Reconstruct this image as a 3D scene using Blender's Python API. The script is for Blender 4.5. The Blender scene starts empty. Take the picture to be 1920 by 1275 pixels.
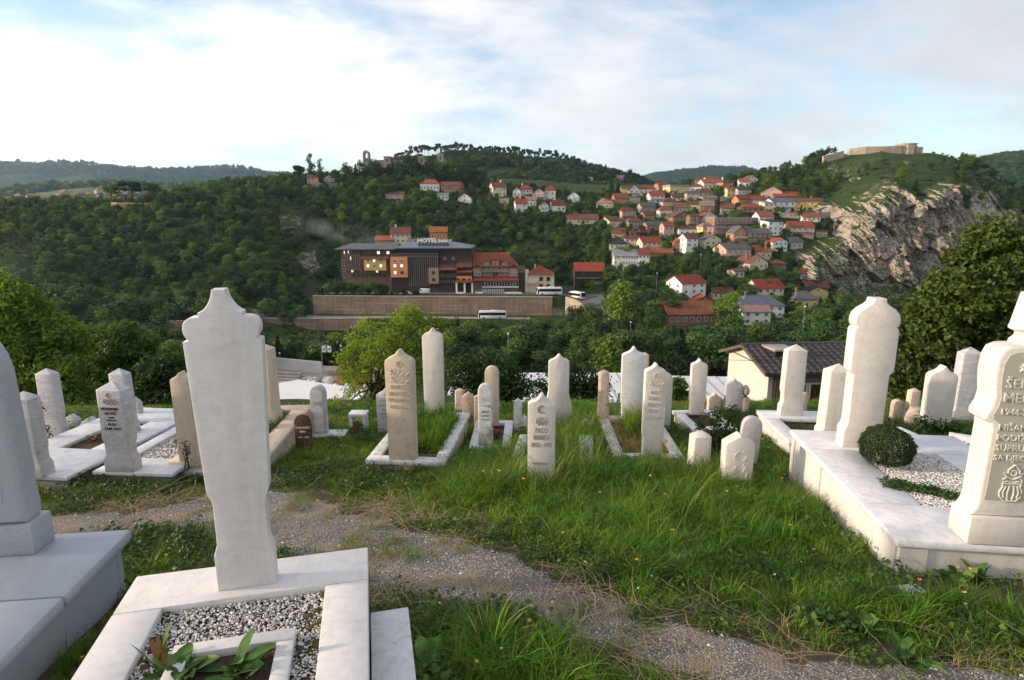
import bpy, bmesh, math, random
import numpy as np
from math import radians as R, sin, cos, pi
from mathutils import Vector, Matrix, Euler

# ------------------------------------------------------------------ camera, sky, sun, exposure
scene = bpy.context.scene
FPX = 1100.0                                  # focal length in pixels of the 1920 px wide photograph
PITCH = math.atan(0.204)
cam_data = bpy.data.cameras.new('camera')
cam_data.sensor_width = 36.0
cam_data.lens = 36.0 * FPX / 1920.0
cam_data.clip_start = 0.05
cam_data.clip_end = 40000.0
cam = bpy.data.objects.new('camera', cam_data)
scene.collection.objects.link(cam)
cam.location = (0, 0, 0)
cam.rotation_euler = (pi / 2 - PITCH, 0, 0)
scene.camera = cam

SUN_EL, SUN_AZ = R(14.0), R(-95.0)           # azimuth measured clockwise from the view direction
sun_data = bpy.data.lights.new('sun', 'SUN')
sun_data.energy = 3.0
sun_data.angle = R(2.5)
sun_data.color = (1.0, 0.82, 0.65)
sun = bpy.data.objects.new('sun', sun_data)
scene.collection.objects.link(sun)
SUN_DIR = Vector((sin(SUN_AZ) * cos(SUN_EL), cos(SUN_AZ) * cos(SUN_EL), sin(SUN_EL)))
sun.rotation_euler = SUN_DIR.to_track_quat('Z', 'Y').to_euler()

world = bpy.data.worlds.new('World')
scene.world = world
world.use_nodes = True
wn, wl = world.node_tree.nodes, world.node_tree.links
wn.clear()
def wnode(t, **kw):
    n = wn.new(t)
    for k, v in kw.items():
        setattr(n, k, v)
    return n
def wmath(op, a, b=None, c=None, clamp=False):
    n = wn.new('ShaderNodeMath'); n.operation = op; n.use_clamp = clamp
    for i, x in enumerate((a, b, c)):
        if x is None: continue
        if isinstance(x, (int, float)): n.inputs[i].default_value = x
        else: wl.new(x, n.inputs[i])
    return n.outputs[0]
sky = wnode('ShaderNodeTexSky', sky_type='NISHITA', sun_disc=False)
sky.sun_elevation = SUN_EL
sky.sun_rotation = SUN_AZ
sky.altitude = 600
sky.air_density = 1.0
sky.dust_density = 1.6
sky.ozone_density = 1.2
geo = wnode('ShaderNodeTexCoord')
sep = wnode('ShaderNodeSeparateXYZ'); wl.new(geo.outputs['Generated'], sep.inputs[0])
zz = wmath('ADD', wmath('MAXIMUM', sep.outputs[2], 0.0), 0.30)
cx_ = wmath('DIVIDE', sep.outputs[0], zz)
cy_ = wmath('DIVIDE', sep.outputs[1], zz)
comb = wnode('ShaderNodeCombineXYZ')
wl.new(wmath('MULTIPLY', cx_, 0.75), comb.inputs[0]); wl.new(cy_, comb.inputs[1])
def cloud_noise(scale, detail, rough, off, dist=0.6):
    m = wnode('ShaderNodeMapping'); m.inputs['Location'].default_value = off
    m.inputs['Rotation'].default_value = (0, 0, R(-24))
    wl.new(comb.outputs[0], m.inputs[0])
    n = wnode('ShaderNodeTexNoise'); n.inputs['Scale'].default_value = scale
    n.inputs['Detail'].default_value = detail; n.inputs['Roughness'].default_value = rough
    n.inputs['Distortion'].default_value = dist
    wl.new(m.outputs[0], n.inputs['Vector'])
    return n.outputs[0]
big = cloud_noise(1.15, 9, 0.58, (3.1, 7.4, 0), 0.3)
fine = cloud_noise(4.6, 8, 0.62, (11.0, 2.0, 4.0), 0.3)
cover = wmath('ADD', wmath('MULTIPLY', big, 0.75), wmath('MULTIPLY', fine, 0.25))
ramp = wnode('ShaderNodeMapRange', interpolation_type='SMOOTHSTEP')
wl.new(cover, ramp.inputs[0])
ramp.inputs[1].default_value = 0.385; ramp.inputs[2].default_value = 0.585
shade = cloud_noise(2.6, 7, 0.6, (21.0, 5.0, 9.0), 0.3)           # thick and thin cloud
# clouds glow towards the sun (forward scattering)
dotn = wnode('ShaderNodeVectorMath', operation='DOT_PRODUCT')
wl.new(geo.outputs['Generated'], dotn.inputs[0]); dotn.inputs[1].default_value = tuple(SUN_DIR)
fwd = wmath('POWER', wmath('MULTIPLY_ADD', dotn.outputs[1], 0.5, 0.5, clamp=True), 2.0)
lum = wmath('MULTIPLY_ADD', fwd, 7.0, 4.0)
lum = wmath('MULTIPLY', lum, wmath('MULTIPLY_ADD', shade, 0.75, 0.58))
ccol = wnode('ShaderNodeMix', data_type='RGBA', blend_type='MULTIPLY'); ccol.inputs[0].default_value = 1.0
ccol.inputs[6].default_value = (1.0, 0.955, 0.95, 1)
cc = wnode('ShaderNodeCombineColor')
for i in range(3): wl.new(lum, cc.inputs[i])
wl.new(cc.outputs[0], ccol.inputs[7])
mix = wnode('ShaderNodeMix', data_type='RGBA')
wl.new(wmath('MULTIPLY', ramp.outputs[0], 0.86), mix.inputs[0])
skyb = wnode('ShaderNodeMix', data_type='RGBA', blend_type='MULTIPLY'); skyb.inputs[0].default_value = 1.0
wl.new(sky.outputs[0], skyb.inputs[6]); skyb.inputs[7].default_value = (1.25, 1.25, 1.25, 1)
wl.new(skyb.outputs[2], mix.inputs[6]); wl.new(ccol.outputs[2], mix.inputs[7])
bg = wnode('ShaderNodeBackground'); bg.inputs[1].default_value = 0.10
wl.new(mix.outputs[2], bg.inputs[0])
wo = wnode('ShaderNodeOutputWorld'); wl.new(bg.outputs[0], wo.inputs[0])

scene.view_settings.view_transform = 'Standard'
scene.view_settings.look = 'None'
scene.view_settings.gamma = 1.0
scene.view_settings.use_curve_mapping = False
scene.view_settings.exposure = 1.08
scene.render.engine = 'CYCLES'
cy = scene.cycles
cy.use_denoising = True
cy.max_bounces = 6; cy.diffuse_bounces = 3; cy.glossy_bounces = 2; cy.transmission_bounces = 3
cy.transparent_max_bounces = 8; cy.volume_bounces = 0
cy.use_adaptive_sampling = True; cy.adaptive_threshold = 0.025
cy.caustics_reflective = False; cy.caustics_refractive = False
cy.sample_clamp_indirect = 6.0

# ------------------------------------------------------------------ geometry helpers
SP, CP = sin(PITCH), cos(PITCH)
def vof(py):                                   # tangent of elevation (z per metre of y) of an image row
    yc = (637.5 - py) / FPX
    return (-SP + yc * CP) / (CP + yc * SP)
def uv(px, py):
    yc = (637.5 - py) / FPX
    d = CP + yc * SP
    return ((px - 960.0) / FPX / d, (-SP + yc * CP) / d)
def at(px, py, Y):
    u, v = uv(px, py)
    return Vector((u * Y, Y, v * Y))
def at_z(px, py, z):
    u, v = uv(px, py)
    return at(px, py, z / v)
def proj(x, y, z):
    d = y * CP - z * SP
    return 960.0 + FPX * x / d, 637.5 - FPX * (y * SP + z * CP) / d
def depth(p): return p[1] * CP - p[2] * SP

def hash3(ix, iy, iz, seed=0):
    h = (ix.astype(np.int64) * 374761393 + iy.astype(np.int64) * 668265263 + iz.astype(np.int64) * 2147483647 + seed * 1274126177) & 0xffffffff
    h = ((h ^ (h >> 13)) * 1274126177) & 0xffffffff
    return ((h ^ (h >> 16)) & 0xffff) / 65535.0
def vnoise(x, y, z=0.0, seed=0):
    x, y, z = np.broadcast_arrays(np.asarray(x, float), np.asarray(y, float), np.asarray(z, float))
    ix, iy, iz = np.floor(x), np.floor(y), np.floor(z)
    fx, fy, fz = x - ix, y - iy, z - iz
    fx, fy, fz = [t * t * (3 - 2 * t) for t in (fx, fy, fz)]
    r = 0
    for a in (0, 1):
        for b in (0, 1):
            for c in (0, 1):
                w = (fx if a else 1 - fx) * (fy if b else 1 - fy) * (fz if c else 1 - fz)
                r = r + w * hash3(ix + a, iy + b, iz + c, seed)
    return r * 2 - 1
def fbm(x, y, z=0.0, oct=4, seed=0, gain=0.5, ridged=False):
    r, a, f, n = 0.0, 1.0, 1.0, 0.0
    for o in range(oct):
        v = vnoise(np.asarray(x) * f, np.asarray(y) * f, np.asarray(z) * f, seed + o)
        r = r + a * ((1 - 2 * np.abs(v)) if ridged else v); n += a; a *= gain; f *= 2.03
    return r / n

def S(r, g, b):                                # sRGB 0-255 -> linear
    f = lambda c: (c / 255 / 12.92) if c <= 10 else ((c / 255 + 0.055) / 1.055) ** 2.4
    return (f(r), f(g), f(b))

COL = scene.collection
def link(o, parent=None):
    COL.objects.link(o)
    if parent is not None: o.parent = parent
    return o
def tag(o, label=None, cat=None, group=None, kind=None):
    if label: o['label'] = label
    if cat: o['category'] = cat
    if group: o['group'] = group
    if kind: o['kind'] = kind
    return o
def empty(name, loc, rz=0.0, parent=None):
    o = bpy.data.objects.new(name, None); o.empty_display_size = 0.2
    o.location = loc; o.rotation_euler = (0, 0, rz)
    return link(o, parent)

class MB:
    """collects faces; build() makes ONE mesh object"""
    def __init__(s): s.v, s.f, s.m = [], [], []
    def add(s, vs, fs, m=0):
        b = len(s.v); s.v.extend([tuple(v) for v in vs])
        for f in fs: s.f.append(tuple(b + i for i in f)); s.m.append(m)
        return s
    def box(s, x0, x1, y0, y1, z0, z1, m=0):
        return s.add([(x0,y0,z0),(x1,y0,z0),(x1,y1,z0),(x0,y1,z0),(x0,y0,z1),(x1,y0,z1),(x1,y1,z1),(x0,y1,z1)],
                     [(3,2,1,0),(4,5,6,7),(0,1,5,4),(1,2,6,5),(2,3,7,6),(3,0,4,7)], m)
    def prism(s, outline, y0, y1, m=0):        # outline in x,z counter-clockwise seen from -y
        n = len(outline)
        vs = [(x, y0, z) for x, z in outline] + [(x, y1, z) for x, z in outline]
        fs = [tuple(range(n)), tuple(range(2 * n - 1, n - 1, -1))]
        fs += [(i, i + n, (i + 1) % n + n, (i + 1) % n) for i in range(n)]
        return s.add(vs, fs, m)
    def prismx(s, outline, x0, x1, m=0):       # outline in y,z
        n = len(outline)
        vs = [(x0, y, z) for y, z in outline] + [(x1, y, z) for y, z in outline]
        fs = [tuple(range(n - 1, -1, -1)), tuple(range(n, 2 * n))]
        fs += [(i, (i + 1) % n, (i + 1) % n + n, i + n) for i in range(n)]
        return s.add(vs, fs, m)
    def tube(s, pts, rads, n=8, m=0, cap=True):
        pts = [Vector(p) for p in pts]
        rings = []
        for i, p in enumerate(pts):
            d = (pts[min(i + 1, len(pts) - 1)] - pts[max(i - 1, 0)]).normalized()
            a = d.cross(Vector((0, 0, 1)) if abs(d.z) < 0.9 else Vector((1, 0, 0))).normalized()
            b = d.cross(a)
            r = rads[i] if hasattr(rads, '__len__') else rads
            rings.append([p + (a * cos(2 * pi * k / n) + b * sin(2 * pi * k / n)) * r for k in range(n)])
        vs = [v for r in rings for v in r]
        fs = []
        for i in range(len(pts) - 1):
            for k in range(n):
                fs.append((i * n + k, (i + 1) * n + k, (i + 1) * n + (k + 1) % n, i * n + (k + 1) % n))
        if cap:
            fs.append(tuple(range(n))); fs.append(tuple(range(len(vs) - 1, len(vs) - n - 1, -1)))
        return s.add(vs, fs, m)
    def lathe(s, prof, n=16, m=0, c=(0, 0)):   # prof: (r,z)
        vs = [(c[0] + r * cos(2 * pi * k / n), c[1] + r * sin(2 * pi * k / n), z) for r, z in prof for k in range(n)]
        fs = []
        for i in range(len(prof) - 1):
            for k in range(n):
                fs.append((i * n + k, i * n + (k + 1) % n, (i + 1) * n + (k + 1) % n, (i + 1) * n + k))
        fs.append(tuple(range(n - 1, -1, -1))); fs.append(tuple(range(len(vs) - n, len(vs))))
        return s.add(vs, fs, m)
    def mesh(s, name, mats, smooth=False, bevel=0.0, segs=2, planar=False):
        me = bpy.data.meshes.new(name)
        me.from_pydata(s.v, [], s.f)
        for mt in (mats if isinstance(mats, (list, tuple)) else [mats]): me.materials.append(mt)
        me.polygons.foreach_set('material_index', s.m)
        bm = bmesh.new(); bm.from_mesh(me)
        bmesh.ops.recalc_face_normals(bm, faces=bm.faces[:])
        if bevel > 0:
            bmesh.ops.remove_doubles(bm, verts=bm.verts[:], dist=1e-5)
            ed = [e for e in bm.edges if len(e.link_faces) == 2 and e.calc_face_angle(0) > 0.5 and (not planar or abs(e.verts[0].co.y - e.verts[1].co.y) < 1e-5)]
            bmesh.ops.bevel(bm, geom=ed, offset=bevel, segments=segs, affect='EDGES', profile=0.5, clamp_overlap=True)
            for f in bm.faces: f.smooth = True
        bm.to_mesh(me); bm.free()
        if smooth: me.polygons.foreach_set('use_smooth', [True] * len(me.polygons))
        if bevel > 0:
            try: me.set_sharp_from_angle(angle=R(32))
            except Exception: pass
        me.update()
        return me
    def build(s, name, mats, parent=None, loc=(0, 0, 0), rz=0.0, **kw):
        o = bpy.data.objects.new(name, s.mesh(name, mats, **kw))
        o.location = loc; o.rotation_euler = (0, 0, rz)
        return link(o, parent)

def np_mesh(name, verts, faces, mats, smooth=True, attr=None):
    me = bpy.data.meshes.new(name)
    verts = np.asarray(verts, np.float32); faces = np.asarray(faces, np.int32)
    n, k = faces.shape
    me.vertices.add(len(verts)); me.vertices.foreach_set('co', verts.ravel())
    me.loops.add(n * k); me.loops.foreach_set('vertex_index', faces.ravel())
    me.polygons.add(n); me.polygons.foreach_set('loop_start', np.arange(0, n * k, k, dtype=np.int32))
    me.polygons.foreach_set('use_smooth', np.full(n, smooth))
    for mt in (mats if isinstance(mats, (list, tuple)) else [mats]): me.materials.append(mt)
    if attr:
        for key, (dom, arr) in attr.items():
            a = me.attributes.new(key, 'FLOAT', dom); a.data.foreach_set('value', np.asarray(arr, np.float32).ravel())
    me.update(calc_edges=True); me.validate()
    return me
def grid_faces(nu, nv):
    i, j = np.meshgrid(np.arange(nu - 1), np.arange(nv - 1), indexing='ij')
    a = (i * nv + j).ravel()
    return np.stack([a, a + nv, a + nv + 1, a + 1], 1)

# ------------------------------------------------------------------ materials
MATS = {}
def nodes_of(name):
    m = bpy.data.materials.new(name); m.use_nodes = True
    nt = m.node_tree; nt.nodes.clear()
    out = nt.nodes.new('ShaderNodeOutputMaterial'); p = nt.nodes.new('ShaderNodeBsdfPrincipled')
    nt.links.new(p.outputs[0], out.inputs[0])
    return m, nt, p, out
def tex_noise(nt, vec, scale, detail=4, rough=0.55, dist=0.0):
    n = nt.nodes.new('ShaderNodeTexNoise')
    n.inputs['Scale'].default_value = scale; n.inputs['Detail'].default_value = detail
    n.inputs['Roughness'].default_value = rough; n.inputs['Distortion'].default_value = dist
    if vec is not None: nt.links.new(vec, n.inputs['Vector'])
    return n.outputs[0]
def maprange(nt, val, a, b, c=0.0, d=1.0):
    n = nt.nodes.new('ShaderNodeMapRange'); nt.links.new(val, n.inputs[0])
    for i, x in enumerate((a, b, c, d)): n.inputs[i + 1].default_value = x
    return n.outputs[0]
def mixc(nt, fac, a, b, mode='MIX'):
    n = nt.nodes.new('ShaderNodeMix'); n.data_type = 'RGBA'; n.blend_type = mode
    for s, x in ((0, fac), (6, a), (7, b)):
        if isinstance(x, (int, float)): n.inputs[s].default_value = x
        elif isinstance(x, (tuple, list)): n.inputs[s].default_value = (*x[:3], 1)
        else: nt.links.new(x, n.inputs[s])
    return n.outputs[2]
def vmath(nt, op, a, b):
    n = nt.nodes.new('ShaderNodeVectorMath'); n.operation = op
    for i, x in enumerate((a, b)):
        if isinstance(x, (tuple, list)): n.inputs[i].default_value = x
        else: nt.links.new(x, n.inputs[i])
    return n.outputs[0]
def mth(nt, op, a, b=None):
    n = nt.nodes.new('ShaderNodeMath'); n.operation = op
    for i, x in enumerate((a, b)):
        if x is None: continue
        if isinstance(x, (int, float)): n.inputs[i].default_value = x
        else: nt.links.new(x, n.inputs[i])
    return n.outputs[0]
def objvec(nt, rnd=True):
    tc = nt.nodes.new('ShaderNodeTexCoord').outputs['Object']
    if not rnd: return tc
    oi = nt.nodes.new('ShaderNodeObjectInfo').outputs['Location']
    return vmath(nt, 'ADD', tc, oi)
def bump(nt, p, h, strength, dist):
    b = nt.nodes.new('ShaderNodeBump'); b.inputs['Strength'].default_value = strength; b.inputs['Distance'].default_value = dist
    nt.links.new(h, b.inputs['Height']); nt.links.new(b.outputs[0], p.inputs['Normal'])

def plain(name, col, rough=0.8, var=0.18, scale=1.5, bscale=30.0, bstr=0.3, bdist=0.01, metal=0.0, spec=0.3, fine=0.08, objvar=0.0):
    if name in MATS: return MATS[name]
    m, nt, p, out = nodes_of(name)
    v = objvec(nt)
    a = tex_noise(nt, v, scale, 5, 0.6); b = tex_noise(nt, v, scale * 14, 3, 0.6)
    lo = [c * (1 - var) for c in col]; hi = [min(1, c * (1 + var)) for c in col]
    c = mixc(nt, maprange(nt, a, 0.3, 0.7), lo, hi)
    c = mixc(nt, maprange(nt, b, 0.3, 0.7), mixc(nt, 1.0, c, (1 - fine,) * 3, 'MULTIPLY'), c)
    if objvar:
        rn = nt.nodes.new('ShaderNodeObjectInfo').outputs['Random']
        c = mixc(nt, 1.0, c, mixc(nt, rn, (1 - objvar,) * 3, (1 + objvar,) * 3), 'MULTIPLY')
    nt.links.new(c, p.inputs['Base Color'])
    p.inputs['Roughness'].default_value = rough; p.inputs['Metallic'].default_value = metal
    p.inputs['Specular IOR Level'].default_value = spec
    if bstr: bump(nt, p, tex_noise(nt, v, bscale, 4, 0.6), bstr, bdist)
    MATS[name] = m
    return m

def stone_mat(name, col, vein=(0.5, 0.5, 0.52), veins=0.25, speck=0.0, stain=0.25, rough=0.5, staincol=(0.16, 0.14, 0.11), lichen=0.0):
    if name in MATS: return MATS[name]
    m, nt, p, out = nodes_of(name)
    v = objvec(nt)
    base = mixc(nt, maprange(nt, tex_noise(nt, v, 2.2, 6, 0.62), 0.3, 0.7), [c * 0.93 for c in col], [min(1, c * 1.05) for c in col])
    # veins: stretched distorted noise
    mp = nt.nodes.new('ShaderNodeMapping'); mp.inputs['Rotation'].default_value = (0.3, 0.5, 0.2); mp.inputs['Scale'].default_value = (1, 1, 3.2)
    nt.links.new(v, mp.inputs[0])
    vn = tex_noise(nt, mp.outputs[0], 2.6, 7, 0.65, 1.6)
    vf = mth(nt, 'MULTIPLY', maprange(nt, mth(nt, 'ABSOLUTE', mth(nt, 'SUBTRACT', vn, 0.5)), 0.0, 0.09, 1.0, 0.0), veins)
    base = mixc(nt, vf, base, vein)
    # rain streaks: noise stretched along z
    ms = nt.nodes.new('ShaderNodeMapping'); ms.inputs['Scale'].default_value = (5, 5, 0.7); nt.links.new(v, ms.inputs[0])
    st = mth(nt, 'MULTIPLY', maprange(nt, tex_noise(nt, ms.outputs[0], 1.6, 7, 0.72), 0.48, 0.80), stain)
    base = mixc(nt, st, base, staincol)
    sp = tex_noise(nt, v, 70, 2, 0.5)
    base = mixc(nt, mth(nt, 'MULTIPLY', maprange(nt, sp, 0.66, 0.74), 0.35 * min(1, stain * 2)), base, staincol)
    if speck:
        s2 = tex_noise(nt, v, 260, 2, 0.7)
        base = mixc(nt, speck, base, mixc(nt, maprange(nt, s2, 0.4, 0.6), [c * 0.55 for c in col], [min(1, c * 1.35) for c in col]))
    if lichen:
        lf = mth(nt, 'MULTIPLY', maprange(nt, tex_noise(nt, v, 16, 6, 0.75), 0.52, 0.64), lichen)
        base = mixc(nt, lf, base, (0.10, 0.09, 0.075))
    nt.links.new(base, p.inputs['Base Color'])
    p.inputs['Roughness'].default_value = rough; p.inputs['Specular IOR Level'].default_value = 0.35
    bump(nt, p, tex_noise(nt, v, 120, 4, 0.65), 0.25, 0.004)
    MATS[name] = m
    return m

def leaf_mat(name, c1, c2, trans=0.35, rough=0.55, objvar=0.25):
    if name in MATS: return MATS[name]
    m, nt, p, out = nodes_of(name)
    at_ = nt.nodes.new('ShaderNodeAttribute'); at_.attribute_name = 'tint'
    c = mixc(nt, at_.outputs['Fac'], c1, c2)
    if objvar:
        rn = nt.nodes.new('ShaderNodeObjectInfo').outputs['Random']
        c = mixc(nt, 1.0, c, mixc(nt, rn, (1 - objvar, 1 - objvar, 1 - objvar), (1 + objvar * 1.3, 1 + objvar, 1 + objvar * 0.3)), 'MULTIPLY')
    nt.links.new(c, p.inputs['Base Color']); p.inputs['Roughness'].default_value = rough; p.inputs['Specular IOR Level'].default_value = 0.25
    tr = nt.nodes.new('ShaderNodeBsdfTranslucent'); nt.links.new(mixc(nt, 1.0, c, (1.25, 1.2, 0.5), 'MULTIPLY'), tr.inputs[0])
    ms = nt.nodes.new('ShaderNodeMixShader'); ms.inputs[0].default_value = trans
    nt.links.new(p.outputs[0], ms.inputs[1]); nt.links.new(tr.outputs[0], ms.inputs[2]); nt.links.new(ms.outputs[0], out.inputs[0])
    MATS[name] = m
    return m

def glass_mat():
    if 'glass' in MATS: return MATS['glass']
    m, nt, p, out = nodes_of('glass')
    v = objvec(nt)
    rn = nt.nodes.new('ShaderNodeObjectInfo').outputs['Random']
    nt.links.new(mixc(nt, rn, (0.012, 0.014, 0.018), (0.06, 0.06, 0.06)), p.inputs['Base Color'])
    p.inputs['Roughness'].default_value = 0.12; p.inputs['Specular IOR Level'].default_value = 0.5
    bump(nt, p, tex_noise(nt, v, 2.0, 2), 0.1, 0.02)
    MATS['glass'] = m
    return m

def tile_mat(name, col, scale=3.4):
    """roof with courses and columns of tiles for far roofs"""
    if name in MATS: return MATS[name]
    m, nt, p, out = nodes_of(name)
    v = objvec(nt, False)
    sx = nt.nodes.new('ShaderNodeSeparateXYZ'); nt.links.new(v, sx.inputs[0])
    wz = nt.nodes.new('ShaderNodeMath'); wz.operation = 'SINE'; nt.links.new(mth(nt, 'MULTIPLY', sx.outputs[2], 6.283 * scale), wz.inputs[0])
    wx = nt.nodes.new('ShaderNodeMath'); wx.operation = 'SINE'; nt.links.new(mth(nt, 'MULTIPLY', mth(nt, 'ADD', sx.outputs[0], sx.outputs[1]), 6.283 * 2.6), wx.inputs[0])
    n = tex_noise(nt, objvec(nt), 0.7, 6, 0.65)
    c = mixc(nt, maprange(nt, n, 0.3, 0.7), [x * 0.68 for x in col], [min(1, x * 1.25) for x in col])
    n2 = tex_noise(nt, objvec(nt), 7.0, 3, 0.7)
    c = mixc(nt, maprange(nt, n2, 0.35, 0.75), c, mixc(nt, 1.0, c, (0.62, 0.60, 0.62), 'MULTIPLY'))
    rn = nt.nodes.new('ShaderNodeObjectInfo').outputs['Random']
    c = mixc(nt, 1.0, c, mixc(nt, rn, (0.62, 0.72, 0.80), (1.12, 1.05, 1.0)), 'MULTIPLY')
    c = mixc(nt, maprange(nt, tex_noise(nt, objvec(nt), 1.8, 6, 0.7), 0.55, 0.75, 0.0, 0.45), c, (0.10, 0.085, 0.07))
    nt.links.new(c, p.inputs['Base Color']); p.inputs['Roughness'].default_value = 0.85; p.inputs['Specular IOR Level'].default_value = 0.2
    bump(nt, p, mth(nt, 'ADD', wz.outputs[0], mth(nt, 'MULTIPLY', wx.outputs[0], 0.7)), 0.5, 0.04)
    MATS[name] = m
    return m
# ------------------------------------------------------------------ terrain
def G_near(X, Y):
    """graveyard hillside: gentle slope away from the camera, then it falls to the valley"""
    X = np.asarray(X, float); Y = np.asarray(Y, float)
    z = -1.75 - 0.12 * Y
    edge = 8.3 + 0.10 * np.clip(X, -3, 8)
    t = np.clip(Y - edge, 0, None)
    return z - 0.25 * (np.sqrt(t * t + 0.6) - 0.7746)
ZV = None
C0 = {
 -500: [(170,'z',-40),(240,530),(330,410),(380,398),(460,440),(800,470)],
 0:   [(170,'z',-42),(240,535),(300,440),(335,396),(365,391),(450,430),(800,455)],
 250: [(170,'z',-44),(230,590),(260,535),(310,440),(345,390),(375,388),(450,420),(800,435)],
 450: [(170,'z',-44),(225,612),(260,545),(310,450),(350,385),(385,354),(420,351),(520,380),(800,405)],
 585: [(170,'z',-44),(228.2,626),(229.2,597),(241,595),(262,556),(300,520),(340,440),(380,378),(410,350),(430,344),(520,350),(800,365)],
 600: [(170,'z',-44),(228.2,626),(229.2,597),(243.3,595),(244.3,554),(290,'z',-31.5),(305,525),(340,440),(385,376),(415,350),(440,343),(520,345),(800,360)],
 800: [(170,'z',-44),(228.2,626),(229.2,598),(243.3,596),(244.3,555),(290,'z',-31.5),(305,520),(335,450),(370,400),(410,370),(440,345),(470,326),(500,322),(600,330),(800,345)],
 1000:[(170,'z',-44),(228.2,626),(229.2,600),(243.3,598),(244.3,556),(290,'z',-31.5),(305,530),(340,462),(380,405),(420,378),(470,358),(520,347),(600,338),(800,336)],
 1056:[(170,'z',-44),(215,622),(229.5,602),(243.3,598),(244.3,558),(288,'z',-31.5),(303,528),(338,463),(380,408),(425,382),(475,362),(540,348),(650,339),(800,337)],
 1080:[(170,'z',-44),(205,622),(240,590),(260,568),(285,551),(300,525),(335,465),(380,410),(430,385),(480,365),(560,349),(700,340),(800,340)],
 1150:[(150,'z',-40),(190,640),(220,590),(250,550),(275,520),(305,480),(340,440),(380,412),(430,385),(490,362),(580,347),(700,341),(800,345)],
 1300:[(150,'z',-38),(180,630),(215,585),(245,550),(275,510),(305,470),(335,435),(370,405),(410,378),(450,357),(500,344),(560,347),(800,372)],
 1420:[(150,'z',-38),(175,640),(205,600),(235,560),(260,520),(285,485),(310,445),(335,412),(360,387),(395,360),(430,338),(470,326),(600,335),(800,362)],
 1480:[(150,'z',-38),(175,640),(205,600),(235,560),(265,525),(290,490),(315,447),(338,412),(362,382),(395,350),(430,322),(465,310),(600,330),(800,362)],
 1540:[(150,'z',-38),(180,635),(215,600),(250,562),(280,530),(305,480),(325,435),(342,400),(365,366),(400,325),(440,294),(470,288),(600,320),(800,362)],
 1620:[(150,'z',-38),(180,635),(220,605),(260,580),(290,558),(308,510),(323,430),(336,368),(365,333),(400,300),(430,281),(470,280),(600,320),(800,362)],
 1740:[(150,'z',-38),(180,635),(220,608),(260,585),(290,562),(310,515),(326,430),(340,358),(370,327),(405,299),(430,287),(470,291),(600,340),(800,372)],
 1800:[(150,'z',-38),(180,635),(220,608),(260,585),(293,562),(316,510),(334,440),(354,372),(380,338),(410,320),(430,320),(480,340),(600,380),(800,400)],
 1920:[(150,'z',-38),(180,635),(220,608),(260,585),(298,560),(330,500),(360,432),(390,388),(420,371),(440,369),(500,390),(700,430),(800,440)],
 2400:[(150,'z',-38),(180,635),(220,608),(260,585),(300,560),(360,470),(420,432),(480,425),(700,432),(800,440)],
}
YS = np.unique(np.concatenate([np.arange(9, 40, 1.0), np.arange(40, 140, 2.5), np.arange(140, 330, 1.5), np.arange(330, 480, 2.5), np.arange(480, 801, 8.0)]))
def build_cols():
    us, zs = [], []
    for px in sorted(C0):
        ky = [9.0, 14.0, 100.0, 112.0, 136.0]; kz = [float(G_near(0, 9.0)), -4.75, -32.6, -33.6, -33.8]
        for k in C0[px]:
            ky.append(k[0]); kz.append(k[2] if k[1] == 'z' else k[0] * vof(k[1]))
        us.append((px - 960.0) / FPX / (CP + SP * 0.1)); zs.append(np.interp(YS, ky, kz))
    return np.array(us), np.array(zs)
CU, CZ = build_cols()
UG = np.linspace(CU[0], CU[-1], 420)
def smooth1(a, k):                              # box smoothing along axis 1
    p = np.pad(a, ((0, 0), (k, k)), mode='edge')
    c = np.cumsum(np.pad(p, ((0, 0), (1, 0))), 1)
    return (c[:, 2 * k + 1:] - c[:, :-2 * k - 1]) / (2 * k + 1)
_z = np.stack([np.interp(UG, CU, CZ[:, j]) for j in range(len(YS))], 1)
_sm = smooth1(smooth1(_z, 5), 4)
_wall = ((YS > 224) & (YS < 252))[None, :] * ((UG > (560 - 960) / 1100.) & (UG < (1075 - 960) / 1100.))[:, None]
ZT = np.where(_wall, _z, _sm)
_b = smooth1(ZT.T.copy(), 3).T
ZT = np.where(_wall, ZT, _b)
_X = UG[:, None] * YS[None, :]; _Y = np.broadcast_to(YS, _X.shape)
_amp = np.clip((_Y - 60) / 200, 0, 1) * np.where(_wall, 0, 1) * np.where((_Y > 250) & (_Y < 293) & (_X > -95) & (_X < 25), 0.0, 1)
ZT = ZT + _amp * (2.2 * fbm(_X / 38, _Y / 38, seed=3) + 0.8 * fbm(_X / 9, _Y / 9, seed=8))
def T(X, Y):
    """terrain height"""
    X = np.asarray(X, float); Y = np.asarray(Y, float)
    yy = np.clip(Y, 9.0, 799.9); u = np.clip(X / np.maximum(yy, 1), UG[0], UG[-1])
    fi = (u - UG[0]) / (UG[1] - UG[0]); i = np.clip(fi.astype(int), 0, len(UG) - 2); fi = fi - i
    j = np.clip(np.searchsorted(YS, yy, side='right') - 1, 0, len(YS) - 2)
    fj = (yy - YS[j]) / (YS[j + 1] - YS[j])
    z = (ZT[i, j] * (1 - fi) * (1 - fj) + ZT[i + 1, j] * fi * (1 - fj) + ZT[i, j + 1] * (1 - fi) * fj + ZT[i + 1, j + 1] * fi * fj)
    return np.where(Y < 9.0, G_near(X, Y), z)
_RY = np.concatenate([np.arange(9, 140, 0.5), np.arange(140, 798, 1.0)])
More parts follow.
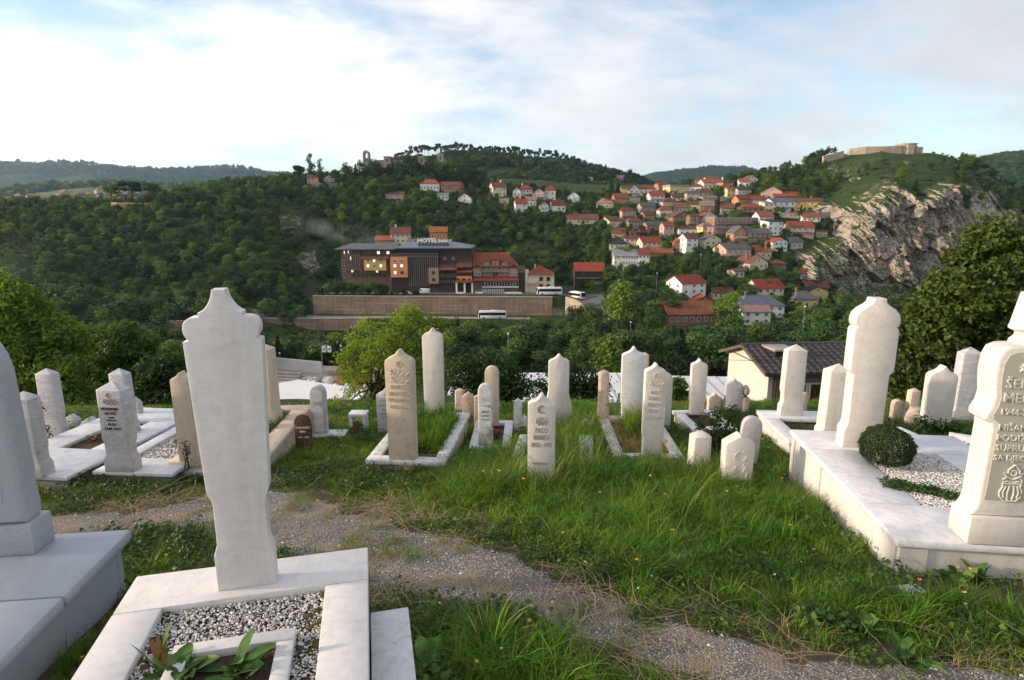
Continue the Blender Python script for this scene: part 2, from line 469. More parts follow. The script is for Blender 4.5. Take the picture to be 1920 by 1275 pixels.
def hit(px, py, ymin=100.0, ymax=790.0):
    """where the line of sight through an image point first meets the terrain"""
    u, v = uv(px, py)
    ys = _RY[(_RY >= ymin) & (_RY <= ymax)]
    d = T(u * ys, ys) - v * ys
    k = np.argmax(d > 0)
    if d[k] <= 0: k = int(np.argmax(d))
    y = ys[k]
    if k > 0 and d[k - 1] < 0 < d[k]: y = ys[k - 1] + (ys[k] - ys[k - 1]) * (-d[k - 1]) / (d[k] - d[k - 1])
    return Vector((u * y, y, float(T(u * y, y))))

def ground_mat(name, grass, soil, rock, gs=0.08, rockiness=0.5):
    m, nt, p, out = nodes_of(name)
    v = objvec(nt, False)
    n1 = tex_noise(nt, v, gs, 9, 0.7); n2 = tex_noise(nt, v, gs * 6, 7, 0.75); n3 = tex_noise(nt, v, gs * 30, 4, 0.7)
    c = mixc(nt, maprange(nt, n2, 0.35, 0.65), [x * 0.6 for x in grass], [x * 1.25 for x in grass])
    c = mixc(nt, maprange(nt, n1, 0.52, 0.66), c, soil)
    c = mixc(nt, maprange(nt, n3, 0.35, 0.7), mixc(nt, 1.0, c, (0.6, 0.62, 0.6), 'MULTIPLY'), c)
    ge = nt.nodes.new('ShaderNodeNewGeometry')
    sp = nt.nodes.new('ShaderNodeSeparateXYZ'); nt.links.new(ge.outputs['Normal'], sp.inputs[0])
    steep = maprange(nt, mth(nt, 'ADD', sp.outputs[2], mth(nt, 'MULTIPLY', mth(nt, 'SUBTRACT', n2, 0.5), 0.5)), rockiness - 0.1, rockiness + 0.08, 1.0, 0.0)
    rk = mixc(nt, maprange(nt, tex_noise(nt, v, gs * 9, 8, 0.7, 0.8), 0.3, 0.7), [x * 0.45 for x in rock], [x * 1.2 for x in rock])
    c = mixc(nt, steep, c, rk)
    nt.links.new(c, p.inputs['Base Color']); p.inputs['Roughness'].default_value = 0.95; p.inputs['Specular IOR Level'].default_value = 0.1
    bump(nt, p, n2, 0.6, 1.0 / (gs * 60))
    return m
GRASS_FAR = (0.045, 0.070, 0.018)
m_hill = ground_mat('hillside', GRASS_FAR, (0.10, 0.085, 0.05), (0.26, 0.22, 0.18), 0.06, 0.55)
m_forest = ground_mat('forest_ground', (0.03, 0.055, 0.018), (0.045, 0.06, 0.03), (0.15, 0.14, 0.12), 0.012, 0.2)
m_town = ground_mat('valley_ground', (0.10, 0.135, 0.06), (0.20, 0.20, 0.13), (0.2, 0.2, 0.17), 0.006, 0.2)
m_far = ground_mat('far_hill', (0.022, 0.045, 0.020), (0.035, 0.06, 0.025), (0.1, 0.1, 0.1), 0.004, 0.1)

# main hillside: from the edge of the graveyard down through the valley and up to the ridge
sel = YS >= 10.2
V = np.stack([UG[:, None] * YS[None, sel], np.broadcast_to(YS[sel], (len(UG), sel.sum())), ZT[:, sel]], -1).reshape(-1, 3)
o = link(bpy.data.objects.new('hillside', np_mesh('hillside', V, grid_faces(len(UG), int(sel.sum())), m_hill)))
tag(o, kind='structure')

# far hills, each its own terrain
HILLS = {}
def hill(name, ridge, Yr, Yf, pyf, Yb, m, amp, seed, nx=260, ny=90, curve=0.75):
    px = np.array(sorted(ridge)); py = np.array([ridge[k] for k in px], float)
    pxs = np.linspace(px[0], px[-1], nx)
    rv = np.interp(pxs, px, [vof(p) for p in py])
    k = 5; rv = np.convolve(np.pad(rv, k, mode='edge'), np.ones(2 * k + 1) / (2 * k + 1), 'valid')
    us = (pxs - 960.0) / FPX / (CP + SP * 0.2)
    t = np.linspace(0, 1, ny)
    Ys = np.where(t < 0.75, Yf + (Yr - Yf) * t / 0.75, Yr + (Yb - Yr) * (t - 0.75) / 0.25)
    zr = rv[:, None] * Yr; zf = Yf * vof(pyf)
    s = np.clip((Ys - Yf) / (Yr - Yf), 0, 1)[None, :] ** curve
    z = zf + (zr - zf) * s
    back = np.clip((Ys - Yr) / (Yb - Yr), 0, 1)[None, :]
    z = z - back ** 1.4 * (abs(Yb - Yr)) * 0.35
    X = us[:, None] * Ys[None, :]; Y = np.broadcast_to(Ys, X.shape)
    L = Yr / 12.0
    env = np.sin(np.clip((Ys - Yf) / (Yr - Yf), 0, 1) * pi)[None, :] * 0.85 + 0.15
    z = z + amp * env * fbm(X / L, Y / L, seed=seed) + amp * 0.15 * fbm(X / L * 6, Y / L * 6, seed=seed + 9)
    V = np.stack([X, Y, z], -1).reshape(-1, 3)
    o = link(bpy.data.objects.new(name, np_mesh(name, V, grid_faces(nx, ny), m))); tag(o, kind='structure')
    HILLS[name] = (us, Ys, z, Yf, Yr)
    return o
def hill_z(name, X, Y):
    us, Ys, z, Yf, Yr = HILLS[name]
    u = np.clip(X / Y, us[0], us[-1]); fi = (u - us[0]) / (us[1] - us[0]); i = np.clip(fi.astype(int), 0, len(us) - 2); fi = fi - i
    j = np.clip(np.searchsorted(Ys, Y, side='right') - 1, 0, len(Ys) - 2); fj = np.clip((Y - Ys[j]) / (Ys[j + 1] - Ys[j]), 0, 1)
    return z[i, j] * (1 - fi) * (1 - fj) + z[i + 1, j] * fi * (1 - fj) + z[i, j + 1] * (1 - fi) * fj + z[i + 1, j + 1] * fi * fj
hill('pine_hill', {560: 372, 640: 352, 700: 330, 740: 303, 800: 292, 880: 290, 960: 296, 1020: 302, 1080: 314, 1120: 325, 1165: 338, 1190: 346, 1240: 366}, 900, 560, 372, 1200, m_forest, 14, 31, curve=0.9)
hill('middle_far_hill', {1120: 356, 1180: 346, 1215: 333, 1270: 326, 1330: 321, 1395: 325, 1450: 338, 1560: 350}, 3200, 2000, 378, 4200, m_far, 50, 41, curve=0.7)
hill('gorge_hill', {1700: 372, 1760: 334, 1800: 306, 1850: 293, 1900: 289, 1960: 290, 2100: 300, 2500: 330}, 1400, 750, 425, 1800, m_forest, 30, 51, curve=0.8)
hill('valley_slope', {-700: 372, -300: 368, 0: 362, 120: 356, 220: 352, 330: 350, 420: 345, 520: 338, 620: 350}, 2300, 700, 425, 2900, m_town, 28, 61, curve=0.6)
hill('far_hill_range', {-900: 318, -300: 314, 0: 311, 100: 311, 150: 314, 200: 316, 260: 322, 330: 324, 400: 322, 470: 326, 540: 330, 640: 345, 800: 360}, 4200, 2500, 366, 5200, m_far, 90, 71, curve=0.7)
hill('distant_peak', {140: 330, 180: 318, 212: 313, 235: 314, 262: 322, 320: 332}, 6500, 5000, 345, 7500, m_far, 30, 81, nx=120, ny=50)
# ------------------------------------------------------------------ rock faces
def rock_mat(name, a, b, green=(0.05, 0.075, 0.02)):
    m, nt, p, out = nodes_of(name)
    v = objvec(nt, False)
    mp = nt.nodes.new('ShaderNodeMapping'); mp.inputs['Rotation'].default_value = (0, 0.35, 0); mp.inputs['Scale'].default_value = (1.6, 1.0, 0.55); nt.links.new(v, mp.inputs[0])
    n1 = tex_noise(nt, mp.outputs[0], 0.10, 9, 0.72, 0.6); n2 = tex_noise(nt, mp.outputs[0], 0.55, 8, 0.75, 1.0); n3 = tex_noise(nt, v, 0.045, 6, 0.6)
    c = mixc(nt, maprange(nt, n1, 0.34, 0.66), a, b)
    c = mixc(nt, maprange(nt, n2, 0.34, 0.50, 0.6, 0.0), c, [x * 0.32 for x in a])
    c = mixc(nt, maprange(nt, n3, 0.5, 0.7, 0.0, 0.55), c, (0.30, 0.19, 0.12))
    ge = nt.nodes.new('ShaderNodeNewGeometry'); sp = nt.nodes.new('ShaderNodeSeparateXYZ'); nt.links.new(ge.outputs['Normal'], sp.inputs[0])
    up = maprange(nt, mth(nt, 'ADD', sp.outputs[2], mth(nt, 'MULTIPLY', mth(nt, 'SUBTRACT', tex_noise(nt, v, 0.16, 7, 0.7), 0.5), 1.5)), 0.62, 0.80)
    gcol = mixc(nt, maprange(nt, tex_noise(nt, v, 0.6, 5, 0.7), 0.3, 0.7), [x * 0.55 for x in green], [x * 1.3 for x in green])
    c = mixc(nt, up, c, gcol)
    nt.links.new(c, p.inputs['Base Color']); p.inputs['Roughness'].default_value = 0.95; p.inputs['Specular IOR Level'].default_value = 0.1
    bump(nt, p, mth(nt, 'ADD', n1, mth(nt, 'MULTIPLY', n2, 0.5)), 0.9, 1.6)
    return m
m_rock = rock_mat('cliff_rock', (0.22, 0.19, 0.165), (0.46, 0.39, 0.315))
def poly_sd(px, py, poly):
    """signed distance in px, positive inside"""
    poly = np.array(poly, float); n = len(poly)
    d = np.full(px.shape, 1e9); ins = np.zeros(px.shape, bool)
    for i in range(n):
        ax, ay = poly[i]; bx, by = poly[(i + 1) % n]
        ex, ey = bx - ax, by - ay
        t = np.clip(((px - ax) * ex + (py - ay) * ey) / (ex * ex + ey * ey + 1e-9), 0, 1)
        d = np.minimum(d, np.hypot(px - ax - t * ex, py - ay - t * ey))
        c = ((ay > py) != (by > py)) & (px < (bx - ax) * (py - ay) / (by - ay + 1e-12) + ax)
        ins ^= c
    return np.where(ins, d, -d)
CLIFFS = []
def cliff(name, poly, amp, step, seed, soft=14.0, vert=0.4):
    CLIFFS.append(poly)
    P_ = np.array(poly); x0, y0 = P_.min(0) - 12; x1, y1 = P_.max(0) + 12
    xs = np.arange(x0, x1, step); ys = np.arange(y0, y1, step)
    PX, PY = np.meshgrid(xs, ys, indexing='ij')
    # first hit on terrain per pixel (vectorised march)
    yc = (637.5 - PY) / FPX; dd = CP + yc * SP
    U = (PX - 960) / FPX / dd; Vv = (-SP + yc * CP) / dd
    Yh = np.full(PX.shape, np.nan); prev = None
    for y in np.arange(150, 480, 1.0):
        dz = T(U * y, np.full(U.shape, y)) - Vv * y
        if prev is not None:
            new = np.isnan(Yh) & (dz > 0) & (prev <= 0)
            Yh[new] = y - (dz / (dz - prev + 1e-9))[new]
        prev = dz
    Yh = np.where(np.isnan(Yh), 460, Yh)
    # smooth base depth
    for _ in range(3):
        q = np.pad(Yh, 2, mode='edge'); Yh = sum(q[i:i + Yh.shape[0], j:j + Yh.shape[1]] for i in range(5) for j in range(5)) / 25
    sd = poly_sd(PX, PY, poly) + 9 * fbm(PX / 22, PY / 22, seed=seed)
    mask = np.clip(sd / soft, -0.6, 1)
    X, Z = U * Yh, Vv * Yh
    wx = 5 * fbm(X / 18, Z / 18, seed=seed + 60); wz = 5 * fbm(X / 18 + 9, Z / 18, seed=seed + 61)
    r1 = fbm((X + wx) / 30, (Z + wz) / 52, Yh / 90, oct=3, seed=seed, gain=0.5, ridged=True)
    r2 = fbm((X + wx) / 9, (Z + wz) / 13, 0, oct=3, seed=seed + 20, gain=0.55)
    r3 = fbm((X + wx * .4) / 2.8, (Z + wz * .4) / 3.6, 0, oct=3, seed=seed + 40, gain=0.6, ridged=True)
    blk = np.floor((r2 + 1) * 5) / 5 - 1
    d = mask * amp * (0.30 + 0.85 * (r1 * 0.5 + 0.5)) + np.clip(mask, 0, 1) * (amp * 0.36 * (0.35 * r2 + 0.65 * blk) + amp * 0.055 * r3) - 0.4
    for (N_, am, sd_) in ((int(PX.size / 420) + 6, .20, 1), (int(PX.size / 60) + 10, .075, 2)):     # broken into faceted blocks
        rg = np.random.default_rng(seed + sd_); sel_ = rg.choice(PX.size, min(N_, 900), replace=False)
        cx, cz = X.ravel()[sel_], Z.ravel()[sel_]; best = np.full(PX.size, 1e18); bi = np.zeros(PX.size, int)
        xx, zz_ = (X + .5 * wx).ravel(), (Z + .5 * wz).ravel()
        for q in range(len(sel_)):
            dq = (xx - cx[q]) ** 2 + (.62 * (zz_ - cz[q])) ** 2; up_ = dq < best; best[up_] = dq[up_]; bi[up_] = q
        off, tx, tz = rg.uniform(-1, 1, len(sel_)), rg.uniform(-.09, .09, len(sel_)), rg.uniform(-.03, .12, len(sel_))
        fac = off[bi] * am * amp + (tx[bi] * (xx - cx[bi]) - tz[bi] * (zz_ - cz[bi])) * (1.6 if sd_ == 1 else 1.0)
        d = d + np.clip(mask, 0, 1) * fac.reshape(PX.shape)
    k = (Yh - d) / Yh
    zoff = -0.0
    V = np.stack([X - d * U * 0.5, Yh - d, Z + zoff], -1).reshape(-1, 3)
    F = grid_faces(*PX.shape)
    keep = (sd > -10).ravel()[F].all(1)
    F = F[keep]
    used = np.unique(F); rem = np.full(len(V), -1); rem[used] = np.arange(len(used))
    o = link(bpy.data.objects.new(name, np_mesh(name, V[used], rem[F], m_rock, smooth=False))); tag(o, kind='structure')
    return o
BIG_CLIFF = [(1490,470),(1530,452),(1558,440),(1562,415),(1530,400),(1508,388),(1540,372),(1580,372),(1612,362),(1640,340),(1668,333),(1690,350),(1712,366),(1738,352),(1768,338),(1792,350),(1802,392),(1822,420),(1832,452),(1812,492),(1775,520),(1735,548),(1690,590),(1620,600),(1575,585),(1545,540),(1500,520)]
cliff('cliff', BIG_CLIFF, 21.0, 1.7, 101)
cliff('rock_slope', [(1808,340),(1850,350),(1890,372),(1930,400),(1930,470),(1880,450),(1840,430),(1822,392)], 6.0, 2.2, 131)
cliff('rock_outcrop', [(-30,470),(20,452),(45,468),(62,495),(72,530),(40,545),(-30,540)], 8.0, 2.2, 111)
cliff('rock_outcrop', [(528,405),(545,388),(562,394),(568,420),(560,432),(530,430)], 5.0, 1.8, 112, 6)
cliff('rock_outcrop', [(556,480),(570,463),(590,468),(602,500),(585,512),(560,498)], 5.0, 1.8, 113, 6)
cliff('rock_outcrop', [(1584,330),(1590,318),(1606,318),(1612,334),(1600,340)], 4.0, 1.5, 114, 5)
cliff('rock_outcrop', [(1552,316),(1562,307),(1574,309),(1572,319)], 3.0, 1.5, 115, 4)
cliff('rock_outcrop', [(1694,303),(1706,299),(1716,302),(1714,308),(1698,308)], 3.0, 1.4, 116, 4)

# ------------------------------------------------------------------ roads and retaining walls
m_asph = plain('asphalt', (0.11, 0.105, 0.10), 0.9, 0.2, 0.3, 8, 0.2, 0.02)
m_conc = plain('concrete', (0.34, 0.31, 0.27), 0.9, 0.25, 0.4, 6, 0.3, 0.03)
def wallstone_mat(name, a, b, bw=0.5):
    m, nt, p, out = nodes_of(name)
    v = objvec(nt, False)
    ms = nt.nodes.new('ShaderNodeMapping'); ms.inputs['Scale'].default_value = (1, 1, 0.12); nt.links.new(v, ms.inputs[0])
    n1 = tex_noise(nt, ms.outputs[0], 0.9, 7, 0.7); n2 = tex_noise(nt, v, 0.12, 6, 0.6); n3 = tex_noise(nt, v, 2.5, 4, 0.7)
    mh = nt.nodes.new('ShaderNodeMapping'); mh.inputs['Scale'].default_value = (0.05, 0.05, 1.6); nt.links.new(v, mh.inputs[0])
    n4 = tex_noise(nt, mh.outputs[0], 0.9, 4, 0.6)
    c = mixc(nt, maprange(nt, n2, 0.35, 0.65), a, b)
    c = mixc(nt, maprange(nt, n1, 0.36, 0.60, 0.55, 0.0), c, [x * 0.42 for x in a])
    c = mixc(nt, maprange(nt, n4, 0.54, 0.60, 0.0, 0.6), c, [min(1, x * 1.25) for x in b])
    c = mixc(nt, maprange(nt, n3, 0.35, 0.6, 0.5, 0.0), c, [x * 0.55 for x in a])
    nt.links.new(c, p.inputs['Base Color']); p.inputs['Roughness'].default_value = 0.95; p.inputs['Specular IOR Level'].default_value = 0.15
    bump(nt, p, mth(nt, 'ADD', n1, n3), 0.6, 0.15)
    return m
m_retain = wallstone_mat('retaining_stone', (0.23, 0.160, 0.115), (0.36, 0.265, 0.195))
m_oldwall = wallstone_mat('old_stone_wall', (0.25, 0.20, 0.15), (0.40, 0.32, 0.23))
m_sandwall = wallstone_mat('fort_stone', (0.36, 0.29, 0.21), (0.50, 0.41, 0.30))
def wall_along(name, pts, top, bot, thick, m, label, cat='wall', coping=True, group=None, capm=None):
    """a wall running through world points (x,y); top and bottom heights per point"""
    root = empty(name, (pts[0][0], pts[0][1], min(bot)))
    mb, cp = MB(), MB()
    n = len(pts); P_ = [Vector((p[0], p[1], 0)) for p in pts]
    offs = []
    for i in range(n):
        d = (P_[min(i + 1, n - 1)] - P_[max(i - 1, 0)]).normalized(); offs.append(Vector((-d.y, d.x, 0)) * thick)
    o0 = Vector(root.location)
    for i in range(n - 1):
        a, b = P_[i] - Vector((o0.x, o0.y, 0)), P_[i + 1] - Vector((o0.x, o0.y, 0))
        def ring(h0, h1, h2, h3, e, tt):
            pass
        a2, b2 = a + offs[i], b + offs[i + 1]
        zt0, zt1, zb0, zb1 = top[i] - o0.z, top[i + 1] - o0.z, bot[i] - o0.z, bot[i + 1] - o0.z
        vs = [(a.x, a.y, zb0), (b.x, b.y, zb1), (b.x, b.y, zt1), (a.x, a.y, zt0), (a2.x, a2.y, zb0), (b2.x, b2.y, zb1), (b2.x, b2.y, zt1), (a2.x, a2.y, zt0)]
        mb.add(vs, [(0, 1, 2, 3), (5, 4, 7, 6), (3, 2, 6, 7)] + ([(0, 3, 7, 4)] if i == 0 else []) + ([(1, 5, 6, 2)] if i == n - 2 else []))
        if coping:
            e0, e1 = offs[i].normalized() * 0.12, offs[i + 1].normalized() * 0.12
            q = [a - e0, b - e1, b2 + e1, a2 + e0]
            zz_ = [zt0, zt1, zt1, zt0]
            vs = [(k.x, k.y, z + 0.003) for k, z in zip(q, zz_)] + [(k.x, k.y, z + 0.3) for k, z in zip(q, zz_)]
            cp.add(vs, [(3, 2, 1, 0), (4, 5, 6, 7), (0, 1, 5, 4), (1, 2, 6, 5), (2, 3, 7, 6), (3, 0, 4, 7)])
    mb.build('wall_body', m, root)
    if coping: cp.build('coping', capm or m_conc, root)
    return tag(root, label, cat, group)
def pxY(px, Y): return (px - 960.0) / FPX / (CP + SP * 0.08) * Y
zt = lambda x, y: float(T(x, y))
# terrace road in front of the hotel, lower road below
def strip(name, pts, m, lift=0.12, side=0.5):
    """pts: (x, y, half width) along the road; follows the terrain"""
    L, Rr = [], []
    for i, (x, y, w) in enumerate(pts):
        x0, y0, _ = pts[max(i - 1, 0)]; x1, y1, _ = pts[min(i + 1, len(pts) - 1)]
        d = Vector((x1 - x0, y1 - y0, 0)).normalized(); nrm = Vector((-d.y, d.x, 0))
        zc = zt(x, y)
        L.append((x + nrm.x * w, y + nrm.y * w, max(zc, zt(x + nrm.x * w, y + nrm.y * w)) + lift)); Rr.append((x - nrm.x * w, y - nrm.y * w, zc + lift))
    n = len(pts); mb = MB(); mb.add(L + Rr, [(i, i + n, i + n + 1, i + 1) for i in range(n - 1)])
    o = mb.build(name, m); tag(o, kind='structure')
    return o
YW = 243.2
strip('upper_road', [(pxY(p, 251.5), 251.5, 6.0) for p in range(590, 1050, 20)], m_asph, 0.15)
strip('lower_road', [(pxY(p, 236.0), 236.0, 4.6) for p in range(440, 1010, 15)], plain('road_dust', (0.27, 0.235, 0.19), 0.95), 0.15)
rd = [at(1050, 553, 252), hit(1078, 557, 235), hit(1100, 566, 225), hit(1112, 580, 215), hit(1108, 598, 205), hit(1085, 612, 200)]
mbr = MB()
for k_, (a, b) in enumerate(zip(rd[:-1], rd[1:])):
    pass
strip('road_bend', [(p.x, p.y, 6.5) for p in rd], m_asph, 0.5)
strip('valley_road', [(hit(p, 632 + (p - 300) * 0.03, 120).x, hit(p, 632 + (p - 300) * 0.03, 120).y, 4.0) for p in range(230, 520, 30)], plain('road_pale', (0.30, 0.28, 0.25), 0.95), 0.4)
xs_ = [pxY(p, YW) for p in range(586, 1061, 25)]
wall_along('retaining_wall', [(x, YW) for x in xs_], [YW * vof(555.5 + 2.5 * i / len(xs_)) for i in range(len(xs_))], [-42.5] * len(xs_), 1.4, m_retain, 'tall brown stone retaining wall below the hotel terrace', coping=True)
a_, b_ = at(1060, 559, YW), at(1098, 583, 226)
wall_along('curved_parapet', [(a_.x, a_.y), (at(1078, 563, 236)).to_tuple()[:2], (at(1090, 571, 230)).to_tuple()[:2], (b_.x, b_.y)], [a_.z + 0.6, at(1078, 563, 236).z + .4, at(1090, 571, 230).z + .3, b_.z], [-46] * 4, 0.8, m_sandwall, 'low sandy stone parapet where the road bends beside the buses', coping=False)
xs_ = [pxY(p, 228.2) for p in range(486, 705, 20)]
wall_along('retaining_wall', [(x, 228.2) for x in xs_], [228.2 * vof(598)] * len(xs_), [-46] * len(xs_), 1.2, m_retain, 'lower brown retaining wall beside the pale road, partly behind trees', coping=True)
# wall between rocks on the left of the lower road
q0, q1 = hit(313, 633, 140), hit(345, 633, 140)
wall_along('retaining_wall', [(q0.x, q0.y), (q1.x + 3, q1.y)], [q0.y * vof(602)] * 2, [q0.z - 2] * 2, 1.0, m_retain, 'short grey-brown retaining wall behind the big near headstone at its left', coping=False)

# ------------------------------------------------------------------ houses
m_frame = plain('window_frame_white', (0.66, 0.65, 0.62), 0.5, 0.05, 2, 10, 0)
m_frameb = plain('window_frame_brown', (0.10, 0.06, 0.035), 0.6, 0.1, 2, 10, 0)
m_lit = None
def lit_mat():
    m, nt, p, out = nodes_of('lit_window')
    p.inputs['Base Color'].default_value = (0.7, 0.6, 0.4, 1); p.inputs['Emission Color'].default_value = (1.0, 0.86, 0.55, 1); p.inputs['Emission Strength'].default_value = 0.55
    return m
m_lit = lit_mat(); m_glass = glass_mat()
WIN = {}
def win_mesh(kind):
    if kind in WIN: return WIN[kind]
    mb = MB()
    f = 0.10 if kind != 'wide' else 0.06
    mb.box(-.5, -.5 + f, -.08, .03, 0, 1, 0); mb.box(.5 - f, .5, -.08, .03, 0, 1, 0)
    mb.box(-.5 + f, .5 - f, -.08, .03, 1 - f * .8, 1, 0); mb.box(-.5 + f, .5 - f, -.10, .03, 0, f * .8, 0)
    if kind in ('two', 'brown'): mb.box(-.03, .03, -.06, .03, f * .8, 1 - f * .8, 0)
    mb.box(-.5 + f, .5 - f, -.04, .02, f * .8, 1 - f * .8, 1)
    WIN[kind] = mb.mesh('window', [m_frameb if kind == 'brown' else m_frame, m_lit if kind == 'lit' else m_glass])
    return WIN[kind]
def window(parent, x, y, z, w, h, rz=0.0, kind='two', name='window'):
    o = bpy.data.objects.new(name, win_mesh(kind)); o.location = (x, y, z); o.scale = (w, 1, h); o.rotation_euler = (0, 0, rz)
    return link(o, parent)
WALLS = {
 'white': (0.66, 0.64, 0.60), 'cream': (0.60, 0.50, 0.36), 'grey': (0.36, 0.33, 0.30), 'yellow': (0.62, 0.38, 0.08), 'paleyellow': (0.60, 0.45, 0.21),
 'orange': (0.42, 0.19, 0.085), 'brick': (0.22, 0.115, 0.075), 'brown': (0.16, 0.10, 0.07), 'pink': (0.50, 0.34, 0.28), 'stone': (0.32, 0.27, 0.21),
 'dark': (0.05, 0.037, 0.030), 'darkred': (0.19, 0.05, 0.035)}
ROOFS = {'red': (0.26, 0.072, 0.040), 'bright': (0.29, 0.056, 0.036), 'brown': (0.17, 0.075, 0.050), 'orange': (0.31, 0.105, 0.050), 'grey': (0.13, 0.125, 0.13), 'palegrey': (0.32, 0.31, 0.31), 'dark': (0.055, 0.045, 0.045), 'blue': (0.12, 0.14, 0.17), 'pinkish': (0.30, 0.19, 0.16)}
def wall_m(k): return plain('wall_' + k, WALLS[k], 0.9, 0.16, 0.35, 5, 0.15, 0.02, fine=0.12, objvar=0.08)
def roof_m(k): return tile_mat('roof_' + k, ROOFS[k])
HOUSES = []                                     # screen boxes for keeping trees off
def roof_mesh(mb, kind, w, d, h, rh, o=0.45, t=0.22, x0=0, y0=0):
    hw = w / 2
    if kind == 'gx':
        k = rh / (d / 2)
        mb.prismx([(y0 - o, h - o * k), (y0 + d / 2, h + rh), (y0 + d + o, h - o * k), (y0 + d + o, h - o * k + t), (y0 + d / 2, h + rh + t), (y0 - o, h - o * k + t)], x0 - hw - o, x0 + hw + o)
    elif kind == 'gy':
        k = rh / hw
        mb.prism([(x0 - hw - o, h - o * k), (x0, h + rh), (x0 + hw + o, h - o * k), (x0 + hw + o, h - o * k + t), (x0, h + rh + t), (x0 - hw - o, h - o * k + t)][::1], y0 - o, y0 + d + o)
    elif kind == 'hip':
        a, b, c, e = x0 - hw - o, x0 + hw + o, y0 - o, y0 + d + o
        if w >= d: r0, r1 = (a + (d / 2 + o) * .8, y0 + d / 2), (b - (d / 2 + o) * .8, y0 + d / 2)
        else: r0, r1 = (x0, c + (hw + o) * .8), (x0, e - (hw + o) * .8)
        z0, z1 = h, h + rh
        vs = [(a, c, z0), (b, c, z0), (b, e, z0), (a, e, z0), (a, c, z0 + t), (b, c, z0 + t), (b, e, z0 + t), (a, e, z0 + t), (r0[0], r0[1], z1 + t), (r1[0], r1[1], z1 + t)]
        fs = [(3, 2, 1, 0), (0, 1, 5, 4), (1, 2, 6, 5), (2, 3, 7, 6), (3, 0, 4, 7)]
        fs += [(4, 5, 9, 8), (6, 7, 8, 9), (5, 6, 9), (7, 4, 8)] if w >= d else [(4, 5, 8), (6, 7, 9), (5, 6, 9, 8), (7, 4, 8, 9)]
        mb.add(vs, fs)
    elif kind == 'flat':
        mb.box(x0 - hw - o * .5, x0 + hw + o * .5, y0 - o * .5, y0 + d + o * .5, h + 0.003, h + max(rh, .3))
    elif kind == 'shed':
        mb.prismx([(y0 - o, h - 0.1), (y0 + d + o, h + rh), (y0 + d + o, h + rh + t), (y0 - o, h - 0.1 + t)], x0 - hw - o, x0 + hw + o)
def wall_mesh(mb, kind, w, d, h, rh, zb=-4.0, x0=0, y0=0):
    hw = w / 2
    if kind == 'gx': mb.prismx([(y0, zb), (y0 + d, zb), (y0 + d, h), (y0 + d / 2, h + rh - .02), (y0, h)], x0 - hw, x0 + hw)
    elif kind == 'gy': mb.prism([(x0 - hw, zb), (x0 + hw, zb), (x0 + hw, h), (x0, h + rh - .02), (x0 - hw, h)], y0, y0 + d)
    elif kind == 'shed': mb.prismx([(y0, zb), (y0 + d, zb), (y0 + d, h + rh - .02), (y0, h - .12)], x0 - hw, x0 + hw)
    else: mb.box(x0 - hw, x0 + hw, y0, y0 + d, zb, h)
def facade(parent, w, h, rows, cols, d, left=True, right=True, kind='two', skip=0.0, rng=random, y0=0, x0=0, z0=0.0):
    fh = (h - z0) / rows; cw = w / cols
    ww = min(1.35, cw * 0.5); wh = min(1.5, fh * 0.5)
    for r in range(rows):
        for c in range(cols):
            if rng.random() < skip: continue
            window(parent, x0 - w / 2 + cw * (c + .5), y0 - .003, z0 + fh * r + fh * .32, ww, wh, 0, kind)
        n = max(1, int(d / 4))
        for k in range(n):
            if left: window(parent, x0 - w / 2 - .003, y0 + d / n * (k + .5), z0 + fh * r + fh * .32, min(1.2, ww), wh, -pi / 2, kind)
            if right: window(parent, x0 + w / 2 + .003, y0 + d / n * (k + .5), z0 + fh * r + fh * .32, min(1.2, ww), wh, pi / 2, kind)
HN = [0]
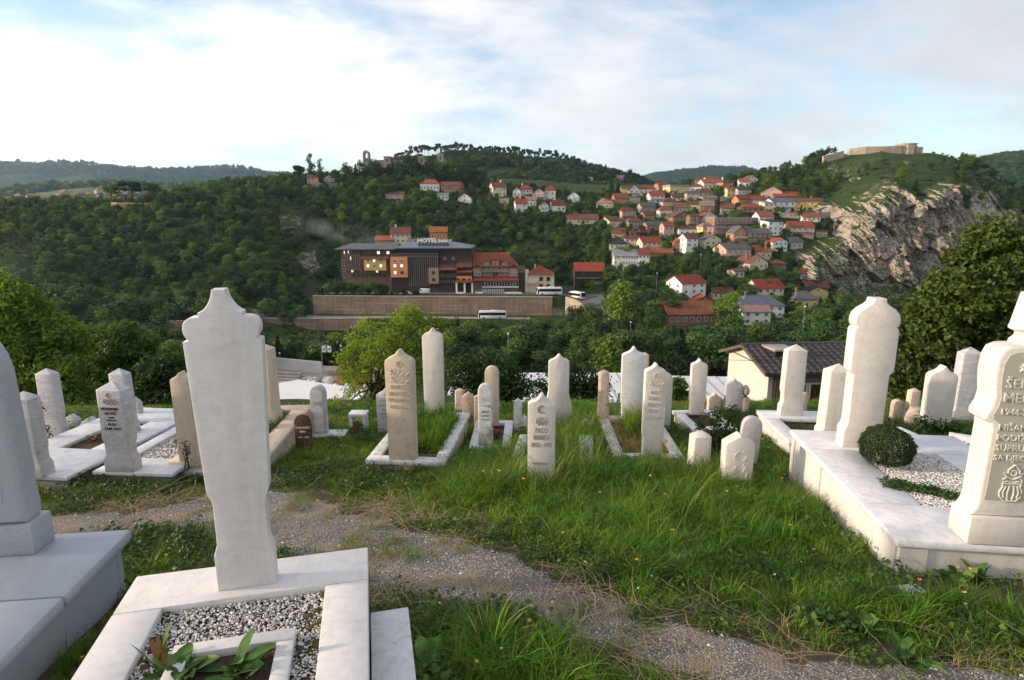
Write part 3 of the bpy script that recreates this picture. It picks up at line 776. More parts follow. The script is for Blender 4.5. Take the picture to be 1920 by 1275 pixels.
def house(cx, by, wpx, ehpx, rhpx, kind, rot, wall, roof, rows, cols, label, opts='', d=None, cat='house', group=None, name='house', Y=None, ymin=120, keep=1):
    HN[0] += 1; rng = random.Random(HN[0] * 7 + 1)
    p = hit(cx, by, ymin) if Y is None else at(cx, by, Y)
    s = depth(p) / FPX
    w, h, rh = wpx * s, ehpx * s, rhpx * s
    d = d or max(7.0, min(11.0, w * 0.8))
    root = empty(name, p, R(rot))
    mb = MB(); wall_mesh(mb, kind, w, d, h, rh); mb.build('wall', wall_m(wall), root)
    mb = MB(); roof_mesh(mb, kind, w, d, h, rh); rf = mb.build('roof', roof_m(roof), root)
    if rows and cols: facade(root, w, h, rows, cols, d, kind='brown' if 'w' in opts else 'two', skip=0.06, rng=rng, right=(cx < 1000 or rot < -8), left=True)
    if kind == 'gy' and rh > 1.4: window(root, 0, -.003, h + rh * .12, min(1.0, w * .15), min(1.2, rh * .45), 0)
    if 'c' in opts:
        mb = MB(); x = w * (0.22 if HN[0] % 2 else -0.25); z = h + rh * .45
        mb.box(x - .4, x + .4, d * .45, d * .45 + .8, z, h + rh + 1.3); mb.box(x - .5, x + .5, d * .45 - .1, d * .45 + .9, h + rh + 1.303, h + rh + 1.5)
        mb.build('chimney', wall_m('brick' if HN[0] % 3 else 'white'), rf)
    if 'b' in opts:
        fl = h / max(rows, 1)
        for r in range(1, max(2, rows)):
            mb = MB(); mb.box(-w * .46, w * .46, -1.5, -.003, fl * r - .12, fl * r + .1)
            bl = mb.build('balcony', wall_m('grey'), root)
            mb = MB(); mb.box(-w * .46, w * .46, -1.5, -1.42, fl * r + 1.0, fl * r + 1.08)
            for k in range(11): mb.box(-w * .46 + w * .0915 * k, -w * .46 + w * .0915 * k + .09, -1.49, -1.43, fl * r + .103, fl * r + .997)
            mb.build('railing', m_frame if 'r' in opts else m_frameb, bl)
    if 'd' in opts:
        mb = MB(); mb.box(-.55, .55, -.06, .02, -.6, 1.6); mb.build('door', m_frameb, root, (w * .3, 0, 0))
    if keep: HOUSES.append((cx - wpx / 2 - 3, by - ehpx - rhpx, cx + wpx / 2 + 3, by, p.y))
    return tag(root, label, cat, group)
H = house
GT = 'houses on the hillside town'
# ridge houses above the hotel, left to centre
H(617, 342, 18, 8, 5, 'gy', 12, 'cream', 'brown', 1, 2, 'small cream gabled house on top of the stone wall beside tall trees', group=GT)
H(587, 347, 20, 14, 4, 'gx', 15, 'paleyellow', 'brown', 2, 3, 'yellow house half hidden behind the tallest ridge trees', group=GT)
H(740, 373, 34, 9, 5, 'gx', 0, 'pink', 'brown', 1, 5, 'low brown-roofed house alone among trees above the hotel smoke', group=GT)
H(806, 358, 36, 13, 9, 'hip', 2, 'white', 'orange', 1, 6, 'white house with overhanging orange hip roof on the old stone wall', 'c', group=GT)
H(845, 362, 36, 14, 7, 'gx', 2, 'brick', 'brown', 2, 7, 'long brick house with brown roof next to the white hip-roofed one', group=GT)
H(864, 362, 12, 15, 7, 'gy', 2, 'brick', 'brown', 2, 1, 'narrow brick gable closing the end of the long brick house', group=GT)
H(831, 376, 20, 11, 3, 'gx', 8, 'white', 'palegrey', 1, 3, 'white garage-like house just below the long brick house', group=GT)
H(871, 380, 26, 8, 9, 'gy', -8, 'white', 'brown', 1, 3, 'white gabled house with dark gable trim below the brick gable', group=GT)
H(937, 369, 27, 18, 9, 'gx', 22, 'cream', 'orange', 2, 3, 'cream house with sunlit left gable at the wood edge', 'c', group=GT)
H(945, 382, 18, 9, 2, 'flat', 0, 'paleyellow', 'palegrey', 1, 3, 'small flat-roofed sandy house below the sunlit gable', group=GT)
H(969, 371, 15, 12, 7, 'gy', -6, 'white', 'brown', 1, 2, 'narrow white gabled house, first of the ridge cluster', group=GT)
H(986, 369, 25, 13, 9, 'hip', 4, 'white', 'red', 2, 4, 'white house with red pyramid roof in the ridge cluster', 'c', group=GT)
H(1010, 377, 22, 15, 8, 'gy', -8, 'pink', 'brown', 2, 3, 'pinkish gabled house with balconies in the ridge cluster', 'b', group=GT)
H(1031, 377, 20, 19, 9, 'hip', -6, 'white', 'red', 2, 2, 'tall white house with red roof at the end of the ridge cluster', group=GT)
H(978, 399, 22, 17, 9, 'gx', 10, 'white', 'red', 2, 2, 'white house standing lowest in the ridge cluster among dark trees', group=GT)
H(996, 388, 19, 13, 6, 'gx', 2, 'white', 'pinkish', 1, 3, 'white house with faded roof in the middle of the ridge cluster', group=GT)
H(1021, 397, 15, 12, 6, 'gy', 6, 'white', 'brown', 1, 2, 'small white gable peeping from trees below the ridge cluster', group=GT)
H(1048, 397, 26, 12, 9, 'gx', 14, 'white', 'red', 1, 3, 'red-roofed white house right of the small white gable', group=GT)
H(1075, 380, 22, 11, 8, 'gy', -14, 'white', 'palegrey', 0, 0, 'windowless white barn-like gable on the ridge slope', group=GT)
H(1093, 421, 58, 10, 9, 'gx', 3, 'cream', 'brown', 1, 7, 'long low house with brown tiled roof above the dark wood', 'c', group=GT, d=10)
# town left of the cliff, upper rows
H(1134, 392, 32, 10, 10, 'hip', -10, 'cream', 'pinkish', 1, 4, 'cream house with pinkish pyramid roof beside dark conifers', group=GT)
H(1165, 385, 26, 14, 8, 'gx', 8, 'orange', 'orange', 1, 3, 'orange brick house under the conifers with orange roof', group=GT)
H(1173, 366, 18, 13, 4, 'gx', 0, 'paleyellow', 'brown', 1, 2, 'pale yellow house behind the white gable with balconies', group=GT)
H(1189, 369, 19, 13, 9, 'gy', 0, 'white', 'dark', 2, 2, 'white gable with stacked balconies in the upper town', 'b', group=GT)
H(1190, 383, 21, 13, 1.5, 'flat', 0, 'stone', 'grey', 1, 3, 'grey stone flat house under the white balconied gable', group=GT)
H(1214, 365, 30, 10, 8, 'hip', 0, 'white', 'red', 1, 4, 'white house with wide red hip roof in the upper town', group=GT)
H(1244, 361, 22, 14, 4, 'gx', 16, 'orange', 'orange', 2, 3, 'sunlit orange house on the upper edge of town', group=GT)
H(1274, 365, 40, 14, 4, 'flat', 14, 'paleyellow', 'palegrey', 1, 4, 'long yellow flat-roofed house on the upper edge of town', group=GT)
H(1232, 387, 28, 20, 7, 'gx', 6, 'white', 'red', 3, 3, 'tall white house with red roof and three balconies', 'b', group=GT)
H(1273, 377, 24, 7, 6, 'gx', 0, 'white', 'brown', 1, 3, 'small white house with brown roof below the long yellow one', group=GT)
H(1248, 409, 24, 14, 8, 'hip', 4, 'white', 'red', 1, 3, 'white house with red pyramid roof half sunk in trees', group=GT)
H(1281, 423, 42, 16, 11, 'gy', 14, 'brick', 'brown', 2, 5, 'big brick house with broad brown gable and balconies', 'b', group=GT)
H(1302, 430, 18, 24, 4, 'gx', 4, 'brick', 'brown', 3, 2, 'narrow three-storey raw brick house beside the big brick gable', group=GT)
H(1228, 433, 32, 11, 6, 'gx', 8, 'orange', 'grey', 1, 4, 'orange house with grey roof above the dark red gable', group=GT)
H(1254, 446, 20, 22, 7, 'gx', 8, 'pink', 'orange', 2, 2, 'tall pinkish house with small orange roof above trees', group=GT)
H(1198, 447, 34, 12, 9, 'gy', 16, 'darkred', 'dark', 1, 4, 'dark red gabled house with wide balcony above the white school-like block', 'bw', group=GT)
H(1222, 471, 38, 17, 9, 'gx', 10, 'cream', 'bright', 2, 4, 'cream house with bright red roof above the white school-like block', group=GT)
H(1238, 480, 50, 6, 9, 'gx', 2, 'orange', 'orange', 0, 0, 'long low shed with orange tiled roof above the trees', group=GT)
H(1276, 471, 22, 17, 7, 'gy', 6, 'orange', 'orange', 2, 2, 'small orange brick gable beside the tall white house', group=GT)
H(1297, 473, 26, 26, 9, 'gx', 20, 'white', 'brown', 3, 2, 'tall narrow white house with brown roof in mid-town', group=GT)
H(1160, 468, 34, 10, 8, 'hip', -4, 'cream', 'dark', 1, 4, 'cream house with dark grey pyramid roof above the white school-like block', group=GT)
H(1174, 506, 46, 26, 10, 'gx', -3, 'white', 'palegrey', 3, 9, 'long white school-like block with rows of windows and grey metal roof', group=GT, d=12, cat='building')
H(1207, 504, 20, 26, 9, 'gx', -3, 'white', 'bright', 3, 3, 'white red-roofed wing attached to the long white block', group=GT, d=11)
# town right part
H(1312, 345, 14, 6, 5, 'gy', -6, 'orange', 'brown', 1, 1, 'tiny orange gable at the top edge of town', group=GT)
H(1337, 343, 26, 7, 5, 'gx', 0, 'cream', 'brown', 1, 3, 'cream house with brown roof on the skyline of town', group=GT)
H(1335, 355, 34, 12, 7, 'gx', 10, 'cream', 'orange', 1, 4, 'cream house with orange roof just below the skyline house', group=GT)
H(1323, 369, 26, 8, 8, 'hip', 0, 'pink', 'brown', 1, 3, 'pink house with brown pyramid roof beside the grey long house', group=GT)
H(1340, 380, 44, 9, 5, 'shed', 0, 'stone', 'pinkish', 1, 5, 'long grey house with faded lean-to roof', group=GT)
H(1373, 370, 22, 15, 3, 'gx', 14, 'paleyellow', 'orange', 2, 3, 'sunlit yellow-orange house in the upper right of town', group=GT)
H(1396, 367, 25, 11, 4, 'gx', 0, 'grey', 'dark', 1, 4, 'dark grey house next to the sunlit yellow-orange one', group=GT)
H(1395, 351, 18, 10, 6, 'gx', -8, 'white', 'orange', 1, 2, 'white house with orange roof high under the wooded hill', group=GT)
H(1410, 344, 22, 9, 6, 'gy', 8, 'white', 'brown', 1, 2, 'topmost white gabled house under the wooded hill', group=GT)
H(1398, 388, 30, 14, 8, 'gx', 12, 'orange', 'red', 1, 4, 'orange house with red roof above the brown hip-roofed one', group=GT)
H(1424, 382, 25, 7, 8, 'gx', 2, 'white', 'red', 1, 3, 'white house with broad red roof below the pink gable', group=GT)
H(1446, 373, 36, 13, 10, 'gy', -18, 'pink', 'brown', 1, 2, 'pink gabled house with grey roof slope at the foot of the wooded hill', group=GT)
H(1476, 373, 46, 5, 9, 'gx', -8, 'brick', 'red', 0, 0, 'pair of long red roofs behind the white three-storey house', group=GT)
H(1469, 398, 44, 19, 7, 'gx', 4, 'white', 'blue', 2, 4, 'white three-storey house with blue-grey roof next to the yellow house', 'b', group=GT)
H(1441, 398, 18, 17, 4, 'shed', 4, 'cream', 'palegrey', 2, 2, 'cream annex on the left of the white three-storey house', group=GT)
H(1515, 395, 47, 17, 6, 'gx', -6, 'yellow', 'brown', 2, 4, 'bright yellow house with brown roof beside the cliff', 'c', group=GT)
H(1530, 411, 46, 10, 3, 'flat', -4, 'stone', 'palegrey', 1, 5, 'low grey flat-roofed row under the bright yellow house', group=GT)
H(1478, 409, 32, 9, 2, 'flat', 0, 'pink', 'palegrey', 1, 4, 'pale pink terrace house below the white three-storey one', group=GT)
H(1521, 416, 33, 9, 7, 'gx', -4, 'white', 'orange', 1, 4, 'low white house with orange roof near the cliff foot', group=GT)
H(1411, 405, 40, 15, 8, 'hip', -4, 'brick', 'red', 2, 4, 'brown brick house with red hip roof and dark balcony', 'bw', group=GT)
H(1363, 402, 24, 12, 8, 'gx', -6, 'grey', 'brown', 1, 3, 'grey house with brown roof behind the dark spruce', group=GT)
H(1437, 418, 30, 12, 9, 'gx', 12, 'white', 'orange', 1, 3, 'white house with orange roof beside the tall white block', group=GT)
H(1379, 428, 82, 18, 2, 'flat', 6, 'brick', 'palegrey', 2, 10, 'wide unfinished brick house with pale concrete slabs', 'bb', group=GT, d=12)
H(1372, 446, 70, 18, 2, 'flat', 6, 'brick', 'palegrey', 2, 8, 'lower tier of the unfinished brick house with open terraces', 'b', group=GT, d=10)
H(1453, 442, 31, 26, 3, 'shed', 14, 'white', 'dark', 3, 3, 'tall plain white block with few windows in mid-town', group=GT)
H(1504, 445, 44, 19, 10, 'gx', 2, 'pink', 'red', 2, 4, 'pinkish white house with red roof and long balcony near the cliff', 'br', group=GT)
H(1540, 447, 22, 12, 3, 'flat', 0, 'stone', 'pinkish', 1, 2, 'small flat stone outbuilding at the cliff side of town', group=GT)
H(1388, 457, 30, 20, 12, 'gy', 12, 'orange', 'grey', 2, 3, 'orange gabled house with white trim and glazed balcony', 'br', group=GT)
H(1424, 456, 46, 18, 8, 'gx', 4, 'brown', 'grey', 2, 5, 'brown house with grey roof beside the orange gabled house', group=GT)
H(1384, 489, 54, 22, 10, 'gx', 16, 'pink', 'grey', 2, 4, 'large pinkish house with grey roof and sunlit left gable', 'b', group=GT)
H(1422, 507, 48, 14, 12, 'gy', 26, 'cream', 'brown', 1, 4, 'cream house with sunlit wide gable and brown roof', 'c', group=GT)
H(1461, 503, 26, 8, 7, 'hip', 0, 'brick', 'brown', 0, 0, 'brown roofs peeping behind the cream wide gable', group=GT)
H(1386, 521, 20, 12, 4, 'gx', 8, 'cream', 'brown', 1, 2, 'small cream garage house beside the car port', group=GT)
H(1511, 528, 20, 14, 9, 'gx', -16, 'white', 'orange', 1, 2, 'small white house with orange roof at the cliff foot', group=GT)
H(1531, 548, 42, 10, 9, 'gx', -8, 'brown', 'brown', 0, 0, 'long brown-roofed house behind the pale yellow gable', group=GT)
H(1533, 559, 36, 12, 9, 'gy', -6, 'paleyellow', 'dark', 0, 0, 'pale yellow gable wall behind the grey-roofed yellow house', group=GT)
H(1512, 580, 46, 18, 14, 'hip', 6, 'paleyellow', 'grey', 1, 3, 'yellow house with grey pyramid roof near the road', 'c', group=GT)
H(1444, 564, 58, 24, 15, 'gx', 16, 'cream', 'bright', 2, 4, 'cream house with bright orange-red roof and sunlit left gable', 'd', group=GT, d=8)
H(1356, 561, 38, 12, 8, 'gx', 0, 'cream', 'brown', 1, 4, 'low house with brown tiled roof behind the big round tree', group=GT)
H(1300, 563, 56, 32, 13, 'gx', 24, 'white', 'bright', 3, 3, 'white three-storey house with bright red roof above the long red shed', '', group=GT, d=10)
H(1322, 570, 36, 6, 9, 'gy', 0, 'brick', 'red', 0, 0, 'small red gabled roof in front of the white three-storey house', group=GT)
H(1297, 609, 92, 20, 20, 'gx', 4, 'brick', 'orange', 1, 7, 'long brick building with weathered orange tile roof low in the valley', '', group=GT, d=12, cat='building')
H(1428, 596, 84, 22, 17, 'hip', 2, 'white', 'blue', 2, 5, 'white house with broad blue-grey hip roof and round window', 'c', group=GT, d=11)
H(1418, 609, 52, 25, 9, 'gx', 2, 'white', 'pinkish', 2, 3, 'white front wing with pale roof before the blue-grey hip roof', '', group=GT, d=6, ymin=100)
H(1105, 534, 54, 26, 14, 'gx', 0, 'dark', 'bright', 2, 5, 'dark timber house with crimson roof behind the parked bus', 'bw', group=GT, d=9)
# houses behind the hotel roof
H(720, 457, 32, 7, 7, 'gx', 4, 'orange', 'orange', 1, 4, 'orange-roofed house at left behind the hotel roof', Y=300, group='houses behind the hotel', keep=0)
H(751, 457, 36, 19, 11, 'gx', 6, 'cream', 'brown', 2, 4, 'taller brown-roofed house with dormers behind the hotel roof', 'c', Y=302, group='houses behind the hotel', keep=0)
H(822, 451, 32, 16, 9, 'gx', 4, 'orange', 'orange', 1, 3, 'orange house with dormer above the hotel sign', Y=300, group='houses behind the hotel', keep=0)
H(787, 457, 44, 9, 1.5, 'flat', 0, 'stone', 'grey', 1, 5, 'low grey flat building between two houses behind the hotel', Y=301, group='houses behind the hotel', keep=0)
# small houses that fill the gaps of the town
rf_ = random.Random(21); TOWN = np.array([[1150, 470], [1150, 385], [1190, 352], [1290, 352], [1350, 345], [1430, 360], [1530, 385], [1545, 425], [1470, 500], [1400, 500], [1330, 470], [1240, 490]], float)
cnt = 0; AD = {'white': 'white', 'cream': 'cream', 'pink': 'pinkish', 'orange': 'orange', 'brick': 'brick', 'stone': 'grey stone', 'grey': 'grey', 'paleyellow': 'pale yellow'}; AR = {'red': 'red', 'brown': 'brown', 'orange': 'orange', 'grey': 'grey', 'pinkish': 'faded pink', 'palegrey': 'pale grey'}
for _ in range(900):
    if cnt >= 40: break
    px, py = rf_.uniform(1150, 1545), rf_.uniform(348, 500)
    if poly_sd(np.array([px]), np.array([py]), TOWN)[0] < 4: continue
    p = hit(px, py, 150); k = FPX / depth(p); w = rf_.uniform(6.5, 10) * k; eh = rf_.uniform(3, 6) * k; rh = rf_.uniform(1.6, 2.8) * k
    bad = 0
    for (a, b, c, d, hy) in HOUSES:
        ox = min(px + w / 2, c) - max(px - w / 2, a); oy = min(py, d) - max(py - eh - rh, b)
        if ox > 0 and oy > 0 and ox * oy > .22 * min(w * (eh + rh), (c - a) * (d - b)): bad = 1; break
    if bad: continue
    wc, rc = rf_.choice(['white', 'cream', 'pink', 'orange', 'brick', 'stone', 'white', 'grey', 'paleyellow']), rf_.choice(['red', 'brown', 'orange', 'brown', 'pinkish', 'grey', 'red'])
    row = 'upper' if py < 385 else 'middle' if py < 430 else 'lower'
    H(px, py, w, eh, rh, rf_.choice(['gx', 'gx', 'gy', 'hip', 'shed']), rf_.uniform(-16, 22), wc, rc, 1 if eh < 4.5 * k else 2, rf_.choice([2, 3, 3]), 'small %s house with %s roof tucked into the %s rows of town' % (AD[wc], AR[rc], row), rf_.choice(['', 'c', 'b']), group='small houses between the town houses', d=rf_.uniform(6, 8)); cnt += 1
for b in ((701, 425, 845, 457, 300), (633, 440, 980, 553, 258), (985, 499, 1060, 556, 255), (1060, 520, 1120, 600, 235)): HOUSES.append(b)
# tiny far houses: too small for parts
rngt = random.Random(5)
tiny = [MB() for _ in range(4)]
tm = []
for i, (wc, rc) in enumerate((('white', 'pinkish'), ('white', 'brown'), ('cream', 'brown'), ('pink', 'pinkish'))):
    mb = MB(); hh = (4.5, 5.5, 4.0, 6.0)[i]
    mb.prismx([(0, -3), (8, -3), (8, hh), (4, hh + 2.6), (0, hh)], -5, 5, 0)
    mb.prismx([(-.5, hh - .4), (4, hh + 2.7), (8.5, hh - .4), (8.5, hh - .1), (4, hh + 3.0), (-.5, hh - .1)], -5.5, 5.5, 1)
    for k in range(3): mb.box(-3.9 + 2.9 * k, -2.5 + 2.9 * k, -.06, .02, hh * .4, hh * .4 + 1.3, 2)
    tm.append(mb.mesh('small_house', [wall_m(wc), roof_m(rc), m_glass]))
def tiny_house(pos, rz, k, label, group):
    o = bpy.data.objects.new('small_house', tm[k]); o.location = pos; o.rotation_euler = (0, 0, rz); link(o)
    return tag(o, label, 'house', group)
def hill_hit(name, px, py):
    us, Ys, z, Yf, Yr = HILLS[name]
    u, v = uv(px, py); ys = np.linspace(Yf, Yr, 300)
    d = hill_z(name, u * ys, ys) - v * ys
    k = int(np.argmax(d > 0)) if (d > 0).any() else int(np.argmax(d))
    return Vector((u * ys[k], ys[k], float(hill_z(name, np.array([u * ys[k]]), np.array([ys[k]]))[0])))
for px, py in [(1111, 352), (1124, 351), (1171, 350), (1134, 338), (1160, 343), (1085, 327), (1080, 360), (1103, 357), (960, 344), (1142, 352), (1100, 345), (1066, 352), (1050, 345), (1150, 345), (1092, 338), (1120, 330), (1064, 338), (1078, 345), (1180, 350), (1148, 333), (1108, 335), (1035, 338)]:
    p = hill_hit('pine_hill', px, py)
    tiny_house(p, rngt.uniform(-.7, .7), rngt.randrange(4), 'tiny pale house high on the slope below the pine ridge', 'tiny houses below the pine ridge')
for i in range(90):
    px = rngt.uniform(-20, 250); py = rngt.gauss(381, 11)
    if py < 357 or py > 402: continue
    if rngt.random() < .4: px = rngt.uniform(90, 220)
    p = hill_hit('valley_slope', px, py)
    o = tiny_house(p, rngt.uniform(-.9, .9), rngt.randrange(4), 'tiny house of the distant valley town, %s' % ('right of its middle' if px > 130 else 'left of its middle'), 'tiny houses of the distant valley town')
    o.scale = (1.0, 1.0, 1.0)
# ------------------------------------------------------------------ hotel
YH = 258.0
ZH = -31.35
SH = (YH * CP - ZH * SP) / FPX                  # metres per photo pixel at the hotel front
def text_mesh(name, s, size, depth_, m, font_shear=0.0, align='CENTER', bev=0.0, bold=0.0, sx=1.0, spacing=1.0):
    cu = bpy.data.curves.new(name, 'FONT'); cu.body = s; cu.size = size; cu.extrude = depth_; cu.align_x = align
    cu.offset = bold; cu.shear = font_shear; cu.resolution_u = 2; cu.bevel_depth = bev; cu.space_character = spacing
    cu.fill_mode = 'BOTH'
    ob = bpy.data.objects.new(name, cu); COL.objects.link(ob)
    me = bpy.data.meshes.new_from_object(ob, depsgraph=None) if False else None
    dg = bpy.context.evaluated_depsgraph_get(); dg.update()
    me = bpy.data.meshes.new_from_object(ob.evaluated_get(dg))
    bpy.data.objects.remove(ob); bpy.data.curves.remove(cu)
    n = len(me.vertices)
    co = np.empty(n * 3); me.vertices.foreach_get('co', co); co = co.reshape(-1, 3)
    # stand the text upright: x right, z up, facing -y
    out = np.stack([co[:, 0] * sx, -co[:, 2], co[:, 1]], 1)
    me.vertices.foreach_set('co', out.ravel()); me.materials.clear(); me.materials.append(m); me.update()
    me.name = name
    return me
hx = lambda px: (px - 763.0) * SH
hz = lambda py: YH * vof(py) - ZH
hc = lambda x, y: (620 + x / 6.375, 420 + y / 6.375)        # coordinates measured on an enlarged crop
def HX(x): return hx(620 + x / 6.375)
def HZ(y): return hz(420 + y / 6.375)
hotel = empty('hotel', (pxY(763, YH), YH, ZH))
m_wood = plain('dark_timber', (0.060, 0.040, 0.032), 0.7, 0.25, 0.8, 12, 0.3, 0.02)
m_wood2 = plain('brown_timber', (0.11, 0.065, 0.047), 0.75, 0.25, 0.8, 12, 0.3, 0.02)
m_slat = plain('grey_slat', (0.17, 0.135, 0.115), 0.7, 0.2, 0.8, 12, 0.2, 0.02)
m_roofg = plain('metal_roof_grey', (0.075, 0.075, 0.08), 0.5, 0.2, 0.2, 4, 0.1, 0.02)
m_roofb = plain('metal_roof_blue', (0.105, 0.125, 0.155), 0.45, 0.15, 0.2, 4, 0.1, 0.02)
m_yel = plain('render_yellow', (0.50, 0.34, 0.09), 0.85, 0.1, 0.5); m_ora = plain('render_orange', (0.58, 0.22, 0.10), 0.85, 0.1, 0.5)
m_pnk = plain('render_pinkgrey', (0.30, 0.19, 0.15), 0.85, 0.12, 0.5); m_whi = plain('white_paint', (0.72, 0.71, 0.68), 0.6, 0.08, 0.5)
def part(name, m, parent, *boxes, **kw):
    mb = MB()
    for b in boxes: mb.box(*b)
    return mb.build(name, m, parent, **kw)
ZB = -1.5
part('wall', m_wood2, hotel, (HX(150), HX(740), 0, 20, ZB, HZ(305)))
part('wall', m_wood, hotel, (HX(740) + .003, HX(1300), 0.6, 20, ZB, HZ(300)))
part('wall', m_wood, hotel, (HX(1300) + .003, HX(1695), 1.2, 20, ZB, HZ(292)))
# roofs
mb = MB(); x0, x1, z0 = HX(95), HX(800), HZ(308); zr = HZ(238)
mb.add([(x0, -2.5, z0), (x1, -2.5, z0), (x1, 22, z0), (x0, 22, z0), (x0, -2.5, z0 + .45), (x1, -2.5, z0 + .45), (x1, 22, z0 + .45), (x0, 22, z0 + .45), (HX(215), 9, zr), (x1, 9, zr)],
       [(3, 2, 1, 0), (0, 1, 5, 4), (1, 2, 6, 5), (2, 3, 7, 6), (3, 0, 4, 7), (4, 5, 9, 8), (6, 7, 8, 9), (7, 4, 8), (5, 6, 9)])
mb.build('roof', m_roofg, hotel)
mb = MB(); x0, x1, z0 = HX(797), HX(1703), HZ(292); zr = HZ(222)
mb.add([(x0, -3.2, z0), (x1, -3.2, z0), (x1, 22.5, z0), (x0, 22.5, z0), (x0, -3.2, z0 + .5), (x1, -3.2, z0 + .5), (x1, 22.5, z0 + .5), (x0, 22.5, z0 + .5), (HX(930), 9, zr), (HX(1480), 9, zr)],
       [(3, 2, 1, 0), (0, 1, 5, 4), (1, 2, 6, 5), (2, 3, 7, 6), (3, 0, 4, 7), (4, 5, 9, 8), (6, 7, 8, 9), (7, 4, 8), (5, 6, 9)])
rf = mb.build('roof', m_roofb, hotel)
mb = MB()
for k in range(9):
    xa = HX(1060 + k * 41); xb = HX(1060 + k * 41 + 36)
    z_ = HZ(266); mb.add([(xa, -.2, z_), (xb, -.2, z_), (xb, 3.2, z_ + 2.0), (xa, 3.2, z_ + 2.0)], [(0, 1, 2, 3)])
mb.build('solar_panel', plain('solar', (0.02, 0.025, 0.035), 0.3, 0.1), rf)
# yellow bay with its little roof
bay = part('bay', m_yel, hotel, (HX(432), HX(690), -2.4, -.003, HZ(550), HZ(415)))
mb = MB(); mb.prismx([(-3.0, HZ(418)), (.0, HZ(372)), (.0, HZ(372) + .25), (-3.0, HZ(418) + .25)], HX(395), HX(722)); mb.build('bay_roof', roof_m('brown'), bay)
for i, x in enumerate((478, 552, 630)):
    for j, (y, kd) in enumerate(((500, 'lit'), (437, 'two'))):
        if i == 1: kd = ('two', 'lit')[j]
        window(bay, HX(x), -2.403, HZ(y + 14), 1.25, 1.35, 0, kd)
bay = part('bay', m_ora, hotel, (HX(742), HX(942), -2.8, .0, HZ(630), HZ(392)))
for i, x in enumerate((796, 876)):
    for j, y in enumerate((437, 492, 572)):
        window(bay, HX(x), -2.803, HZ(y + 20), 1.3, 1.35, 0, ['two', 'lit', 'lit', 'two', 'lit', 'brown'][i * 3 + j])
bay = part('bay', m_pnk, hotel, (HX(1185), HX(1302), -2.2, .6, HZ(706), HZ(520)))
for y in (590, 672): window(bay, HX(1243), -2.203, HZ(y + 8), 1.3, 1.5, 0, 'brown')
for k in range(8): part('slat', m_slat, hotel, (HX(205 + k * 23.5), HX(205 + k * 23.5 + 9), -1.2, -.7, HZ(556), HZ(318)))
for k in range(5): part('slat', m_slat, hotel, (HX(150), HX(200), -.75, -.3, HZ(438 + 34 * k), HZ(425 + 34 * k)))
for k in range(15): part('slat', m_slat, hotel, (HX(950 + k * 24), HX(950 + k * 24 + 8), -1.6, -1.1, HZ(600 if k > 10 else 735), HZ(386)))
for k in range(23): part('slat', m_slat, hotel, (HX(745 + k * 24.5), HX(745 + k * 24.5 + 8), -1.5, -1.0, HZ(383), HZ(357)))
part('rail', m_slat, hotel, (HX(740), HX(1303), -1.7, -.9, HZ(357) + .003, HZ(350))); part('rail', m_slat, hotel, (HX(740), HX(1303), -1.7, -.9, HZ(390), HZ(383) - .003))
for x, y, w, h in ((194, 338, .7, 1.4), (237, 335, .7, 1.3), (261, 410, .8, 1.7), (593, 342, 1.4, 1.4), (705, 342, 1.4, 1.4), (273, 560, 1.0, 1.3), (567, 567, 1.0, 1.1)):
    window(hotel, HX(x), -.004, HZ(y) - h / 2, w, h, 0, 'lit')
for x in (430, 470, 640): window(hotel, HX(x), -.004, HZ(360), 1.6, 1.3, 0, 'brown')
for k in range(8): window(hotel, HX(290 + 52 * k), -.004, HZ(636), 1.2, 1.6, 0, 'brown')
for x in (980, 1070, 1150):
    for y in (520, 600, 680): window(hotel, HX(x), .596, HZ(y), 1.3, 1.5, 0, 'brown')
for x in (1370, 1470): window(hotel, HX(x), 1.196, HZ(430), 1.1, 1.2, 0, 'two')
# right-hand wings with brown pent roofs and balconies
def pent(xa, xb, yt, yb, y0, y1, m='brown'):
    mb = MB(); mb.prismx([(y1, HZ(yb)), (y0, HZ(yt)), (y0, HZ(yt) + .25), (y1, HZ(yb) + .25)], HX(xa), HX(xb)); return mb.build('pent_roof', roof_m(m), hotel)
pent(1308, 1520, 483, 548, 1.2, -2.4); pent(1515, 1697, 432, 515, 1.2, -3.0); pent(1517, 1697, 548, 572, 1.2, -3.2, 'red'); pent(1515, 1697, 672, 692, -2.6, -4.2, 'red')
for (xa, xb, y) in ((1308, 1512, 635), (1308, 1512, 700)):
    b = part('balcony', m_wood2, hotel, (HX(xa), HX(xb), -1.8, 1.19, HZ(y), HZ(y) + .3))
    mb = MB(); mb.box(HX(xa), HX(xb), -1.8, -1.7, HZ(y) + 1.2, HZ(y) + 1.3)
    for k in range(14): mb.box(HX(xa + (xb - xa) * k / 13.5), HX(xa + (xb - xa) * k / 13.5) + .1, -1.8, -1.7, HZ(y) + .303, HZ(y) + 1.197)
    mb.build('railing', m_slat, b)
for x in range(1335, 1510, 38):
    for y in (625, 690): window(hotel, HX(x), 1.196, HZ(y), 1.0, 1.8, 0, 'brown')
wing = part('wing', m_ora, hotel, (HX(1517), HX(1695), -2.6, 1.1, HZ(690), HZ(620)))
for x in (1535, 1590, 1612, 1665): window(wing, HX(x), -2.603, HZ(672), 1.0, 1.1, 0, 'brown')
part('wing', m_wood, hotel, (HX(1520), HX(1692), -1.6, 1.1, HZ(620) + .003, HZ(572)))
for x in (1505, 1600, 1690): part('column', m_whi, hotel, (HX(x), HX(x) + .7, -3.6, -3.0, ZB, HZ(690)))
part('base_wall', m_whi, hotel, (HX(1505), HX(1600), -4.0, -3.65, -.2, .8))
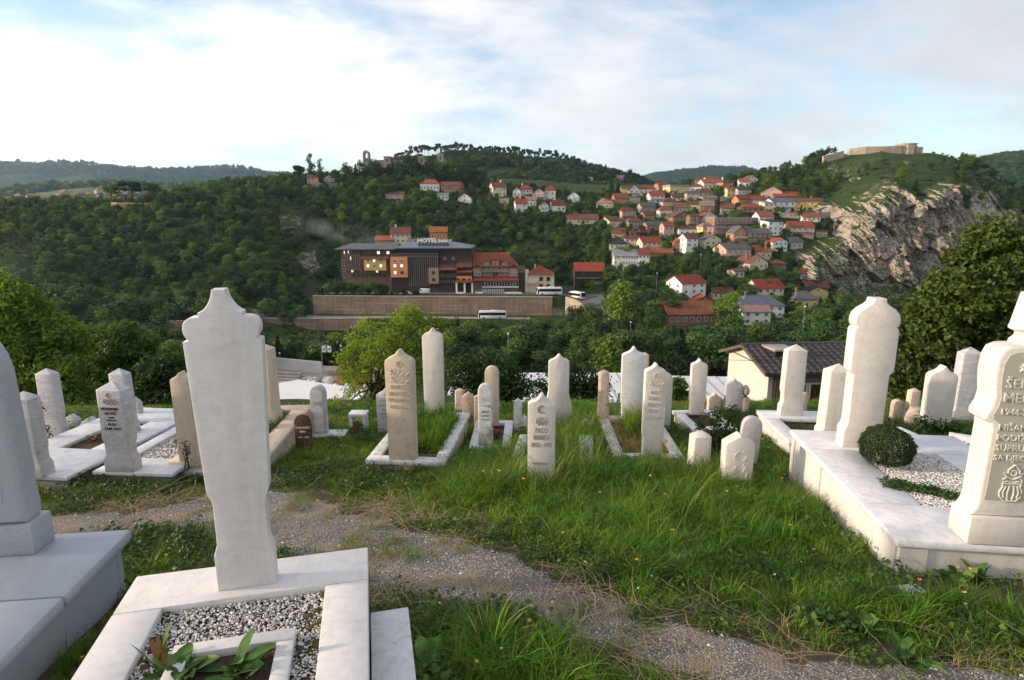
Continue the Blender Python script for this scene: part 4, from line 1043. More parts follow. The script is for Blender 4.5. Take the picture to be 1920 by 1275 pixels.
mb = MB(); [mb.box(HX(1310 + k * 26), HX(1310 + k * 26) + .25, .9, 1.19, -.2, HZ(712)) for k in range(8)]; mb.build('shopfront', m_slat, hotel)
for txt, xa, xb, yb, yt, m in (('HOTEL', 1055, 1290, 222, 170, m_whi), ('SARAY', 1296, 1462, 221, 184, m_whi)):
    me = text_mesh('sign_lettering', txt, 1.0, 0.12, m, bold=0.035)
    co = np.empty(len(me.vertices) * 3); me.vertices.foreach_get('co', co); co = co.reshape(-1, 3)
    w0 = co[:, 0].max() - co[:, 0].min(); h0 = co[:, 2].max() - co[:, 2].min()
    tw, th = HX(xb) - HX(xa), HZ(yt) - HZ(yb)
    co[:, 0] = (co[:, 0] - co[:, 0].min()) / w0 * tw + HX(xa); co[:, 2] = (co[:, 2] - co[:, 2].min()) / h0 * th + HZ(yb); co[:, 1] += 1.0
    me.vertices.foreach_set('co', co.ravel()); me.update()
    link(bpy.data.objects.new('sign_lettering', me), hotel)
part('sign_rail', m_slat, hotel, (HX(1050), HX(1465), 1.15, 1.3, HZ(226), HZ(224)), (HX(1100), HX(1100) + .15, 1.15, 1.3, HZ(270), HZ(226) - .003), (HX(1420), HX(1420) + .15, 1.15, 1.3, HZ(270), HZ(226) - .003))
tag(hotel, 'long dark timber hotel with yellow and orange bays and white sign letters on its roof', 'hotel')

# ------------------------------------------------------------------ red-roofed annex beside the hotel
def AX(x): return hx(860 + x / 6.375)
def AZ(y): return hz(420 + y / 6.375)
ann = empty('guest_house', (pxY(763, YH), YH, ZH))
m_anw = plain('annex_wall', (0.25, 0.175, 0.14), 0.85, 0.15, 0.4); m_red = roof_m('red')
part('wall', m_anw, ann, (AX(178), AX(712), 0, 16, ZB, AZ(500)))
mb = MB(); xa, xb, xr = AX(172), AX(700), AX(585); ze, zr = AZ(505), AZ(350)
mb.add([(xa, -1.5, ze), (xb, -1.5, ze), (xb, 17, ze), (xa, 17, ze), (xa, -1.5, ze + .3), (xb, -1.5, ze + .3), (xb, 17, ze + .3), (xa, 17, ze + .3), (xa, 7, zr), (xr, 7, zr)],
       [(3, 2, 1, 0), (0, 1, 5, 4), (1, 2, 6, 5), (2, 3, 7, 6), (3, 0, 4, 7), (4, 5, 9, 8), (6, 7, 8, 9), (7, 4, 8), (5, 6, 9)])
rf = mb.build('roof', m_red, ann)
part('roof_trim', m_whi, ann, (AX(585), AX(585) + .25, 6.9, 7.2, zr - .3, zr + .35))
for (xa, xb, yt, yb, k) in ((295, 388, 418, 498, 0), (388, 498, 400, 490, 1), (505, 602, 418, 498, 0)):
    w_ = AX(xb) - AX(xa); dm = MB(); z0, z1, z2 = AZ(yb), AZ(yt + (35 if not k else 25)), AZ(yt)
    c_ = (AX(xa) + AX(xb)) / 2
    dm.prism([(c_ - w_ / 2 + .3, z0), (c_ + w_ / 2 - .3, z0), (c_ + w_ / 2 - .3, z1), (c_, z2 - .25), (c_ - w_ / 2 + .3, z1)], -1.2, 5); dw = dm.build('dormer', m_anw if not k else plain('red_clad', (0.36, 0.07, 0.04), .8), rf)
    rm = MB(); rm.prism([(c_ - w_ / 2, z1 - .2), (c_, z2 - .2), (c_ + w_ / 2, z1 - .2), (c_ + w_ / 2, z1 + .05), (c_, z2 + .05), (c_ - w_ / 2, z1 + .05)], -1.7, 5.2); rm.build('dormer_roof', m_red, dw)
    for t in ((-.25, .25) if k else (0,)): window(ann, c_ + t * w_ * .8, -1.203, z0 + .3, .9, 1.2, 0, 'two')
for x in (225, 310, 350, 425, 455, 530, 580, 635, 660): window(ann, AX(x), -.004, AZ(618), .95, 1.25, 0, 'brown' if x % 2 else 'two')
for x in range(300, 600, 62): window(ann, AX(x), -.004, AZ(545), 1.5, 1.4, 0, 'two')
part('balcony', m_pnk, ann, (AX(285), AX(605), -1.2, -.004, AZ(622) + 1.9, AZ(545) - .3))
part('gable_bay', m_anw, ann, (AX(610), AX(705), -1.3, -.004, AZ(625), AZ(520)), (AX(178), AX(275), -1.3, -.004, AZ(625), AZ(520)))
for (xa, xb) in ((605, 712), (172, 282)):
    c_, w_ = (AX(xa) + AX(xb)) / 2, AX(xb) - AX(xa); rm = MB(); rm.prism([(c_ - w_ / 2, AZ(528)), (c_, AZ(480)), (c_ + w_ / 2, AZ(528)), (c_ + w_ / 2, AZ(528) + .25), (c_, AZ(480) + .25), (c_ - w_ / 2, AZ(528) + .25)], -1.8, 3); rm.build('gable_roof', m_red, ann)
    for t in (-.2, .2): window(ann, c_ + t * w_, -1.304, AZ(612), .9, 1.4, 0, 'two')
mb = MB(); mb.prismx([(-3.6, AZ(672)), (0, AZ(628)), (0, AZ(628) + .2), (-3.6, AZ(672) + .2)], AX(175), AX(716)); mb.build('awning_roof', roof_m('bright'), ann)
part('sunroom', m_wood, ann, (AX(285), AX(714), -2.6, -.01, AZ(742), AZ(673)))
for k in range(13): window(ann, AX(302 + 33 * k), -2.603, AZ(740), 1.05, 2.1, 0, 'wide')
part('sunroom_sill', m_whi, ann, (AX(285), AX(716), -2.9, -2.1, AZ(750), AZ(742) - .003))
for k in range(12): part('column', m_whi, ann, (AX(290 + 22 * k), AX(290 + 22 * k) + .32, -2.4, -2.1, -.3, AZ(768)))
part('base_wall', m_whi, ann, (AX(205), AX(290), -3.4, -3.0, -.3, .8), (AX(550), AX(755), -3.4, -3.0, -.3, .7))
tag(ann, 'red-roofed guest house with dormers and white sunroom beside the hotel', 'building')

sm = empty('house', (pxY(763, YH), YH, ZH))
part('wall', wall_m('cream'), sm, (AX(838), AX(1140), 0, 11, ZB, AZ(605)))
mb = MB(); xa, xb = AX(825), AX(1150); ze, zr = AZ(607), AZ(503)
mb.add([(xa, -.8, ze), (xb, -.8, ze), (xb, 12, ze), (xa, 12, ze), (xa, -.8, ze + .25), (xb, -.8, ze + .25), (xb, 12, ze + .25), (xa, 12, ze + .25), (AX(960), 5, zr), (AX(975), 5, zr)],
       [(3, 2, 1, 0), (0, 1, 5, 4), (1, 2, 6, 5), (2, 3, 7, 6), (3, 0, 4, 7), (4, 5, 9, 8), (6, 7, 8, 9), (7, 4, 8), (5, 6, 9)])
rf = mb.build('roof', roof_m('red'), sm); part('chimney', wall_m('pink'), rf, (AX(905), AX(905) + .7, 3, 3.7, ZH * 0 + AZ(560), AZ(485)))
for x in (984, 1070):
    for y in (682, 765): window(sm, AX(x), -.004, AZ(y), 1.7, 1.8, 0, 'brown')
part('annex', wall_m('cream'), sm, (AX(795), AX(836), 0.5, 9, ZB, AZ(562))); part('balcony', wall_m('paleyellow'), sm, (AX(836), AX(915), -1.4, -.004, AZ(712), AZ(690)))
tag(sm, 'cream house with red pyramid roof behind the left parked bus', 'house', GT)
sh = empty('shed', (pxY(763, YH), YH, ZH))
part('wall', m_wood, sh, (AX(718), AX(792), 1.0, 9, ZB, AZ(575))); mb = MB(); mb.prismx([(-.2, AZ(585)), (9.5, AZ(520)), (9.5, AZ(520) + .2), (-.2, AZ(585) + .2)], AX(714), AX(795)); mb.build('roof', roof_m('brown'), sh)
tag(sh, 'narrow dark shed squeezed between the guest house and the cream house', 'shed')

# ------------------------------------------------------------------ vehicles
m_bus = plain('bus_white', (0.74, 0.73, 0.70), 0.35, 0.06, 0.6, 5, 0.0, spec=0.5); m_tyre = plain('tyre', (0.02, 0.02, 0.02), 0.9, 0.1); m_rim = plain('rim', (0.35, 0.35, 0.36), 0.4, 0.1)
m_car = plain('car_silver', (0.45, 0.46, 0.48), 0.3, 0.05, 0.6, 5, 0.0, metal=0.5); m_carw = plain('car_white', (0.7, 0.7, 0.68), 0.35, 0.05, 0.6, 5, 0.0); m_blk = plain('black_glass', (0.012, 0.012, 0.014), 0.15, 0.1, spec=0.5)
m_lampr = plain('tail_lamp', (0.4, 0.02, 0.02), 0.3, 0.1); m_lampw = plain('head_lamp', (0.7, 0.7, 0.66), 0.2, 0.1)
def wheel(parent, x, y, r=0.48, w=0.3):
    mb = MB(); mb.tube([(x, y - w / 2, r), (x, y + w / 2, r)], r, 18); t = mb.build('wheel', m_tyre, parent)
    mb = MB(); mb.tube([(x, y - w / 2 - .01, r), (x, y - w / 2 + .05, r)], r * .55, 14); mb.build('rim', m_rim, t)
def bus(pos, rz, L, label, tilt=0.0):
    """front at -x, right-hand side at -y"""
    root = empty('tour_bus', pos, rz); root.rotation_euler = (0, tilt, rz)
    mb = MB(); W = 2.5; h = L / 2
    mb.prism([(-h + .10, .35), (h - .05, .35), (h, .9), (h - .04, 2.9), (h - .3, 3.25), (-h + .9, 3.3), (-h + .35, 3.1), (-h + .02, 1.2), (-h, .6)], -W / 2, W / 2)
    mb.build('body', m_bus, root, bevel=0.09, segs=2)
    mb = MB(); mb.box(-h + .95, h - .35, -W / 2 - .012, -W / 2 + .04, 1.55, 2.65); mb.build('side_windows', m_blk, root)
    for k in range(1, 6): part('window_pillar', m_wood, root, (-h + .95 + (L - 1.3) * k / 6, -h + 1.0 + (L - 1.3) * k / 6, -W / 2 - .02, -W / 2 + .03, 1.57, 2.63))
    mb = MB(); mb.box(-h + .95, h - .35, W / 2 - .04, W / 2 + .012, 1.55, 2.65); mb.build('side_windows', m_blk, root)
    mb = MB(); mb.add([(-h + .0, -1.12, 1.25), (-h + .0, 1.12, 1.25), (-h + .27, 1.12, 3.0), (-h + .27, -1.12, 3.0)], [(0, 1, 2, 3)]); mb.v = [(x - .02, y, z) for x, y, z in mb.v]; mb.build('windscreen', m_blk, root)
    part('rear_window', m_blk, root, (h - .05, h + .015, -1.0, 1.0, 1.7, 2.7))
    part('door', m_blk, root, (-h + .35, -h + .9, -W / 2 - .015, -W / 2 + .03, .5, 2.6))
    part('roof_unit', m_bus, root, (-.5, 2.2, -.8, .8, 3.26, 3.5), bevel=0.05)
    for s in (-1, 1):
        for x in (-h + 2.2, h - 2.6): wheel(root, x, s * (W / 2 - .1) - (0.0), .5)
        part('tail_lamp', m_lampr, root, (h - .06, h + .02, s * 1.05 - .12, s * 1.05 + .12, .9, 1.4))
        part('head_lamp', m_lampw, root, (-h - .02, -h + .1, s * .95 - .2, s * .95 + .2, .65, .95))
        part('mirror', m_blk, root, (-h - .35, -h - .05, s * 1.35 - .1, s * 1.35 + .1, 2.2, 2.8))
    return tag(root, label, 'bus', 'white tour buses')
p = at(1030, 552, 250); bus(Vector((p.x, p.y, zt(p.x, p.y) + .25)), R(3), 10.8, 'white tour bus parked in front of the cream red-roofed house')
p = hit(1082, 564, 215); bus(p + Vector((0, 0, 0.75)), R(122), 9.0, 'white coach seen from behind driving round the road bend', R(2.0))
p = at(923, 600, 235); bus(Vector((p.x, p.y, zt(p.x, p.y) + .2)), R(2), 11.5, 'white tour bus on the lower road half behind trees')
def car(pos, rz, label, m, van=False, L=4.3):
    root = empty('van' if van else 'parked_car', pos, rz); h = L / 2; W = 1.8
    mb = MB()
    if van: mb.prism([(-h, .4), (h, .4), (h, 2.2), (-h + 1.1, 2.25), (-h + .55, 1.35), (-h, 1.1)], -W / 2, W / 2)
    else: mb.prism([(-h, .35), (h, .35), (h, .95), (h - .5, 1.0), (h - 1.1, 1.45), (-h + 1.7, 1.45), (-h + 1.05, .95), (-h + .05, .85)], -W / 2, W / 2)
    mb.build('body', m, root, bevel=0.06)
    for s in (-1, 1):
        if van: part('side_window', m_blk, root, (-h + .95, -h + 1.8, s * W / 2 - .02, s * W / 2 + .02, 1.4, 2.0))
        else: part('side_window', m_blk, root, (-h + 1.75, h - 1.2, s * W / 2 - .02, s * W / 2 + .02, 1.0, 1.38))
        for x in (-h + .85, h - .85): wheel(root, x, s * (W / 2 - .08), .33, .22)
        part('head_lamp', m_lampw, root, (-h - .01, -h + .1, s * .65 - .15, s * .65 + .15, .65, .8))
    return tag(root, label, 'van' if van else 'car')
p = at(795, 547, 251); car(Vector((p.x, p.y, zt(p.x, p.y) + .2)), 0, 'white delivery van parked before the hotel', m_carw, True, 5.0)
p = at(748, 544, 253); car(Vector((p.x, p.y, zt(p.x, p.y) + .2)), 0.1, 'white car at the hotel front, partly behind bushes, farther from the van', m_carw)
p = at(763, 544, 253); car(Vector((p.x, p.y, zt(p.x, p.y) + .2)), -0.1, 'white car at the hotel front, partly behind bushes, nearer the van', m_carw)
p = hit(1119, 535, 200); car(p + Vector((0, -1.5, .35)), 0.1, 'silver car parked before the dark timber house', m_car)
p = hit(1579, 583, 150); car(p + Vector((0, 0, .25)), 0.6, 'light car parked on the road at the cliff foot', m_car)
p = hit(1204, 534, 200); car(p + Vector((0, 0, .3)), 0.0, 'grey car on the bend above the trees', m_car)

# ------------------------------------------------------------------ fortress on the cliff, ruined barracks, stone walls
Yf_ = 432.0; pf = at(1690, 288, Yf_); sf = depth(pf) / FPX
fort = empty('fortress', (at(1668, 288, Yf_)))
fb = Vector(fort.location)
def FX(px): return (px - 1668) * sf
def FZ(py): return Yf_ * vof(py) - fb.z
mb = MB(); xs_ = [1602, 1625, 1655, 1690]; tp = [277, 274, 274.5, 273]; bt = [290, 291, 293, 296]; dy = [6, 2, 0, 0]
for i in range(3):
    a, b = FX(xs_[i]), FX(xs_[i + 1])
    mb.add([(a, dy[i], FZ(bt[i]) - 4), (b, dy[i + 1], FZ(bt[i + 1]) - 4), (b, dy[i + 1], FZ(tp[i + 1])), (a, dy[i], FZ(tp[i])), (a, dy[i] + 4, FZ(bt[i]) - 4), (b, dy[i + 1] + 4, FZ(bt[i + 1]) - 4), (b, dy[i + 1] + 4, FZ(tp[i + 1])), (a, dy[i] + 4, FZ(tp[i]))],
           [(0, 1, 2, 3), (5, 4, 7, 6), (3, 2, 6, 7), (0, 3, 7, 4), (1, 5, 6, 2)])
mb.build('curtain_wall', m_sandwall, fort)
r_ = FX(1722) - FX(1690); mb = MB()
mb.lathe([(r_ * .54, -9), (r_ * .52, FZ(271.5)), (r_ * .56, FZ(270.8)), (r_ * .56, FZ(268))], 10, c=(FX(1707), 6)); mb.build('round_tower', m_sandwall, fort)
part('buttress', m_sandwall, fort, *[(FX(1692 + 9 * k), FX(1694 + 9 * k), 6 - r_ * .56 + abs(k - 1.5) * 1.0, 6, -9, FZ(273)) for k in range(4)])
part('tower_wing', m_sandwall, fort, (FX(1722) + .01, FX(1735), 3, 12, -9, FZ(274.5)))
part('tower_cap', m_conc, fort, (FX(1700), FX(1724), 2, 9, FZ(268) + .003, FZ(267.2)))
tag(fort, 'sand-coloured stone fortress with round tower on the cliff top', 'fortress')
pw = [at(1545, 294, 425), at(1565, 289, 427), at(1583, 284, 430)]
wall_along('fort_outer_wall', [(p.x, p.y) for p in pw], [at(1545, 292.5, 425).z, at(1565, 287, 427).z, at(1583, 282.5, 430).z], [p.z - 4 for p in pw], 1.5, m_sandwall, 'low ruined sandy wall on the slope left of the fortress', coping=False)
# ruined barracks with corner towers
Yr_ = 470.0; pr = at(760, 330, Yr_); sr = depth(pr) / FPX
ruin = empty('ruined_barracks', pr)
RX = lambda px: (px - 760) * sr
RZ = lambda py: Yr_ * vof(py) - pr.z
m_ruin = wallstone_mat('ruin_stone', (0.24, 0.20, 0.15), (0.38, 0.33, 0.26))
part('wall', m_ruin, ruin, (RX(700), RX(800), 4, 14, -8, RZ(299)))
mb = MB(); [mb.box(RX(722 + 3.9 * k), RX(724.2 + 3.9 * k), 3.9, 4.05, RZ(309), RZ(303)) for k in range(18)]; mb.build('window_openings', m_blk, ruin)
for a, b, top in ((721, 733, 294), (785, 797, 294), (821, 832, 289)):
    tw = part('tower', m_ruin, ruin, (RX(a), RX(b), 0, 5, -8, RZ(top))); part('tower_cap', m_conc, tw, (RX(a) - .5, RX(b) + .5, -.5, 5.5, RZ(top) + .003, RZ(top - 1)))
    part('opening', m_blk, tw, (RX((a + b) / 2 - 1.6), RX((a + b) / 2 + 1.6), -.05, .05, RZ(top + 10), RZ(top + 4)))
# gate tower with arch
tw = MB(); cx = RX(688); rr = RX(694) - cx
arc = [(cx + rr * cos(a), RZ(288) + rr * sin(a)) for a in np.linspace(0, pi, 12)]
inn = [(cx + rr * .5 * cos(a), RZ(289) + rr * .5 * sin(a)) for a in np.linspace(pi, 0, 10)]
tw.prism([(cx + rr, -8)] + arc + [(cx - rr, -8), (cx - rr * .5, -8)] + [(cx - rr * .5, RZ(295))] + inn + [(cx + rr * .5, RZ(295)), (cx + rr * .5, -8)], 0, 4); tw.build('arch_tower', m_ruin, ruin)
part('arch_sill', m_ruin, ruin, (cx - rr * .5 + .003, cx + rr * .5 - .003, .3, 3.7, -8, RZ(296)))
tag(ruin, 'ruined stone barracks with arched gate tower and square towers among dark trees', 'ruin')
pts = [hit(p, q, 200) for p, q in ((573, 356), (590, 354), (612, 356), (640, 352), (662, 349))]
wall_along('hill_wall', [(p.x, p.y) for p in pts], [p.y * vof(t) for p, t in zip(pts, (350, 344, 343, 342, 341))], [p.z - 3 for p in pts], 1.0, m_oldwall, 'crumbling sunlit stone wall along the ridge below tall trees', coping=False)
pts = [hit(p, q, 200) for p, q in ((735, 356), (765, 358), (790, 361), (825, 366), (845, 376), (880, 371), (905, 366), (930, 372))]
wall_along('hill_wall', [(p.x, p.y + 6) for p in pts], [p.y * vof(t) for p, t in zip(pts, (344, 345, 357, 362, 371, 362, 360, 364))], [p.z - 3 for p in pts], 1.0, m_oldwall, 'old grey stone wall below the white and brick houses on the ridge', coping=False)
# bastion with flat top under three trees
Yb_ = 338.0; pb = at(228, 388, Yb_); sb = depth(pb) / FPX
bas = empty('stone_bastion', pb)
mb = MB(); mb.add([(-29 * sb, 4, -6), (-8 * sb, 0, -6), (22 * sb, 3, -6), (40 * sb, 9, -6), (40 * sb, 25, -6), (-29 * sb, 25, -6)] + [(x, y, Yb_ * vof(379.5) - pb.z) for x, y in ((-28 * sb, 4), (-8 * sb, 0), (22 * sb, 3), (40 * sb, 9), (40 * sb, 25), (-28 * sb, 25))],
                  [(5, 4, 3, 2, 1, 0), (6, 7, 8, 9, 10, 11)] + [(i, (i + 1) % 6, (i + 1) % 6 + 6, i + 6) for i in range(6)])
mb.build('wall_body', plain('bastion_ochre', (0.46, 0.30, 0.13), 0.9, 0.3, 0.2, 3, 0.3, 0.1), bas)
tag(bas, 'low ochre stone bastion on the left ridge under three trees', 'bastion')
# ------------------------------------------------------------------ cream house with dark tile roof below the graveyard
Yc = 36.0
pc = at(1500, 776, Yc); sc = depth(pc) / FPX
ch = empty('cream_house', pc)
cX = lambda px: (px - 1500) * sc
cZ = lambda py: Yc * vof(py) - pc.z
m_crw = plain('cream_render', (0.55, 0.475, 0.41), 0.9, 0.07, 0.6, 20, 0.2, 0.01)
m_dtile = plain('dark_tile', (0.060, 0.050, 0.048), 0.55, 0.25, 1.2, 14, 0.3, 0.01, spec=0.4, objvar=0.2)
m_pvc = plain('pvc_white', (0.62, 0.57, 0.50), 0.4, 0.05)
m_trim = plain('trim_dark', (0.03, 0.025, 0.024), 0.6, 0.1)
# the house turned so that its gable faces left: long side along local x
ROT = R(5)
ch.rotation_euler = (0, 0, ROT)
hl = cX(1432)                                    # front corner
hwid, hdep = 12.6, 5.6
x0 = hl; x1 = hl + hwid
ze = cZ(693)
zr_ = ze + 0.95
# walls with window openings in the front
gable = MB(); gable.prismx([(0, -3.5), (hdep, -3.5), (hdep, ze), (hdep / 2, zr_ - .1), (0, ze)], x0, x0 + .3); gable.build('gable_wall', m_crw, ch)
wx0, wx1, wz0, wz1 = x0 + 1.4, x0 + 9.6, -0.5, cZ(718)
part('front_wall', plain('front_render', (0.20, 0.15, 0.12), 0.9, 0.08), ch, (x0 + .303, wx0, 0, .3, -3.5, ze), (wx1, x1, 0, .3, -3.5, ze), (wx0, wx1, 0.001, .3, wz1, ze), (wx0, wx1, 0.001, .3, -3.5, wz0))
part('back_wall', m_crw, ch, (x0 + .303, x1, hdep - .3, hdep, -3.5, ze)); part('back_gable', m_crw, ch, (x1, x1 + .3, 0, hdep, -3.5, ze))
part('floor', m_crw, ch, (x0 + .31, x1 - .01, .31, hdep - .31, -.7, -.5))
def clear_glass():
    if 'clear_glass' in MATS: return MATS['clear_glass']
    m, nt, p, out = nodes_of('clear_glass'); t = nt.nodes.new('ShaderNodeBsdfTransparent'); t.inputs[0].default_value = (.8, .82, .82, 1); g = nt.nodes.new('ShaderNodeBsdfGlossy'); g.inputs['Roughness'].default_value = .05
    ms = nt.nodes.new('ShaderNodeMixShader'); ms.inputs[0].default_value = .12; nt.links.new(t.outputs[0], ms.inputs[1]); nt.links.new(g.outputs[0], ms.inputs[2]); nt.links.new(ms.outputs[0], out.inputs[0]); MATS['clear_glass'] = m
    return m
m_curt = plain('curtain_ochre', (0.22, 0.16, 0.07), 0.95, 0.25, 3)
npan = 6
for k in range(npan):
    a = wx0 + (wx1 - wx0) * k / npan; b = wx0 + (wx1 - wx0) * (k + 1) / npan
    w_ = part('window', m_pvc, ch, (a + .02, a + .16, .06, .2, wz0, wz1), (b - .16, b - .02, .06, .2, wz0, wz1), (a + .163, b - .163, .06, .2, wz1 - .14, wz1), (a + .163, b - .163, .06, .2, wz0, wz0 + (.14 if k != 3 else .7)))
    mb = MB(); mb.box(a + .16, b - .16, .12, .135, wz0 + .14, wz1 - .14); pn = mb.build('pane', clear_glass(), w_)
    mb = MB(); n = 12
    vs = [(a + .1 + (b - a - .2) * i / n, .45 + .05 * (-1) ** i, z) for z in (wz0, wz1) for i in range(n + 1)]
    mb.add(vs, [(i, i + 1, i + n + 2, i + n + 1) for i in range(n)]); mb.build('curtain', m_curt, w_)
# roof: boards, fascia and separate tiles
oh, ov = .55, .5
slope = (zr_ - ze) / (hdep / 2); th = math.atan(slope); SL = math.hypot(hdep / 2 + oh, (hdep / 2 + oh) * slope)
rmb = MB(); rmb.prismx([(-oh, ze - oh * slope), (hdep / 2, zr_), (hdep + oh, ze - oh * slope), (hdep + oh, ze - oh * slope + .1), (hdep / 2, zr_ + .1), (-oh, ze - oh * slope + .1)], x0 - ov, x1 + ov)
roof_c = rmb.build('roof', m_trim, ch)
part('gable_board', m_whi, ch, (x0 - ov - .04, x0 - ov - .003, -.001, 0.0005, ze, ze + .01))
for sgn in (0, 1):
    mb = MB(); ya, yb = (-oh - .02, hdep / 2) if sgn == 0 else (hdep + oh + .02, hdep / 2)
    za = ze - oh * slope - .06
    mb.add([(x0 - ov - .05, ya, za), (x0 - ov - .05, yb, zr_ - .06), (x0 - ov - .05, yb, zr_ + .16), (x0 - ov - .05, ya, za + .22), (x0 - ov - .003, ya, za), (x0 - ov - .003, yb, zr_ - .06), (x0 - ov - .003, yb, zr_ + .16), (x0 - ov - .003, ya, za + .22)],
           [(0, 1, 2, 3), (7, 6, 5, 4), (0, 4, 5, 1), (3, 2, 6, 7), (0, 3, 7, 4), (1, 5, 6, 2)]); mb.build('barge_board', plain('barge_brown', (0.10, 0.07, 0.05), .7), roof_c)
# tile: wavy plate, local x right, y up the slope
tw_, tl_ = 0.46, 0.40
def tile_mesh():
    mb = MB(); n = 8; top, bot = [], []
    for j, (yy, zz_) in enumerate(((0, .055), (tl_ + .04, .02))):
        for i in range(n + 1):
            x = tw_ * i / n; w = .035 * sin(2 * pi * i / n) 
            top.append((x, yy, zz_ + w)); bot.append((x, yy, zz_ + w - .03))
    mb.add(top + bot, [(i, i + 1, i + n + 2, i + n + 1) for i in range(n)] + [(i + 2 * (n + 1), i + 2 * (n + 1) + n + 1, i + 2 * (n + 1) + n + 2, i + 2 * (n + 1) + 1) for i in range(n)] + [(i, i + 2 * (n + 1), i + 1 + 2 * (n + 1), i + 1) for i in range(n)])
    return mb.mesh('tile', m_dtile, smooth=True)
tme = tile_mesh()
nc, nr = int((hwid + 2 * ov) / tw_) + 1, int(SL / tl_) + 1
rows_ = []
for r in range(nr):
    for c in range(nc):
        o = bpy.data.objects.new('tile', tme)
        s = r * tl_ - .02; jit = random.Random(r * 91 + c).uniform(-.006, .006)
        o.location = (x0 - ov + c * tw_, -oh + s * cos(th), ze - oh * slope + .1 + s * sin(th) + jit); o.rotation_euler = (th, 0, 0)
        link(o, roof_c)
mb = MB(); mb.tube([(x0 - ov - .05, hdep / 2, zr_ + .13), (x1 + ov, hdep / 2, zr_ + .13)], .11, 10); mb.build('ridge_cap', m_dtile, roof_c)
part('gutter', m_trim, roof_c, (x0 - ov, x1 + ov, -oh - .16, -oh - .04, ze - oh * slope - .04, ze - oh * slope + .08))
mb = MB(); mb.tube([(x0 + .5, -oh - .1, ze - oh * slope), (x0 + .45, -.12, ze - .7), (x0 + .45, -.12, -3)], .05, 8); mb.build('downpipe', m_trim, ch)
# chimney block with a slab lid near the gable
chm = part('chimney', m_trim, roof_c, (x0 + 1.0, x0 + 2.2, hdep * .22, hdep * .45, ze + .4, zr_ + .0)); part('chimney_lid', m_conc, chm, (x0 + .8, x0 + 2.4, hdep * .18, hdep * .49, zr_ + .003, zr_ + .14), bevel=.02)
part('band', m_trim, ch, (x0 - .02, x0 + .001, -.0, hdep, ze + .05, ze + .12), (x0 - .02, x0 + .001, 0, hdep, -1.3, -1.22))
tag(ch, 'cream gabled house with dark tiled roof just below the graveyard', 'house')

# ------------------------------------------------------------------ white hall roofs on the slope
m_white_roof = plain('white_sheet_roof', (0.62, 0.62, 0.62), 0.5, 0.08, 0.4, 6, 0.1, 0.01)
def hall(px0, px1, pyr, pye, Y, dpt, n, label, rz=0.0, wallm=None):
    p = at((px0 + px1) / 2, pye, Y); s = depth(p) / FPX; w = (px1 - px0) * s
    root = empty('hall', p, rz); zr = (Y + dpt) * vof(pyr) - p.z
    part('wall', wallm or wall_m('pink'), root, (-w / 2 + .3, w / 2 - .3, .3, dpt - .3, -5, -.05))
    for k in range(n):
        a, b = -w / 2 + w * k / n, -w / 2 + w * (k + 1) / n
        mb = MB(); mb.add([(a, 0, 0), (b - .02, 0, 0), (b - .02, dpt, zr), (a, dpt, zr), (a, 0, .12), (b - .02, 0, .12), (b - .02, dpt, zr + .12), (a, dpt, zr + .12)], [(3, 2, 1, 0), (4, 5, 6, 7), (0, 1, 5, 4), (1, 2, 6, 5), (2, 3, 7, 6), (3, 0, 4, 7)]); mb.build('roof_panel', m_white_roof, root)
        mb = MB(); mb.add([(b - .06, 0, .12), (b + .02, 0, .12), (b + .02, dpt, zr + .12), (b - .06, dpt, zr + .12), (b - .06, 0, .17), (b + .02, 0, .17), (b + .02, dpt, zr + .17), (b - .06, dpt, zr + .17)], [(4, 5, 6, 7), (0, 1, 5, 4), (1, 2, 6, 5), (2, 3, 7, 6), (3, 0, 4, 7)]); mb.build('seam', m_conc, root)
    return tag(root, label, 'hall', 'white-roofed halls below the graveyard')
hall(960, 1246, 701, 757, 46, 9, 10, 'long white sheet-metal roof seen behind the central headstones')
hall(1240, 1425, 707, 764, 42, 9, 7, 'white sheet-metal roof with dark seams beside the cream house', R(-4))
hall(838, 870, 706, 742, 44, 8, 2, 'small white roof corner left of the central dark shrub')

# ------------------------------------------------------------------ stonecutters' yard in the valley, left of centre
m_yard = plain('yard_floor', (0.36, 0.29, 0.23), 0.95, 0.3, 0.12, 3, 0.3, 0.05)
m_slab = plain('yard_slab', (0.70, 0.68, 0.64), 0.7, 0.1, 0.15, 3, 0.1, 0.02)
za = -33.0
def yard_pt(px, py): return at_z(px, py, za)
mb = MB(); q = [yard_pt(*k) for k in ((440, 800), (800, 800), (740, 690), (440, 680))]; mb.add(q, [(0, 1, 2, 3)]); tag(mb.build('yard', m_yard), kind='structure')
mb = MB(); q = [yard_pt(*k) for k in ((505, 790), (640, 800), (690, 742), (560, 722), (520, 730))]
q2 = [k + Vector((0, 0, 1.2)) for k in q]; mb.add(q + q2, [(5, 6, 7, 8, 9)] + [(i, (i + 1) % 5, (i + 1) % 5 + 5, i + 5) for i in range(5)])
o = mb.build('concrete_platform', m_slab); tag(o, 'broad white concrete platform in the stone yard', 'platform')
a, b = yard_pt(500, 690), yard_pt(603, 700)
wall_along('yard_wall', [(a.x, a.y), (b.x, b.y)], [za + 2.6] * 2, [za - 1] * 2, .3, plain('yard_wall_white', (0.62, 0.60, 0.56), .9, .15, .2), 'white boundary wall at the back of the stone yard', coping=False)
rs = random.Random(12)
